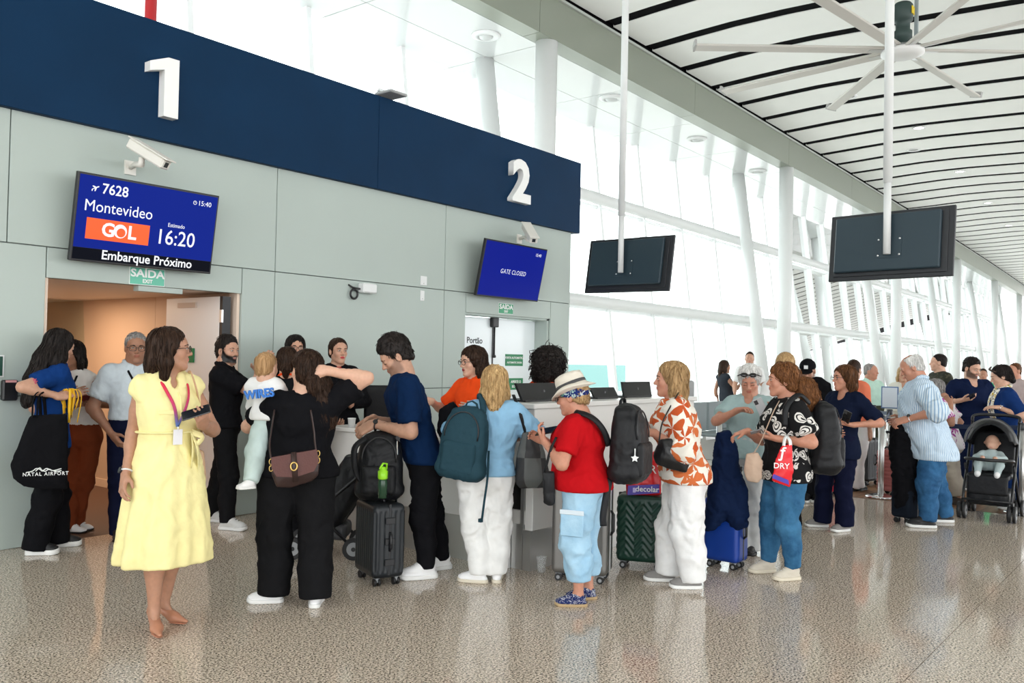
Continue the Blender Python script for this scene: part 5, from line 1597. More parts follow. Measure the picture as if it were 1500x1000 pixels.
numeral_one('raised white numeral 1 on the blue fascia above the departure screen')
numeral('2', 757, 270, 240, 300, 'raised white numeral 2 on the blue fascia above the gate closed screen', 1.05)

# exit signs
SGREEN = mat('exit_sign_green', (.012, .30, .13), .35)
SPALE = mat('exit_sign_pale', (.10, .48, .33), .3)
def exit_sign(tl, br, label, m_):
    a = on_axis(*tl, 1, WY - .02); b = on_axis(*br, 1, WY - .02)
    c = ((a + b) / 2); w = b[0] - a[0]; h = a[2] - b[2]
    t = thing('exit_sign', label, 'sign', (c[0], WY - .02, c[2]))
    MB().box((a[0], WY - .012, b[2]), (b[0], WY, a[2])).build('plate', m_, t)
    MB().box((a[0] - .006, WY - .008, b[2] - .006), (b[0] + .006, WY - .001, a[2] + .006)).build('border', TXT, t)
    text('lettering', 'SAÍDA', h * .66, wall_M(c[0], c[2] + h * .16, WY - .0135), TXT, t, bold=.03, sx=min(1.2, w / (h * .56 * 3.0)))
    text('lettering', 'EXIT', h * .32, wall_M(c[0], c[2] - h * .30, WY - .0135), TXT, t, bold=.03)
exit_sign((192, 391), (241, 419), 'pale green SAÍDA EXIT sign under the departure screen', SPALE)
exit_sign((732, 444), (752, 460), 'green SAÍDA EXIT sign over the white double door', SGREEN)

# surveillance cameras
CAMW = mat('camera_housing', (.76, .74, .68), .45)
def cctv(back, front, foot, label, s=1.):
    pb = on_axis(*back, 1, WY - .28); pf = on_axis(*front, 1, WY - .62 if s == 1 else WY - .6); ft = on_axis(*foot, 1, WY)
    t = thing('security_camera', label, 'camera', ft)
    d = _unit(pf - pb); L_ = np.linalg.norm(pf - pb); side = _unit(np.cross(d, UP)); up_ = np.cross(side, d)
    M = basis_matrix(pb, side, d, up_)
    MB().box((-.055, 0, -.05), (.055, L_ * .93, .035), M, .012).build('housing', CAMW, t)
    MB().box((-.064, -.01, .035), (.064, L_, .047), M, .004).build('sunshield', CAMW, t)
    MB().box((-.022, L_ * .93, -.03), (.022, L_ * .935, .014), M).build('lens_window', mat('lens_glass', (.03, .035, .04), .08), t)
    mid = pb + d * L_ * .35 - up_ * .06
    MB().tube([mid, mid - UP * .06, np.array([ft[0], WY - .10, ft[2] + .02]), ft], [.022, .028, .025, .02], 10).build('bracket', CAMW, t)
    MB().box((ft[0] - .05, WY - .015, ft[2] - .06), (ft[0] + .05, WY, ft[2] + .06)).build('wall_plate', CAMW, t)
cctv((193, 209), (248, 243), (190, 246), 'white security camera above the departure screen')
cctv((770, 330), (783, 353), (760, 350), 'white security camera above the gate closed screen')
p = on_axis(534, 423, 1, WY); q_ = on_axis(516, 428, 1, WY)
t = thing('wall_sensor', 'small white sensor box with coiled black cable on the wall', 'sensor', p)
MB().box((p[0] - .10, WY - .10, p[2] - .05), (p[0] + .10, WY, p[2] + .055), None, .012).build('sensor_box', WHITE, t)
MB().tube([(q_[0] + .05 * math.cos(a), WY - .03, q_[2] - .02 + .05 * math.sin(a)) for a in np.linspace(0, 6.28, 19)[:-1]], .012, 7, closed=True).tube([(q_[0] - .06, WY, q_[2] + .08), (q_[0] - .02, WY - .03, q_[2] + .05), (q_[0] + .1, WY - .04, q_[2] + .04)], .010, 6).build('cable_loop', BLACKP, t)
for u, v, dw, dh, nm in ((620, 411, .055, .055, 'larger white square plate on the wall'), (618, 433, .035, .06, 'narrow white plate below the square one on the wall')):
    p = on_axis(u, v, 1, WY)
    t = thing('wall_plate', nm, 'plate', p)
    MB().box((p[0] - dw, WY - .012, p[2] - dh), (p[0] + dw, WY, p[2] + dh), None, .005).build('cover', WHITE, t)
    MB().lathe([(.001, 0), (.008, 0), (.008, .004), (.001, .004)], 8, basis_matrix((p[0], WY - .012, p[2] - dh * .6), (1, 0, 0), (0, 0, 1), (0, -1, 0))).build('screw', STEEL, t)
p = on_axis(11, 571, 1, WY)
t = thing('card_reader', 'black box reader on the wall at the picture edge', 'reader', p)
MB().box((p[0] - .055, WY - .06, p[2] - .08), (p[0] + .055, WY, p[2] + .08), None, .01).build('reader_body', BLACKP, t)
MB().box((p[0] - .04, WY - .062, p[2] + .06), (p[0] + .04, WY - .058, p[2] + .078)).build('reader_light', mat('pink_led', (.7, .35, .35), .4), t)
p = on_axis(-2, 536, 1, WY)
t = thing('notice_board', 'dark green notice with white border cut by the picture edge', 'sign', p)
MB().box((p[0] - .12, WY - .01, p[2] - .085), (p[0] + .035, WY, p[2] + .085)).build('border', WHITE, t)
MB().box((p[0] - .11, WY - .012, p[2] - .075), (p[0] + .024, WY - .002, p[2] + .075)).build('panel', mat('dark_green', (.01, .06, .04), .4), t)
p = on_axis(560, 138, 1, WY + .1)
t = thing('antenna_panel', 'flat grey antenna on a bent arm above the blue fascia', 'antenna', (p[0], WY + .1, 4.45))
q_ = on_axis(573, 138, 1, WY - .15)
MB().tube([(p[0] - .1, WY + .1, 4.44), (p[0] - .1, WY + .05, p[2] + .02), q_], .018, 8).build('arm', WHITE, t)
MB().box((q_[0] - .13, q_[1] - .13, q_[2] - .02), (q_[0] + .13, q_[1] + .13, q_[2] + .012), None, .01).build('panel', mat('antenna_grey', (.36, .37, .37), .5), t)

# hanging screens seen from behind
TVBACK = mat('tv_back_grey', (.020, .040, .054), .45)
TVRIM = mat('tv_rim', (.020, .022, .026), .4)
def hanging(px, d4, pole_px, label, bot):
    P4 = [at_depth(*p, d) for p, d in zip(px, d4)]
    c, ex, ey, n, w, h = quad_frame(*P4)
    pb = at_depth(*bot, depth_of(c) - .10)
    t = thing('hanging_screen', label, 'screen', c)
    M = basis_matrix(c, ex, ey, n)
    MB().box((-w / 2, -h / 2, -.05), (w / 2, h / 2, -.015), M, .006).build('frame', TVRIM, t)
    MB().box((-w * .455, -h * .44, -.015), (w * .455, h * .455, 0), M, .004).build('back_shell', TVRIM, t)
    MB().box((-w * .44, -h * .385, 0), (w * .41, h * .44, .05), M, .012).build('back_cover', TVBACK, t)
    MB().box((-w * .49, -h * .48, -.052), (w * .49, h * .48, -.049), M).build('display', SCRD, t)
    loc = M.inverted() @ Vector(pb)
    MB().box((loc.x - .13, loc.y - .03, .05), (loc.x + .13, loc.y + .20, .056), M).build('mount_plate', TVBACK, t)
    for sx in (-.11, .11):
        for sy in (.0, .17):
            MB().lathe([(.001, 0), (.011, 0), (.011, .006), (.001, .006)], 10, M @ Matrix.Translation((loc.x + sx, loc.y + sy, .056))).build('bolt', CHROME, t)
    y = pb[1]
    MB().tube([pb, (pb[0], pb[1], pb[2] + .75)], .038, 16).tube([(pb[0], pb[1], pb[2] + .75), (pb[0], pb[1], Zc(y) + .2)], .046, 16).build('drop_pole', WHITE, t)
hanging([(1215, 318), (1397, 299), (1398, 403), (1215, 412)], (9.85, 8.95, 8.85, 9.75), None, 'large dark screen back hanging on a white pole under the fan', (1299, 372))
hanging([(864, 352), (988, 343), (979, 425), (855, 429)], (12.2, 11.35, 11.25, 12.1), None, 'smaller dark screen back hanging on a white pole beside the blue fascia', (909, 399))

# big ceiling fan
fc = at_depth(1322, 78, 13.0)
fan = thing('ceiling_fan', 'huge white eight-bladed industrial ceiling fan with green motor', 'fan', fc)
FANW = mat('fan_blade', (.60, .58, .54), .45)
MB().lathe([(.001, -.06), (.20, -.055), (.30, -.02), (.30, .03), (.001, .03)], 32, Matrix.Translation(fc)).build('hub_cover', mat('fan_hub_white', (.78, .78, .77), .4), fan)
MB().lathe([(.28, .03), (.28, .07), (.10, .08), (.001, .08)], 24, Matrix.Translation(fc)).build('hub_plate', mat('fan_steel', (.25, .26, .26), .4, metal=.7), fan)
GRN = mat('motor_green', (.035, .060, .055), .5)
MB().lathe([(.09, .08), (.10, .20), (.13, .22), (.13, .32), (.10, .34), (.10, .46), (.14, .48), (.14, .70), (.11, .74), (.001, .75)], 20, Matrix.Translation(fc)).build('motor', GRN, fan)
MB().box(fc + (-.06, -.15, .55), fc + (.05, -.135, .66)).build('warning_label', mat('yellow_label', (.75, .55, .02), .5), fan)
for sx in (-.2, .2):
    pp = fc + np.array([.62, -.784, 0]) * sx
    MB().tube([pp + UP * .05, pp + UP * .95], .035, 4).build('support_post', mat('fan_bracket', (.30, .35, .36), .4), fan)
MB().box(fc + (-.25, -.25, .93), fc + (.25, .25, .98)).tube([fc + UP * .98, (fc[0], fc[1], Zc(fc[1]) + .3)], .06, 12).build('hanger', mat('fan_bracket', (.30, .35, .36), .4), fan)
vr = np.array([.62, -.784, 0]); vf = np.array([.784, .62, 0])
for k in range(8):
    a = math.radians(45 * k - 1)
    d = vr * math.cos(a) + vf * math.sin(a); sd = np.cross(UP, d)
    M = basis_matrix(fc + UP * .045, d, sd, UP) @ Matrix.Rotation(math.radians(12), 4, 'X')
    bl_ = MB().box((.22, -.085, -.018), (3.05, .085, .018), M, .012).build('blade', FANW, fan)
    MB().prism([(3.04, -.085), (3.07, -.10), (3.08, .02), (3.07, .10), (3.04, .085)], -.02, .075, M).build('winglet', mat('winglet_grey', (.42, .42, .41), .5), bl_)
    MB().box((.18, -.04, -.025), (.50, .04, -.016), M).build('blade_clamp', STEEL, bl_)
for k in range(3):
    a = math.radians(120 * k + 40)
    MB().tube([fc + UP * .9, fc + np.array([math.cos(a) * 1.4, math.sin(a) * 1.4, Zc(fc[1]) - fc[2]])], .006, 5).build('guy_wire', STEEL, fan)

# ================================================================== COUNTER
CW = mat('counter_white', (.78, .77, .74), .25)
ct = thing('boarding_counter', 'L-shaped white boarding counter with brushed steel plinth', 'counter', (5.15, 3.9, 0))
MB().box((5.13, 4.12, .34), (5.20, 6.10, .90), None, .004).build('end_panel', CW, ct)
MB().box((5.10, 4.12, .90), (5.46, 6.13, .935), None, .006).build('low_worktop', CW, ct)
MB().box((5.16, 4.09, .0), (5.22, 6.08, .345)).build('steel_plinth', STEEL, ct)
MB().box((5.20, 6.04, .34), (5.44, 6.10, .90)).build('side_panel', CW, ct)
MB().box((5.19, 3.88, .30), (7.75, 3.95, 1.20), None, .004).build('front_panel', CW, ct)
MB().box((5.16, 3.86, 1.195), (7.78, 4.42, 1.235), None, .006).build('high_worktop', CW, ct)
MB().box((5.19, 3.952, .74), (5.25, 4.40, 1.195)).build('corner_panel', CW, ct)
MB().box((5.19, 3.952, .34), (5.25, 4.12, .44)).build('corner_panel', CW, ct)
MB().box((5.215, 3.96, .44), (5.26, 4.40, .74)).build('recess', mat('recess_black', (.012, .011, .011), .3), ct)
MB().box((5.18, 3.955, .30), (5.21, 3.985, .80)).build('corner_post', STEEL, ct)
MB().box((5.21, 3.91, 0), (7.70, 3.98, .305)).build('steel_plinth', STEEL, ct)
MB().box((5.21, 3.985, 0), (5.26, 4.085, .335)).build('steel_plinth', STEEL, ct)
MB().box((7.70, 3.95, 0), (7.75, 4.40, 1.2)).build('side_panel', CW, ct)
def monitor(u0, u1, v1, label, tilt=.10, hh=.17, dx=0.):
    a = on_axis(u0, v1, 2, 1.235); b = on_axis(u1, v1, 2, 1.235)
    y = 4.06
    a = on_axis(u0, v1, 1, y); b = on_axis(u1, v1, 1, y)
    x0, x1 = a[0], b[0]
    t = thing('monitor', label, 'monitor', ((x0 + x1) / 2, y, 1.235))
    v = [(x0, y, 1.245), (x1, y, 1.245), (x1 + dx, y + tilt, 1.245 + hh), (x0 + dx, y + tilt, 1.245 + hh)]
    v += [(p[0], p[1] + .022, p[2]) for p in v]
    m_ = MB().raw(v, [(0, 1, 2, 3), (7, 6, 5, 4), (0, 4, 5, 1), (1, 5, 6, 2), (2, 6, 7, 3), (3, 7, 4, 0)])
    m_.build('lid', mat('monitor_back', (.010, .010, .011), .35), t)
    MB().box((x0 + .02, y - .01, 1.235), (x1 - .02, y + .24, 1.25), None, .004).build('base', BLACKP, t)
    MB().lathe([(.001, 0), (.016, 0), (.016, .001), (.001, .001)], 12, basis_matrix(((x0 + x1) / 2 + dx / 2, y + tilt * .5 - .002, 1.245 + hh * .5), (1, 0, 0), (0, 0, 1), (0, -1, 0))).build('badge', mat('badge_grey', (.05, .05, .055), .3), t)
monitor(766, 834, 589, 'black monitor back on the counter before the curly-haired staff member', .07, .13)
monitor(872, 906, 584, 'low black scanner unit on the counter behind the red top', .05, .085)
monitor(915, 955, 582, 'black monitor back on the counter beside the blonde floral-blouse woman', .06, .13, .06)
p = on_axis(515, 626, 2, .935)
t = thing('paper_cup', 'white paper cup on the low counter end', 'cup', p)
MB().lathe([(.026, 0), (.034, .075), (.036, .078), (.033, .078), (.026, .006)], 16, Matrix.Translation(p)).build('cup_body', WHITE, t)
MB().lathe([(.034, .076), (.037, .08), (.034, .083)], 16, Matrix.Translation(p)).build('cup_rim', WHITE, t)
p = ground(793, 838)
t = thing('plastic_cup', 'clear plastic cup standing on the floor by the steel plinth', 'cup', p)
CLEAR = mat('clear_plastic', (.85, .88, .88), .12, alpha=.22)
MB().lathe([(.028, .0), (.038, .11), (.040, .112), (.036, .11), (.026, .004)], 20, Matrix.Translation(p)).build('cup_body', CLEAR, t)
MB().lathe([(.038, .108), (.042, .112), (.038, .116)], 20, Matrix.Translation(p)).build('cup_rim', CLEAR, t)
def office_chair(u, v, d, label, m_, zt):
    c = at_depth(u, v, d); z = c[2]
    t = thing('office_chair', label, 'chair', (c[0], c[1], 0))
    F = dirA(c, 190); L = np.cross(UP, F)
    S = Solid(); S.box(np.array([c[0], c[1], z - .20]), (.20, .03, .24), .03, np.array([L, F, _unit(UP - F * .1)])); solid_object('backrest', S, .012, m_, t)
    S = Solid(); S.box(np.array([c[0], c[1], .48]) + F * .24, (.23, .23, .045), .04, np.array([L, F, UP])); solid_object('seat', S, .014, m_, t)
    MB().tube([np.array([c[0], c[1], .46]) + F * .2, np.array([c[0], c[1], .08]) + F * .2], .03, 10).tube([np.array([c[0], c[1], .48]) + F * .1, np.array([c[0], c[1], z - .3])], .02, 8).build('post', BLACKP, t)
    for k in range(5):
        a = k * 1.2566
        o = np.array([c[0], c[1], 0]) + F * .2
        MB().tube([o + UP * .1, o + (math.cos(a) * .28, math.sin(a) * .28, .06)], [.025, .018], 8).lathe([(.001, 0), (.03, 0), (.03, .06), (.001, .06)], 10, Matrix.Translation(Vector(o + (math.cos(a) * .28, math.sin(a) * .28, 0)))).build('caster_leg', BLACKP, t)
office_chair(563, 570, 8.8, 'black office chair behind the low counter end', BLACKF, 1.0)
office_chair(990, 562, 9.6, 'grey rounded chair back behind the counter beside the windows', mat('grey_shell', (.30, .31, .31), .3), 1.1)

# ================================================================== LUGGAGE
WHEEL = mat('wheel_rubber', (.012, .012, .013), .5)
GREYP = mat('grey_plastic', (.30, .31, .32), .4)
def frame_at(corner, alpha, w1, w2):
    p = ground(*corner); e1 = dirA(p, alpha); e2 = dirA(p, alpha - 90)
    return p - e1 * w1 / 2 - e2 * w2 / 2, e1, e2
def wheels(t, o, e1, e2, w1, w2, r=.026, m_=WHEEL, hub=None):
    for a in (-1, 1):
        for b in (-1, 1):
            c = o + e1 * a * (w1 / 2 - .05) + e2 * b * (w2 / 2 - .045) + UP * r
            wh = MB().tube([c - e2 * .022, c - e2 * .006], r, 14).tube([c + e2 * .006, c + e2 * .022], r, 14).build('wheel', m_, t)
            MB().tube([c, c + UP * (.055 - r)], .014, 8).box(tuple(c + (-.016, -.016, .0)), tuple(c + (.016, .016, .03))).build('wheel_fork', GREYP if hub is None else hub, wh)
            if hub is not None: MB().tube([c - e2 * .024, c + e2 * .024], r * .5, 10).build('hub_cap', hub, wh)
def suitcase(label, corner, alpha, w1, w2, h, m_, rib='v', handle=0., hub=None, zipm=BLACKP, edge=None, rad=.035, latch=False):
    o, e1, e2 = frame_at(corner, alpha, w1, w2)
    t = thing('suitcase', label, 'suitcase', o)
    z0 = .055
    S = Solid(); c = o + UP * (z0 + h / 2)
    A = np.array([e1, e2, UP])
    S.box(c, (w1 / 2, w2 / 2, h / 2), rad, A)
    V, Q = S.mesh(.0098)
    q3 = (V - c) @ A.T; nn = vnormals(V, Q); nl = nn @ A.T
    side = (np.abs(nl[:, 2]) < .5) & (np.abs(q3[:, 2]) < h / 2 - .05)
    if rib == 'v':
        ph = np.where(np.abs(nl[:, 1]) > np.abs(nl[:, 0]), q3[:, 0], q3[:, 1])
        g = np.tanh(3 * np.sin(ph * 2 * math.pi / .038))
    elif rib == 'chevron':
        g = np.tanh(3 * np.sin((q3[:, 2] * .8 - np.abs((np.mod(q3[:, 0] + .5, .13)) - .065)) * 2 * math.pi / .045)) * (np.abs(nl[:, 1]) > .4) + np.tanh(3 * np.sin((q3[:, 2] * .8 - np.abs((np.mod(q3[:, 1] + .5, .13)) - .065)) * 2 * math.pi / .045)) * (np.abs(nl[:, 0]) > .4)
    elif rib == 'h':
        g = np.tanh(3 * np.sin(q3[:, 2] * 2 * math.pi / .045))
    else:
        g = 0 * ph if False else np.zeros(len(V))
    V = V + nn * (.0035 * g * side)[:, None]
    net_object('shell', V, Q, m_, t)
    M = basis_matrix(o, e1, e2, UP)
    # seam band round the middle (clam shell) in the e1-up plane
    MB().box((-w1 / 2 - .003, -.010, z0 + .02), (w1 / 2 + .003, .010, z0 + h + .003), M, .004).build('zip_band', edge or zipm, t)
    MB().tube([M @ Vector(p) for p in ((-.07, 0, z0 + h), (-.06, 0, z0 + h + .022), (.06, 0, z0 + h + .022), (.07, 0, z0 + h))], .009, 8).build('top_handle', zipm, t)
    MB().tube([M @ Vector(p) for p in ((w1 / 2, 0, z0 + h * .38), (w1 / 2 + .022, 0, z0 + h * .42), (w1 / 2 + .022, 0, z0 + h * .58), (w1 / 2, 0, z0 + h * .62))], .010, 8).build('side_handle', zipm, t)
    if latch:
        for zz in (.22, .5, .78):
            MB().box((w1 / 2, -.035, z0 + h * zz - .022), (w1 / 2 + .010, .035, z0 + h * zz + .022), M, .003).build('latch', zipm, t)
    wheels(t, o, e1, e2, w1, w2, hub=hub)
    if handle:
        mb = MB()
        for a in (-.09, .09):
            mb.tube([M @ Vector((a, -w2 / 2 + .035, z0 + h - .02)), M @ Vector((a, -w2 / 2 + .035, z0 + h + handle))], .008, 8)
        mb.build('telescopic_rods', CHROME, t)
        MB().tube([M @ Vector((-.10, -w2 / 2 + .035, z0 + h + handle)), M @ Vector((.10, -w2 / 2 + .035, z0 + h + handle))], .016, 10).build('grip', BLACKP, t)
    return dict(t=t, o=o, e1=e1, e2=e2, M=M, top=z0 + h)
CASEB = mat('black_shell', (.010, .013, .016), .42)
K1 = suitcase('black ribbed cabin suitcase with latches carrying a black backpack', (546, 862), 22, .37, .23, .50, CASEB, 'v', .44, latch=True)
K2 = suitcase('pewter grey hard suitcase with silver edges behind the red-top woman', (888, 858), 80, .40, .26, .72, mat('pewter_shell', (.16, .155, .145), .32, metal=.5), 'none', 0, GREYP, edge=mat('silver_edge', (.55, .56, .57), .3, metal=.8))
K3 = suitcase('dark green chevron-ribbed suitcase beside the blonde floral-blouse woman', (972, 838), 84, .36, .25, .50, mat('dark_green_shell', (.006, .040, .026), .38), 'chevron', .16, GREYP)
K4 = suitcase('bright blue hard suitcase under the draped navy coat', (1080, 838), 65, .29, .20, .48, mat('bright_blue_shell', (.006, .045, .30), .30), 'none', .22, GREYP)
K5 = suitcase('rose pink ribbed suitcase beside the steel stanchion post', (1312, 728), 70, .24, .30, .50, mat('rose_shell', (.36, .11, .10), .4), 'h', .2)
K6 = suitcase('small red suitcase behind the woman with the bob', (1222, 728), 80, .24, .34, .45, mat('red_shell', (.50, .01, .03), .35), 'v', .2)
K7 = suitcase('dark grey suitcase behind the red one', (1271, 712), 60, .24, .34, .56, mat('dark_grey_shell', (.03, .032, .036), .4), 'v', .2)
K8 = suitcase('navy fabric suitcase under the black coat in front of the striped-shirt man', (1332, 769), 55, .22, .26, .46, cloth('dark_fabric_case', (.010, .014, .022)), 'none', .5)

# ------------------------------------------------------------------ backpacks and bags
def backpack(label, c, F, w, d, h, m_, pocket=True, straps=None, tilt=0., loop=True, fold=.004, name='backpack', lean=None, seed=1.):
    """c: centre, F: direction the outer face looks"""
    c = np.array(c, float); F = _unit(np.array([F[0], F[1], 0])); L = np.cross(UP, F)
    U_ = _unit(UP + (lean if lean is not None else F * 0)); F2 = _unit(F - U_ * (F @ U_)); L = np.cross(U_, F2)
    t = thing(name, label, 'backpack' if name == 'backpack' else 'bag', c - U_ * h / 2)
    A = np.array([L, F2, U_])
    S = Solid()
    S.loft(c, A, [(-h * .5, 0, 0, w * .40, d * .36), (-h * .46, 0, 0, w * .48, d * .48), (-h * .2, 0, 0, w * .5, d * .52), (h * .15, 0, 0, w * .48, d * .48), (h * .36, 0, -d * .04, w * .40, d * .38), (h * .47, 0, -d * .08, w * .26, d * .24), (h * .5, 0, -d * .1, w * .1, d * .1)], ex=3.0, k=.02)
    V, Q = S.mesh(.009); V = relax(V, Q, 1); V = folds(V, Q, fold * 1.6, 10, (1, 1, .8), seed); net_object('main_body', V, Q, m_, t)
    if pocket:
        S = Solid(); S.box(c + F2 * d * .44 - U_ * h * .20, (w * .38, d * .18, h * .22), .03, A); V, Q = S.mesh(.009); V = folds(relax(V, Q, 1), Q, fold, 12, (1, 1, 1), seed + 3); net_object('front_pocket', V, Q, m_, t)
    zl = mat('zip_dark', (.02, .02, .022), .4)
    MB().tube([c + L * w * .38 * math.cos(a) + U_ * (h * .12 + h * .30 * math.sin(a)) + F2 * (d * .46 - d * .10 * max(0, math.sin(a))) for a in np.linspace(-.2, 3.34, 15)], .005, 6).build('zip', zl, t)
    if loop:
        MB().tube([c + U_ * h * .46 - F2 * d * .25 + L * a * .05 + U_ * b for a, b in ((-1, 0), (-.7, .04), (0, .055), (.7, .04), (1, 0))], 1, 8, flat=(.012, .005)).build('grab_loop', m_, t)
    for st in (straps or []):
        MB().tube(spline(st, 6), 1, 8, flat=(.022, .010), up=_unit(toward(c) + UP)).build('shoulder_strap', m_, t)
    return dict(t=t, c=c, L=L, F=F2, U=U_)
def bag(label, pts_px, root, dd, thick, m_, name='handbag', strap=None, flap=None, cat='bag', fold=.003, strapw=.010, yaw=None, h=.0098, hw=None, parts=None):
    """soft bag: outline given by picture points on the upright plane through root; real thickness"""
    P3 = [vplane(u, v, root, dd) for u, v in pts_px]
    c = np.mean(P3, axis=0); n = toward(root)
    ex = np.cross(-n, UP); A = np.array([ex, n, UP])
    q = [((p - c) @ ex, (p - c)[2]) for p in P3]
    t = thing(name, label, cat, (c[0], c[1], min(p[2] for p in P3)))
    S = Solid()
    Qp = np.array(q)
    def fn(Pt):
        w_ = (Pt - c) @ A.T
        x, y, z = w_[..., 0], w_[..., 1], w_[..., 2]
        d = np.full(x.shape, 1e9); s_ = np.ones(x.shape)
        nP = len(Qp)
        for i in range(nP):
            a, b = Qp[i], Qp[i - 1]
            e0, e1_ = b - a, None
            wx, wz = x - a[0], z - a[1]
            tt = np.clip((wx * e0[0] + wz * e0[1]) / (e0 @ e0 + 1e-12), 0, 1)
            dx, dz = wx - e0[0] * tt, wz - e0[1] * tt
            d = np.minimum(d, dx * dx + dz * dz)
            c1, c2, c3 = z >= a[1], z < b[1], e0[0] * wz > e0[1] * wx
            s_ = np.where((c1 & c2 & c3) | (~c1 & ~c2 & ~c3), -s_, s_)
        d2 = s_ * np.sqrt(d)
        th = thick / 2 * np.clip(.45 + np.clip(-d2, 0, .06) / .06 * .55, .3, 1)
        return np.maximum(d2, np.abs(y) - th)
    ext = thick + .01
    lo = np.min(P3, axis=0) - ext; hi = np.max(P3, axis=0) + ext
    S._add(fn, lo, hi, .01, 0)
    V, Q = S.mesh(h); V = relax(V, Q, 3); V = folds(V, Q, fold * 1.5, 11, (1, 1, 1), 4.)
    net_object('bag_body', V, Q, m_, t)
    if strap is not None:
        MB().tube(spline([vplane(*p, root, p_) if False else p for p in strap], 6) if not isinstance(strap[0], tuple) else spline([vplane(s_[0], s_[1], root, s_[2]) for s_ in strap], 6), 1, 8, flat=(strapw, .004)).build('strap', parts or m_, t)
    return dict(t=t, c=c, A=A, P=P3, n=n, ex=ex)
def rt(k): return P[k]['root']

TEAL = cloth('slate_teal_nylon', (.020, .052, .070), .7)
# teal backpack hanging from the blonde woman's shoulder
j = P['blond']
c = vplane(680, 648, j['root'], .20)
sh0 = vplane(703, 580, j['root'], .06)
backpack('slate teal backpack hanging from the blonde woman in the blue shirt', c, dirA(c, -25), .33, .15, .50, TEAL, straps=[[sh0 - toward(j['root']) * .16 - UP * .10, sh0 + UP * .012, vplane(708, 600, j['root'], .18), vplane(700, 625, j['root'], .20)]], lean=dirA(c, 90) * .12)
S_ = thing('bag_strap', 'loose hanging strap end of the teal backpack over white trousers', 'strap', vplane(706, 760, j['root'], .17))
MB().tube(spline([vplane(716, 660, j['root'], .22), vplane(714, 700, j['root'], .24), vplane(710, 730, j['root'], .23), vplane(706, 760, j['root'], .22)], 5), 1, 8, flat=(.010, .003)).build('strap_web', TEAL, S_)
MB().box(vplane(704, 762, j['root'], .22) - .012, vplane(704, 762, j['root'], .22) + .012).build('strap_tab', TEAL, S_)
# checked shoulder bag
m, nt, b, tc = new_mat('grey_black_patchwork', .6)
ck = N(nt, 'ShaderNodeTexChecker'); ck.inputs['Scale'].default_value = 4.6; ck.inputs['Color1'].default_value = (.012, .012, .013, 1); ck.inputs['Color2'].default_value = (.07, .075, .072, 1)
nt.links.new(tc.outputs['Object'], ck.inputs['Vector']); nt.links.new(ck.outputs[0], b.inputs['Base Color'])
PATCH = m
bag('grey and black patchwork shoulder bag at the blonde woman\'s side', [(766, 632), (786, 632), (797, 660), (806, 700), (800, 713), (762, 715), (755, 706), (757, 668)], j['root'], .06, .13, PATCH, strap=[(752, 578, .04), (762, 605, .12), (770, 634, .08)], strapw=.014, parts=BLACKF)
bag('small black crossbody bag between the patchwork bag and red top', [(795, 690), (812, 690), (813, 738), (806, 741), (796, 736)], P['red']['root'], .16, .07, BLACKF, strap=[(798, 692, .18), (806, 660, .2), (815, 640, .18)])
# black backpack of the red-top woman
j = P['red']
c = vplane(922, 648, j['root'], .03)
bk = backpack('black backpack with white star tag on the red-top woman', c, dirA(c, 72), .32, .20, .50, BLACKF, straps=[[vplane(892, 652, j['root'], .10), vplane(885, 632, j['root'], .135), vplane(873, 616, j['root'], .15), vplane(858, 607, j['root'], .14), vplane(843, 603, j['root'], .09)], [vplane(893, 700, j['root'], .10), vplane(884, 750, j['root'], .12), vplane(884, 770, j['root'], .12)]], seed=5.)
mb = MB(); p = vplane(930, 671, j['root'], .20)
ex_ = np.cross(-toward(p), UP)
mb.prism([((.026 if k % 2 == 0 else .013) * math.cos(k * math.pi / 5 + .3), (.026 if k % 2 == 0 else .013) * math.sin(k * math.pi / 5 + .3)) for k in range(10)], -.004, .004, basis_matrix(p, ex_, UP, toward(p)))
mb.tube([p + UP * .02, p + UP * .06], .004, 6); mb.build('star_tag', WHITE, bk['t'])
# black backpack standing on the black suitcase, with lime bottle
o = K1['o'] + UP * (K1['top'] + .01)
c = o + UP * .235 - K1['e1'] * .02
bk = backpack('black backpack standing on the black suitcase', c, K1['e1'] * .8 + K1['e2'] * .4, .31, .20, .47, BLACKF, seed=8., straps=[[c + K1['e2'] * .1 + UP * .2, c + K1['e2'] * .19 + UP * .12, c + K1['e2'] * .17 - UP * .05, c + K1['e2'] * .08 - UP * .16]])
b0 = vplane(560, 730, K1['o'], .24)
t = thing('water_bottle', 'bottle with lime green cap in the side of the black backpack', 'bottle', b0)
LIME = mat('lime_plastic', (.30, .70, .02), .35)
MB().lathe([(.001, 0), (.030, .005), (.032, .12), (.024, .14), (.001, .14)], 16, Matrix.Translation(b0)).build('bottle_body', mat('dark_bottle', (.02, .06, .03), .2), t)
MB().lathe([(.030, .13), (.034, .14), (.034, .185), (.024, .19), (.020, .21), (.001, .215)], 16, Matrix.Translation(b0)).build('bottle_cap', LIME, t)
MB().tube([b0 + UP * .19 + (0.03, 0, 0), b0 + UP * .23 + (.035, 0, 0), b0 + UP * .235, b0 + UP * .2 - (.03, 0, 0)], .007, 8).build('carry_loop', LIME, t)
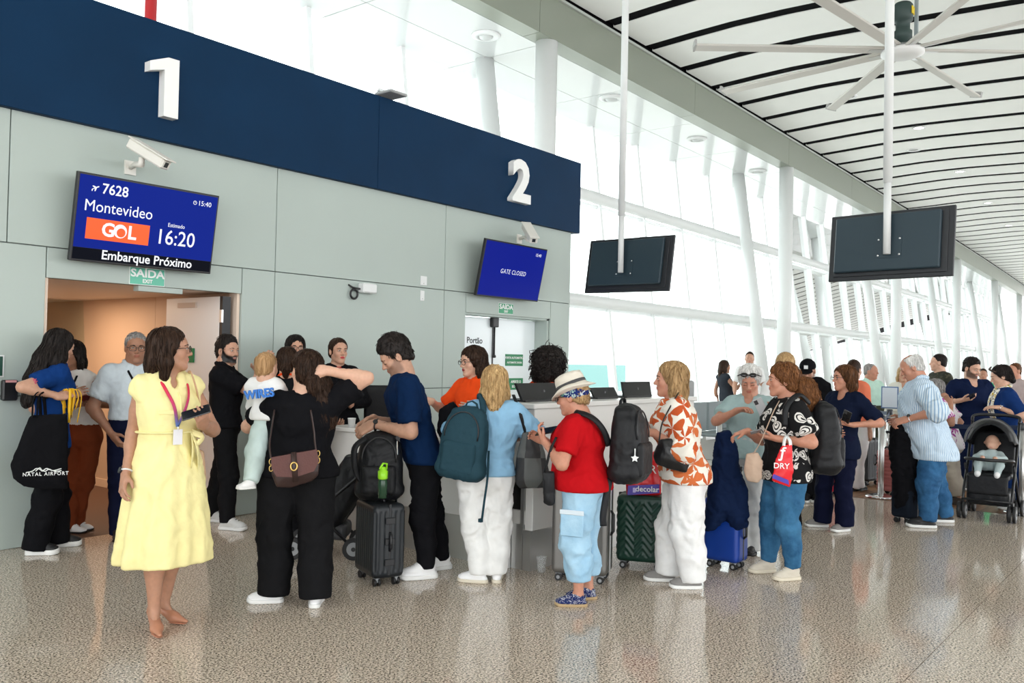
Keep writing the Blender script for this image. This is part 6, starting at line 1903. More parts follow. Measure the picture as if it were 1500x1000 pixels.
# backpack of the leaf-print woman + bottle
j = P['leaf']
c = vplane(1207, 640, j['root'], -.04)
backpack('tall black backpack on the leaf-print woman', c, dirA(c, 105), .32, .20, .52, BLACKF, straps=[[vplane(1186, 590, j['root'], .10), vplane(1170, 578, j['root'], .17), vplane(1152, 596, j['root'], .22), vplane(1150, 625, j['root'], .23)]], seed=9.)
b0 = vplane(1215, 648, j['root'], .06)
t = thing('water_bottle', 'yellow and green bottle in the side of the tall black backpack', 'bottle', b0)
MB().lathe([(.001, 0), (.034, .004), (.034, .05)], 16, Matrix.Translation(b0)).build('bottle_base', mat('amber_liquid', (.75, .35, .04), .3), t)
MB().lathe([(.034, .05), (.034, .11), (.022, .125), (.022, .14), (.001, .145)], 16, Matrix.Translation(b0)).build('bottle_body', mat('green_yellow_bottle', (.32, .62, .20), .3), t)
# crossbody bag brown with buckle (carrying woman)
j = P['carry']
BRN = mat('brown_leather', (.085, .022, .016), .42, bump=.15, bscale=90)
bg = bag('brown leather crossbody bag with brass buckle on the woman in black', [(397, 672), (410, 668), (440, 664), (464, 659), (468, 680), (466, 696), (455, 705), (425, 714), (405, 713), (398, 695)], j['root'], .24, .09, mat('dark_brown_leather', (.030, .014, .012), .4), fold=.001)
fl_ = [vplane(u, v, j['root'], .292) for u, v in ((397, 670), (430, 664), (464, 658), (467, 676), (460, 690), (432, 699), (405, 698), (398, 686))]
MB().raw(list(fl_) + [p - toward(j['root']) * .02 for p in fl_], [tuple(range(8)), tuple(range(15, 7, -1))] + [(k, 8 + k, 8 + (k + 1) % 8, (k + 1) % 8) for k in range(8)]).build('flap', BRN, bg['t'])
BRASS = mat('brass', (.62, .42, .14), .3, metal=1.)
MB().tube([vplane(430, 662, j['root'], .30), vplane(431, 685, j['root'], .305), vplane(433, 705, j['root'], .30)], 1, 8, flat=(.016, .004), up=toward(j['root'])).build('tab', mat('dark_brown_leather', (.030, .014, .012), .4), bg['t'])
bc = vplane(430.5, 683, j['root'], .313); exb = np.cross(-toward(bc), UP)
MB().tube([bc + (exb * math.cos(a) * .019 + UP * math.sin(a) * .024) for a in np.linspace(0, 6.28, 17)[:-1]], .005, 8, closed=True).build('buckle', BRASS, bg['t'])
for sgn, pts in ((0, [(397, 672, .27), (395, 655, .24), (396, 640, .20), (402, 600, .14)]), (1, [(463, 660, .27), (461, 645, .25), (460, 632, .24), (455, 600, .22)])):
    MB().tube(spline([vplane(*p[:2], j['root'], p[2]) for p in pts], 6), 1, 8, flat=(.008, .004)).build('strap', mat('dark_brown_leather', (.030, .014, .012), .4), bg['t'])
    for k in range(2):
        q_ = vplane(pts[0][0] + (1 if sgn else 0) * 3, pts[0][1] + 4 + 10 * k, j['root'], .27)
        MB().tube([q_ + (exb * math.cos(a) * .010 + UP * math.sin(a) * .017) for a in np.linspace(0, 6.28, 13)[:-1]], .0035, 6, closed=True).build('brass_link', BRASS, bg['t'])
# tote of the first woman
j = P['bluehair']
bg = bag('black tote bag printed with white dunes and airport name', [(44, 608), (98, 606), (100, 640), (98, 716), (60, 716), (34, 712), (20, 700), (15, 680), (28, 650)], j['root'], .30, .10, BLK, fold=.003, name='tote_bag')
for du in (0, 7):
    MB().tube(spline([vplane(47 + du, 612, j['root'], .33), vplane(49 + du, 585, j['root'], .34), vplane(55 + du, 575, j['root'], .30), vplane(58 + du, 588, j['root'], .24), vplane(60 + du, 615, j['root'], .26)], 6), 1, 8, flat=(.013, .004)).build('handle', BLK, bg['t'])
M = basis_matrix(vplane(67, 694, j['root'], .365), bg['ex'], UP, bg['n'])
text('lettering', 'NATAL AIRPORT', .036, M, TXT, bg['t'], bold=.02, space=1.25, sx=.92)
for pts in ([(38, 692), (47, 690), (53, 686), (58, 687), (62, 690)], [(52, 690), (58, 685), (61, 688), (66, 690), (72, 687), (78, 689), (90, 686)], [(62, 690), (68, 686), (74, 688), (82, 690), (90, 689)]):
    MB().tube(spline([vplane(u, v, j['root'], .364) for u, v in pts], 5), 1, 6, flat=(.004, .0012), up=bg['n']).build('dune_print', TXT, bg['t'])
# floral woman's black handbag
j = P['floral']
bag('black leather handbag hanging before the rust floral blouse', [(968, 643), (1000, 641), (1007, 655), (1012, 672), (1005, 692), (985, 688), (961, 679), (957, 667), (962, 653)], j['root'], .26, .09, mat('black_leather', (.008, .008, .009), .35, bump=.1, bscale=120), strap=[(965, 650, .27), (970, 620, .26), (985, 590, .20), (994, 575, .10)], strapw=.006)
# beige crossbody
j = P['leaf']
SUEDE = cloth('beige_suede', (.50, .37, .28), .8)
bag('beige suede crossbody bag at the leaf-print woman\'s hip', [(1093, 664), (1110, 662), (1117, 675), (1116, 700), (1110, 707), (1095, 704), (1090, 690)], j['root'], .26, .09, SUEDE, strap=[(1104, 664, .27), (1115, 645, .27), (1132, 605, .24), (1141, 588, .17)], strapw=.016, fold=.002)
# yellow-dress woman's bag
j = P['yellow']
bag('beige handbag behind the yellow dress', [(284, 655), (298, 660), (302, 700), (296, 714), (282, 712), (278, 690)], j['root'], -.10, .08, mat('camel_leather', (.56, .36, .22), .5), strap=[(290, 660, -.10), (296, 620, -.10), (290, 580, .0), (281, 548, .06), (276, 545, -.02)], strapw=.010)
# shopping bags
RBAG = mat('red_plastic_bag', (.72, .012, .02), .3)
PBLUE = mat('print_violet', (.055, .03, .36), .35)
j = P['leaf']
bg = bag('red plastic shopping bag hanging from the leaf-print woman\'s wrist', [(1145, 652), (1160, 650), (1163, 690), (1157, 714), (1130, 704), (1136, 672)], j['root'], .34, .035, RBAG, fold=.002, name='shopping_bag', strap=[(1148, 655, .345), (1149, 645, .33), (1152, 639, .30), (1157, 645, .33), (1158, 653, .345)], strapw=.012, parts=WHITE)
M = basis_matrix(vplane(1146, 670, j['root'], .368), bg['ex'], UP, bg['n'])
text('lettering', 'ƒ', .10, M @ Matrix.Translation((0, .03, 0)), TXT, bg['t'], bold=.02); text('lettering', 'DRY', .055, M @ Matrix.Translation((-.005, -.06, 0)), TXT, bg['t'], bold=.01)
MB().raw([vplane(u, v, j['root'], .366) for u, v in ((1131, 700), (1156, 710), (1155, 703), (1133, 694))], [(0, 1, 2, 3)]).build('print_band', PBLUE, bg['t'])
o = K3['o']
bg = bag('red shopping bag printed decolar on top of the green suitcase', [(916, 690), (940, 672), (968, 655), (968, 724), (918, 726)], o, .05, .12, RBAG, fold=.003, name='shopping_bag')
MB().raw([vplane(u, v, o, .124) for u, v in ((919, 725), (966, 722), (966, 709), (920, 711))], [(0, 1, 2, 3)]).build('print_band', PBLUE, bg['t'])
M = basis_matrix(vplane(948, 716.5, o, .127), bg['ex'], UP, bg['n'])
text('lettering', 'decolar', .058, M, TXT, bg['t'], bold=.01)
MB().prism([(.0, -.018), (.018, -.018), (.027, -.009), (.027, .009), (.018, .018), (0, .018)], 0, .001, basis_matrix(vplane(927, 717.5, o, .127), bg['ex'], UP, bg['n'])).build('logo_mark', mat('print_lilac', (.5, .45, .8), .4), bg['t'])
M = basis_matrix(vplane(955, 688, o, .127), bg['ex'], UP, bg['n'])
text('lettering', 'DRY', .09, M, TXT, bg['t'], bold=.0)

# coats
def coat(label, top_px, outline, root, dd, m_, thick=.10):
    return bag(label, outline, root, dd, thick, m_, name='coat', cat='coat', fold=.012, h=.010)
coat('navy coat draped over the handle of the blue suitcase', None, [(1052, 634), (1068, 632), (1078, 655), (1082, 690), (1093, 716), (1096, 768), (1078, 774), (1062, 758), (1045, 774), (1033, 776), (1036, 740), (1042, 690)], K4['o'], .10, cloth('navy_denim_coat', (.007, .016, .052)), .20)
coat('black coat over the handle of the fabric suitcase', None, [(1306, 624), (1322, 621), (1340, 636), (1344, 690), (1338, 742), (1312, 744), (1308, 705), (1303, 660)], K8['o'], .06, BLK, .18)

bag('black jacket over the shoulder of the man in the cap', [(1189, 553), (1203, 552), (1216, 562), (1223, 588), (1214, 612), (1196, 606), (1192, 580)], P['cap']['root'], .20, .10, BLK, name='jacket', cat='jacket', fold=.008)
bag('black jacket over the blonde woman\'s arm behind the teal backpack', [(645, 600), (664, 588), (672, 600), (668, 640), (652, 650), (641, 632)], P['blond']['root'], -.16, .10, BLK, name='jacket', cat='jacket', fold=.008)
# ------------------------------------------------------------------ phones, lanyards, small worn things
PHB = mat('phone_black', (.012, .012, .014), .15)
def phone(label, u, v, root, dd, yaw, tilt, m_=PHB, sz=(.075, .155, .009), roll=0.):
    p = vplane(u, v, root, dd)
    n = dirA(p, yaw); n = _unit(n * math.cos(math.radians(tilt)) + UP * math.sin(math.radians(tilt)))
    ex = _unit(np.cross(UP, n)); ey = np.cross(n, ex)
    r = math.radians(roll); ex, ey = ex * math.cos(r) + ey * math.sin(r), ey * math.cos(r) - ex * math.sin(r)
    t = thing('phone', label, 'phone', p)
    M = basis_matrix(p, ex, ey, n)
    MB().box((-sz[0] / 2, -sz[1] / 2, -sz[2] / 2), (sz[0] / 2, sz[1] / 2, sz[2] / 2), M, .004).build('phone_body', m_, t)
    MB().box((-sz[0] * .46, -sz[1] * .47, -sz[2] / 2 - .0006), (sz[0] * .46, sz[1] * .47, -sz[2] / 2), M).build('phone_screen', mat('dark_glass', (.01, .012, .016), .06), t)
    MB().box((-sz[0] * .4, sz[1] * .22, sz[2] / 2), (-sz[0] * .02, sz[1] * .44, sz[2] / 2 + .0015), M, .0006).build('camera_bump', mat('lens_ring', (.05, .05, .055), .2), t)
phone('black phone held up by the woman in the yellow dress', 287, 604, rt('yellow'), .26, 150, -50, roll=60)
phone('dark phone held by the red-top woman', 800, 631, rt('red'), .04, 120, -55, roll=70)
phone('silver phone with camera bump held by the white-haired woman', 1115, 597, rt('greytee'), .42, -10, -12, mat('phone_silver', (.55, .57, .58), .25), roll=25)
phone('grey phone resting on the leaf-print woman\'s open hand', 1107, 632, rt('leaf'), .30, 60, -70, mat('phone_grey', (.20, .20, .21), .25), roll=60)
phone('dark phone held by the woman with the bob', 1240, 610, rt('bob'), .34, -30, -35, roll=-30)
phone('dark phone in the hand of the V-neck man', 1424, 580, rt('vneck'), .38, 60, -50, roll=60)
phone('dark red phone held by the woman in the white vest', 122, 582, rt('vest'), .34, 0, -40, mat('phone_red', (.12, .01, .015), .3), roll=60)
def child(par, name, mb, m_): return mb.build(name, m_, par)
m, nt, b, tc = new_mat('gradient_lanyard', .6)
sx = N(nt, 'ShaderNodeSeparateXYZ'); nt.links.new(tc.outputs['Object'], sx.inputs[0])
nt.links.new(ramp(nt, N(nt, 'ShaderNodeMath').outputs[0], [(0, (1, 0, 0)), (1, (0, 0, 1))]), b.inputs['Base Color'])
mr = N(nt, 'ShaderNodeMapRange'); mr.inputs[1].default_value = 1.06; mr.inputs[2].default_value = 1.36; nt.links.new(sx.outputs[2], mr.inputs[0])
nt.links.new(ramp(nt, mr.outputs[0], [(0, (.05, .30, .50)), (.35, (.10, .16, .42)), (.6, (.42, .03, .14)), (1, (.62, .02, .06))]), b.inputs['Base Color'])
LAN = m
def front_pt(j, u_, lat, out=.03):
    """a point just in front of the chest"""
    c = j['centre'](u_); st = j['stations'](u_, u_ + .01, 0)[0]
    a_, b_ = st[3], st[4]
    x = max(-.9, min(.9, lat / max(a_, 1e-3)))
    return c + j['L'] * lat + j['F'] * (b_ * (1 - abs(x) ** 2.2) ** (1 / 2.2) + out)
def lanyard(key, m_, low=.50, badge=True, lat=.0, w_=.009):
    j = P[key]; T = j['T']
    for s_ in (1, -1):
        pts = [j['Nk'] + j['L'] * s_ * .065 - j['F'] * .01 + UP * .035, j['Nk'] + j['L'] * s_ * .078 + j['F'] * .055 - UP * .005, front_pt(j, .82, s_ * .065), front_pt(j, .66, s_ * .035 + lat * .5, .035), front_pt(j, low, lat, .035)]
        MB().tube(spline(pts, 6), 1, 8, flat=(w_, .0025), up=j['F'] + j['L'] * s_ * .2).build('lanyard', m_, T)
    if badge:
        p = front_pt(j, low, lat, .04)
        M = basis_matrix(p, j['L'] * -1, UP, j['F'])
        MB().box((-.027, -.10, -.002), (.027, -.015, .002), M, .001).tube([p, p - UP * .02], .004, 6).build('badge', mat('badge_white', (.75, .74, .76), .35), T)
lanyard('yellow', LAN, .46, True, -.02)
lanyard('polo', BLK, .5, False)
lanyard('slick', BLK, .55, True, .05, .006)
lanyard('vest', BLK, .55, False)
def watch(key, i, m_strap, m_face, f=.0):
    j = P[key]; W = j['wr'][i]; E = j['el'][i]; d = _unit(W - E); a = j['hn'][i]; a = _unit(a - d * (a @ d)); b = np.cross(d, a)
    c = W - d * (.015 + f); r = .033 * j['s']
    MB().tube([c + (a * math.cos(t_) * .9 + b * math.sin(t_)) * r for t_ in np.linspace(0, 6.28, 19)[:-1]], 1, 6, closed=True, flat=(.010, .004), up=d).build('watch_strap', m_strap, j['T'])
    MB().tube([c - a * r * .85, c - a * (r * .85 + .012)], .017, 14).build('watch_face', m_face, j['T'])
watch('yellow', 1, WHITE, BLACKP)
watch('navyt', 0, BLACKP, PHB)
watch('stripe', 0, CHROME, PHB)
watch('navylady', 0, CHROME, CHROME)
# belt and bow of the yellow dress, chest pockets
j = P['yellow']
st = j['stations'](.46, .465, .020)[0]; c = j['root'] + j['L'] * st[1] + j['F'] * st[2] + UP * st[0]
MB().tube([c + j['L'] * math.cos(a) * (st[3] + .004) + j['F'] * math.sin(a) * (st[4] + .004) for a in np.linspace(0, 6.28, 33)[:-1]], 1, 8, closed=True, flat=(.016, .006), up=UP).build('belt', YELLOW, j['T'])
kn = c + j['L'] * .075 + j['F'] * (st[4] * .90 + .01)
for pts in ([kn, kn + j['L'] * .06 - UP * .03 + j['F'] * .02, kn + j['L'] * .02 - UP * .06 + j['F'] * .02, kn], [kn, kn + j['L'] * .03 - UP * .10 + j['F'] * .02, kn + j['L'] * .05 - UP * .24], [kn, kn - j['L'] * .0 - UP * .09 + j['F'] * .02, kn + j['L'] * .0 - UP * .20 + j['F'] * .01]):
    MB().tube(spline(pts, 5), 1, 8, flat=(.022, .004), up=j['L'] + j['F']).build('belt_bow', YELLOW, j['T'])
for s_ in (1, -1):
    p = front_pt(j, .60, s_ * .075, .018)
    MB().box((-.045, -.012, -.004), (.045, .012, .004), basis_matrix(p, _unit(j['L'] - j['F'] * s_ * .45), UP, _unit(j['F'] + j['L'] * s_ * .45)), .003).build('pocket_flap', YELLOW, j['T'])
MB().tube([front_pt(j, u_, 0, .017) for u_ in np.linspace(.48, .80, 8)], 1, 6, flat=(.014, .003), up=j['L']).build('placket', YELLOW, j['T'])
# earrings, scarf collars
MB().tube([P['yellow']['w'](-.083 + .0 * a, -.012 + .016 * math.cos(a), -.055 + .02 * math.sin(a)) for a in np.linspace(0, 6.28, 15)[:-1]], .0015, 5, closed=True).build('hoop_earring', BRASS, P['yellow']['T'])
def neck_scarf(key, m_, r=.075, th=.018, tails=()):
    j = P[key]
    MB().tube([j['Nk'] + UP * .02 + j['L'] * math.cos(a) * r + j['F'] * (math.sin(a) * r + .012) - UP * .03 * math.sin(a) for a in np.linspace(0, 6.28, 25)[:-1]], th, 8, closed=True).build('neck_scarf', m_, j['T'])
    for lat, u0 in tails:
        MB().tube(spline([j['Nk'] + j['L'] * lat + j['F'] * .07, front_pt(j, .8, lat, .03), front_pt(j, .55, lat, .035), front_pt(j, u0, lat, .03)], 5), 1, 10, flat=(.045, .014), up=j['F']).build('scarf_tail', m_, j['T'])
neck_scarf('slick', cloth('red_scarf', (.35, .01, .015)), .062, .012)
neck_scarf('scarf', ORANGE, .066, .012)
neck_scarf('navylady', SCARFP, .075, .022, ((.05, .25), (-.05, .3)))
j = P['red']; kn = j['knee'][0]; hpj = j['hipj'][0]; mid = hpj * .45 + kn * .55; out = _unit(toward(mid) + dirA(mid, -90) * .35)
exq = _unit(np.cross(UP, out)); pk = mid + out * .108
MB().box((-.075, -.09, -.006), (.075, .07, .006), basis_matrix(pk, exq, UP, out), .004).build('cargo_pocket', LJEANS, j['T'])
MB().box((-.08, .045, .004), (.08, .075, .010), basis_matrix(pk, exq, UP, out), .003).build('pocket_flap', mat('pale_stitch', (.62, .70, .76), .8), j['T'])
# sun hat and printed headscarf
j = P['red']; w_ = j['w']; AH = j['AH']
HATM = mat('cream_straw', (.74, .68, .58), .7, bump=.4, bscale=260)
tl = math.radians(-14)
hU = _unit(j['hU'] * math.cos(tl) - j['hF'] * math.sin(tl)); hF = np.cross(np.cross(hU, j['hF']), hU); hL = np.cross(hU, hF)
hp = w_(0, -.01, .062)
Mh = basis_matrix(hp, hL, hF, hU)
prof = [(.148, -.022), (.150, -.018), (.115, .004), (.098, .010), (.094, .06), (.086, .088), (.060, .098), (.001, .094)]
v = []; f = []; n_ = 36
for r_, z_ in prof:
    for k in range(n_):
        a = 2 * math.pi * k / n_; v.append(Mh @ Vector((r_ * .92 * math.cos(a), r_ * 1.08 * math.sin(a), z_ + (.012 * math.cos(2 * a) if r_ > .11 else 0) - (.015 * max(0, 1 - abs(math.cos(a)) * 2.5) if z_ > .09 else 0))))
for i in range(len(prof) - 1):
    for k in range(n_): f.append((i * n_ + k, i * n_ + (k + 1) % n_, (i + 1) * n_ + (k + 1) % n_, (i + 1) * n_ + k))
f.append(tuple(range(n_))[::-1])
hat = pydata('sun_hat', [tuple(np.array(p) - j['root']) for p in v], f, HATM, j['T'], True)
MB().lathe([(.0965, .012), (.099, .014), (.098, .032), (.095, .034)], 36, Mh @ Matrix.Diagonal((.93, 1.09, 1, 1))).build('hat_band', mat('grey_band', (.06, .06, .06), .7), hat)
S = Solid(); S.ell(w_(0, -.018, .02), np.array((.088, .107, .075)) * j['hs'], AH); S.plane(w_(0, 0, .070), AH[2]); S.plane(w_(0, 0, -.005), -AH[2] + .25 * AH[1])
V, Q = S.mesh(.006); net_object('headscarf', V, Q, petals('navy_floral_scarf', (.010, .022, .13), (.55, .62, .66), (.05, .28, .16), 26, 4, .55), j['T'])
# baseball cap
j = P['cap']; w_ = j['w']; AH = j['AH']
S = Solid(); S.ell(w_(0, -.015, .045), np.array((.090, .108, .090)) * j['hs'], AH); S.plane(w_(0, .09, .040), -AH[2] + .10 * AH[1]); V, Q = S.mesh(.008); capo = net_object('baseball_cap', V, Q, BLK, j['T'])
S = Solid(); S.ell(w_(0, .105, .036), np.array((.075, .080, .012)) * j['hs'], AH); V, Q = S.mesh(.007); net_object('cap_peak', V, Q, BLK, capo)
MB().box((-.022, -.02, 0), (.022, .02, .006), basis_matrix(w_(0, .096, .083), j['hL'], _unit(j['hU'] - .4 * j['hF']), _unit(j['hF'] + .4 * j['hU']))).build('cap_patch', WHITE, capo)
# sunglasses on the white hair
j = P['greytee']; w_ = j['w']
sg = MB()
for s_ in (-1, 1):
    ell_mesh(sg, w_(s_ * .036, .092, .092), np.array((.032, .010, .020)) * j['hs'], np.array([j['hL'], _unit(j['hF'] + j['hU']), _unit(j['hU'] - j['hF'])]))
    sg.tube([w_(s_ * .066, .085, .092), w_(s_ * .096, .03, .055), w_(s_ * .096, -.03, .03)], .004, 6)
sg.tube([w_(-.01, .099, .096), w_(.01, .099, .096)], .005, 6)
sg.build('sunglasses', mat('sunglass_black', (.01, .009, .009), .1), j['T'])
j = P['navylady']; w_ = j['w']
MB().tube(spline([w_(-.084, .04, .06), w_(-.05, .085, .105), w_(0, .06, .13), w_(.05, .085, .105), w_(.084, .04, .06)], 4), .007, 6).build('raised_sunglasses', mat('sunglass_brown', (.05, .03, .02), .2), j['T'])
# bunch of yellow lanyards in the first woman's hand
j = P['bluehair']; p0 = j['wr'][1] + j['hd'][1] * .09
t = thing('lanyard_bunch', 'bunch of yellow lanyards hanging from the long-haired woman\'s hand', 'lanyards', p0)
rs_ = np.random.RandomState(3); YL = mat('yellow_ribbon', (.80, .46, .01), .5)
for k in range(18):
    a = rs_.uniform(-1, 1); b_ = rs_.uniform(-.4, .6); ln = rs_.uniform(.08, .24)
    d = dirA(p0, 90) * a + toward(p0) * b_
    MB().tube(spline([p0 - UP * .01, p0 + d * .05 + UP * .03, p0 + d * .085 - UP * .03, p0 + d * .06 - UP * ln], 5), 1, 6, flat=(.010, .003)).build('ribbon', YL, t)
# logo on the sleeve
j = P['bluehair']; p = j['sh'][1] * .45 + j['el'][1] * .55
mb = MB(); nrm = _unit(toward(p) + dirA(p, -90) * .5); exl = _unit(np.cross(UP, nrm)); ps = p + nrm * .072
for k in range(6):
    a = k * 1.047; mb.tube([ps + (exl * math.cos(a) + UP * math.sin(a)) * .006, ps + (exl * math.cos(a) + UP * math.sin(a)) * .022], .004, 5)
mb.build('sleeve_logo', mat('pink_print', (.55, .07, .16), .6), j['T'])

# ------------------------------------------------------------------ toddler on the hip
j = P['carry']; rc = j['root']
hp_ = vplane(398, 608, rc, .05)
f1 = vplane(360, 716, rc, .16); f2 = vplane(420, 690, rc, -.30)
PT = person('toddler in white printed top and pale trousers carried on the hip', [(f1[0], f1[1], f1[2], -70), (f2[0], f2[1], f2[2], 180)], H=.86, face=160, head=(391, 538, .02), hyaw=150, hs=1.08, tone='fair', hip=(398, 612, .05), neck=(.03, .120), seat=float(min(f1[2], f2[2])), name='person', bw=1.15, bd=1.2,
    arms=(dict(w=(392, 590, -.16), el=(.5, 0, -1)), dict(w=(425, 585, -.12), el=(-.3, 0, -1))), hair=dict(c='baby', t=.006, ts=.004, front=(.08, .08), side=(.01, -.01), nape=-.06, ns=.6, slen=.008, srad=.002), eyes=False,
    shirt=dict(m=WHITEC, sleeve=.9, se=.014, e=.014, hem=-.05), bottom=dict(m=cloth('pale_mint_trousers', (.56, .68, .66)), r=(.13, .105, .095), waist=.2, hem=.04, fold=.003), shoes=('sneaker', WSHOE, WSOLE, WSHOE))
pt_ = vplane(380, 577, rc, .135)
M = basis_matrix(pt_, _unit(dirA(pt_, 90) + toward(pt_) * .15), UP, _unit(toward(pt_) - dirA(pt_, 90) * .15)) @ Matrix.Rotation(math.radians(8), 4, 'Z')
text('print_lettering', 'WIRES', .072, M, mat('blue_print', (.02, .16, .55), .5), PT['T'], depth=.03, bold=.04, sx=.85)

# ------------------------------------------------------------------ prams
FRAME = mat('pram_frame', (.012, .012, .013), .35)
def pram_wheel(t, c, ax, r):
    wl = MB().tube([c - ax * .014, c + ax * .014], r, 20).build('wheel', WHEEL, t)
    MB().tube([c - ax * .017, c + ax * .017], r * .62, 16).build('rim', GREYP, wl)
    MB().tube([c - ax * .02, c + ax * .02], r * .2, 10).build('hub', WHEEL, wl)
p = ground(1451, 757)
t = thing('pram', 'black pushchair with hood up and a baby inside', 'pram', p)
e1 = dirA(p, -8); e2 = np.cross(UP, e1)          # e1 towards the viewer, e2 its left
w_ = lambda x, y, z: p + e2 * x - e1 * (-y) + UP * z
for sx in (-.23, .23):
    for dx in (-.025, .025):
        pram_wheel(t, w_(sx + dx, .26, .085), e2, .085)
        pram_wheel(t, w_(sx + dx, -.30, .085), e2, .085)
for sx in (-.225, .225):
    MB().tube([w_(sx, .26, .10), w_(sx, .20, .30), w_(sx, -.02, .56), w_(sx, -.28, .98)], .014, 10).build('side_tube', FRAME, t)
    MB().tube([w_(sx, -.30, .10), w_(sx, -.08, .36), w_(sx, .12, .56)], .013, 10).build('rear_tube', FRAME, t)
MB().tube(spline([w_(-.225, -.28, .98), w_(-.22, -.32, 1.04), w_(-.12, -.34, 1.06), w_(.12, -.34, 1.06), w_(.22, -.32, 1.04), w_(.225, -.28, .98)], 4), .017, 10).build('push_handle', FRAME, t)
S = Solid(); S.box(w_(0, .05, .44), (.20, .20, .03), .025, np.array([e2, e1, UP])); S.box(w_(0, -.18, .66), (.20, .03, .24), .025, np.array([e2, _unit(e1 + UP * .35), _unit(UP - e1 * .35)])); S.box(w_(0, .24, .36), (.19, .02, .10), .015, np.array([e2, e1, UP])); solid_object('seat_shell', S, .012, BLACKF, t)
S = Solid()
c0 = w_(0, -.06, .72)
S.ell(c0, (.245, .30, .32), np.array([e2, e1, UP])); S.ell(c0, (.222, .28, .298), np.array([e2, e1, UP]), k=.004, op=1); S.plane(c0 + UP * .05, _unit(-UP * 1.0 + e1 * .25)); S.plane(c0 + e1 * .16, e1)
solid_object('hood', S, .010, BLACKF, t, fold=.003)
MB().tube([c0 + e2 * .236 * math.cos(a) + e1 * .165 + UP * (.06 + .255 * math.sin(a)) for a in np.linspace(0, math.pi, 17)], 1, 8, flat=(.012, .007), up=e1).build('hood_rim', mat('pram_trim', (.10, .10, .10), .5), t)
MB().tube(spline([w_(-.21, .02, .60), w_(-.20, .20, .62), w_(0, .27, .62), w_(.20, .20, .62), w_(.21, .02, .60)], 5), .017, 10).build('bumper_bar', FRAME, t)
S = Solid(); S.box(w_(0, -.02, .22), (.20, .24, .075), .04, np.array([e2, e1, UP])); solid_object('basket', S, .013, BLACKF, t, fold=.004)
MB().tube([w_(-.225, .24, .20), w_(.225, .24, .20)], .012, 8).tube([w_(-.225, -.28, .14), w_(.225, -.28, .14)], .012, 8).build('axle', FRAME, t)
# baby
bt = thing('person', 'baby in light clothes lying in the pushchair', 'person', w_(0, .0, .48))
S = Solid(); S.ell(w_(0, -.02, .60), (.09, .08, .12), np.array([e2, _unit(e1 + UP * .4), _unit(UP - e1 * .4)]), k=.02)
for sx in (-1, 1):
    S.tube([w_(sx * .06, .0, .53), w_(sx * .10, .14, .56), w_(sx * .09, .22, .49)], [.05, .042, .032], k=.02)
    S.tube([w_(sx * .08, -.02, .66), w_(sx * .13, .07, .62), w_(sx * .06, .14, .63)], [.038, .033, .026], k=.02)
solid_object('romper', S, .009, cloth('pale_teal_romper', (.42, .50, .50)), bt, fold=.002)
S = Solid(); S.ell(w_(0, -.07, .78), (.068, .075, .08), np.array([e2, e1, UP]), k=.01); S.ell(w_(0, -.01, .755), (.045, .035, .04), np.array([e2, e1, UP]), k=.02); S.ell(w_(0, .012, .765), (.009, .01, .009), k=.006)
for sx in (-1, 1): S.ell(w_(sx * .058, .155, .632), (.024, .03, .022), np.array([e2, e1, UP])); S.ell(w_(sx * .07, -.07, .775), (.012, .012, .018), k=.006); 
V, Q = S.mesh(.007); net_object('head_and_hands', V, Q, SKIN, bt, colors=np.tile(np.array(TONE['fair']), (len(V), 1)))
for sx in (-1, 1):
    S = Solid(); S.ell(w_(sx * .09, .245, .47), (.03, .045, .035), np.array([e2, e1, UP])); solid_object('bootee', S, .008, WHITEC, bt)
for sx in (-1, 1):
    MB().tube([w_(sx * .036, .0, .775), w_(sx * .026, .008, .771), w_(sx * .016, .010, .775)], .0025, 5).build('eyelash', EYED, bt)
MB().tube([w_(-.014, .022, .735), w_(0, .026, .733), w_(.014, .022, .735)], .003, 5).build('mouth', mat('baby_lips', (.5, .18, .16), .5), bt)
# folded pram beside the black suitcase
p = ground(458, 812)
t = thing('pram', 'black folded pushchair leaning behind the black suitcase', 'pram', p)
e1 = dirA(p, 80); e2 = np.cross(UP, e1)
w_ = lambda x, y, z: p + e2 * x + e1 * y + UP * z
for y, sx in ((-.12, -.18), (-.12, .18), (.34, -.18), (.34, .18)):
    pram_wheel(t, w_(sx, y, .085), e2, .085)
for sx in (-.18, .18):
    MB().tube([w_(sx, -.12, .085), w_(sx, .02, .34), w_(sx, .34, .62), w_(sx, .42, .86)], .013, 10).build('side_tube', FRAME, t)
    MB().tube([w_(sx, .34, .085), w_(sx, .12, .30), w_(sx, -.04, .44)], .012, 10).build('rear_tube', FRAME, t)
MB().tube([w_(-.18, .42, .86), w_(.18, .42, .86)], .016, 10).build('push_handle', FRAME, t)
S = Solid(); S.loft(w_(0, .22, .5), np.array([e2, e1, UP]), [(-.30, 0, -.12, .17, .10), (-.1, 0, -.03, .18, .14), (.1, 0, .06, .17, .14), (.28, 0, .12, .13, .09)], ex=3, k=.02); solid_object('folded_seat', S, .012, BLACKF, t, fold=.010)
S = Solid(); S.box(w_(0, .10, .20), (.16, .18, .06), .04, np.array([e2, e1, UP])); solid_object('basket', S, .013, mat('mesh_grey', (.05, .05, .055), .6), t, fold=.004)
MB().tube([w_(-.18, -.12, .085), w_(.18, -.12, .085)], .011, 8).tube([w_(-.18, .34, .085), w_(.18, .34, .085)], .011, 8).build('axle', FRAME, t)

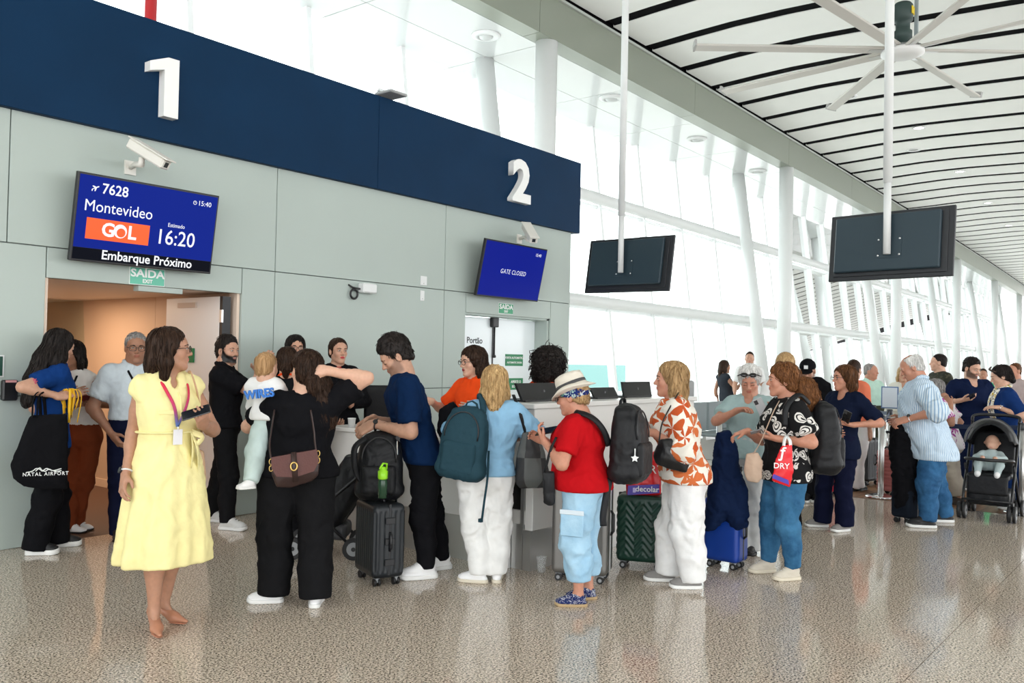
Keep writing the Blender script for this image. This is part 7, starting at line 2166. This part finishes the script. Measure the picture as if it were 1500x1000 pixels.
# ------------------------------------------------------------------ queue posts
BELT = mat('navy_belt_webbing', (.010, .025, .07), .6)
POSTS = {}
def stanchion(k, u, v, label, hgt=.98, sign=False):
    p = ground(u, v); POSTS[k] = p
    t = thing('queue_post', label, 'post', p, 'steel queue posts')
    MB().lathe([(.175, 0), (.178, .012), (.165, .022), (.10, .034), (.05, .045), (.001, .05)], 32, Matrix.Translation(p)).build('base', CHROME, t)
    MB().lathe([(.034, .04), (.034, hgt - .07), (.001, hgt - .07)], 20, Matrix.Translation(p)).build('tube', STEEL, t)
    MB().lathe([(.036, hgt - .075), (.040, hgt - .07), (.040, hgt - .005), (.030, hgt), (.001, hgt)], 20, Matrix.Translation(p)).build('belt_head', mat('post_head', (.05, .055, .06), .4), t)
    if sign:
        n = dirA(p, -8); ex = np.cross(UP, n) * -1
        M = basis_matrix(p + UP * (hgt + .16), -ex, UP, n)
        MB().box((-.11, -.15, -.01), (.11, .15, .01), M, .004).build('sign_frame', mat('sign_blue', (.10, .20, .40), .4), t)
        MB().box((-.095, -.135, .010), (.095, .135, .012), M).build('sign_sheet', mat('sign_sheet', (.66, .76, .84), .4), t)
stanchion('a', 1290, 728, 'steel queue post beside the woman with the bob')
stanchion('b', 1497, 752, 'steel queue post at the picture edge by the pram')
stanchion('c', 1302, 704, 'far queue post carrying a blue information sign', sign=True)
stanchion('d', 1278, 688, 'farthest queue post behind the mint polo man')
stanchion('e', 1052, 715, 'queue post beside the blonde floral-blouse woman')
stanchion('f', 1240, 676, 'small far queue post behind the coral top')
def belt(a, b, label):
    pa, pb = POSTS[a] + UP * .93, POSTS[b] + UP * .93
    d = _unit(pb - pa)
    pts = [pa + (pb - pa) * t_ + d * 0 - UP * (.03 * math.sin(math.pi * t_)) for t_ in np.linspace(.02 if np.linalg.norm(pb - pa) > 2 else .04, .98, 9)]
    t = thing('queue_belt', label, 'belt', pts[4])
    MB().tube(pts, 1, 4, flat=(.004, .036), up=UP).build('webbing', BELT, t)
    MB().box(pts[-1] - .012, pts[-1] + .012).build('belt_clip', BLACKP, t)
belt('a', 'b', 'navy belt stretched between the bob woman and the pram'); belt('d', 'c', 'navy belt between the two far posts'); belt('e', 'f', 'long navy belt behind the white-haired woman'); belt('a', 'c', 'short navy belt behind the nearest post')

# far seats by the windows
def bench(u, v, label, n=4):
    p = ground(u, v); t = thing('waiting_bench', label, 'bench', p)
    ex = np.array([1., .03, 0]); ey = np.array([-.03, 1, 0])
    M = basis_matrix(p, ex, ey, UP)
    sm = mat('seat_grey', (.22, .26, .27), .5)
    for k in range(n):
        MB().box((k * .6 - n * .3, -.25, .40), (k * .6 - n * .3 + .54, .22, .45), M, .015).build('seat', sm, t)
        MB().box((k * .6 - n * .3, .20, .45), (k * .6 - n * .3 + .54, .26, .92), M, .015).build('backrest', sm, t)
    MB().box((-n * .3, -.03, .34), (n * .3, .03, .40), M).build('beam', STEEL, t)
    for k in (-1, 1):
        MB().box((k * n * .2 - .03, -.25, 0), (k * n * .2 + .03, .25, .34), M, .01).build('leg', STEEL, t)
bench(1462, 655, 'grey waiting bench beyond the pram'); bench(1075, 668, 'grey waiting bench by the windows beyond the queue')
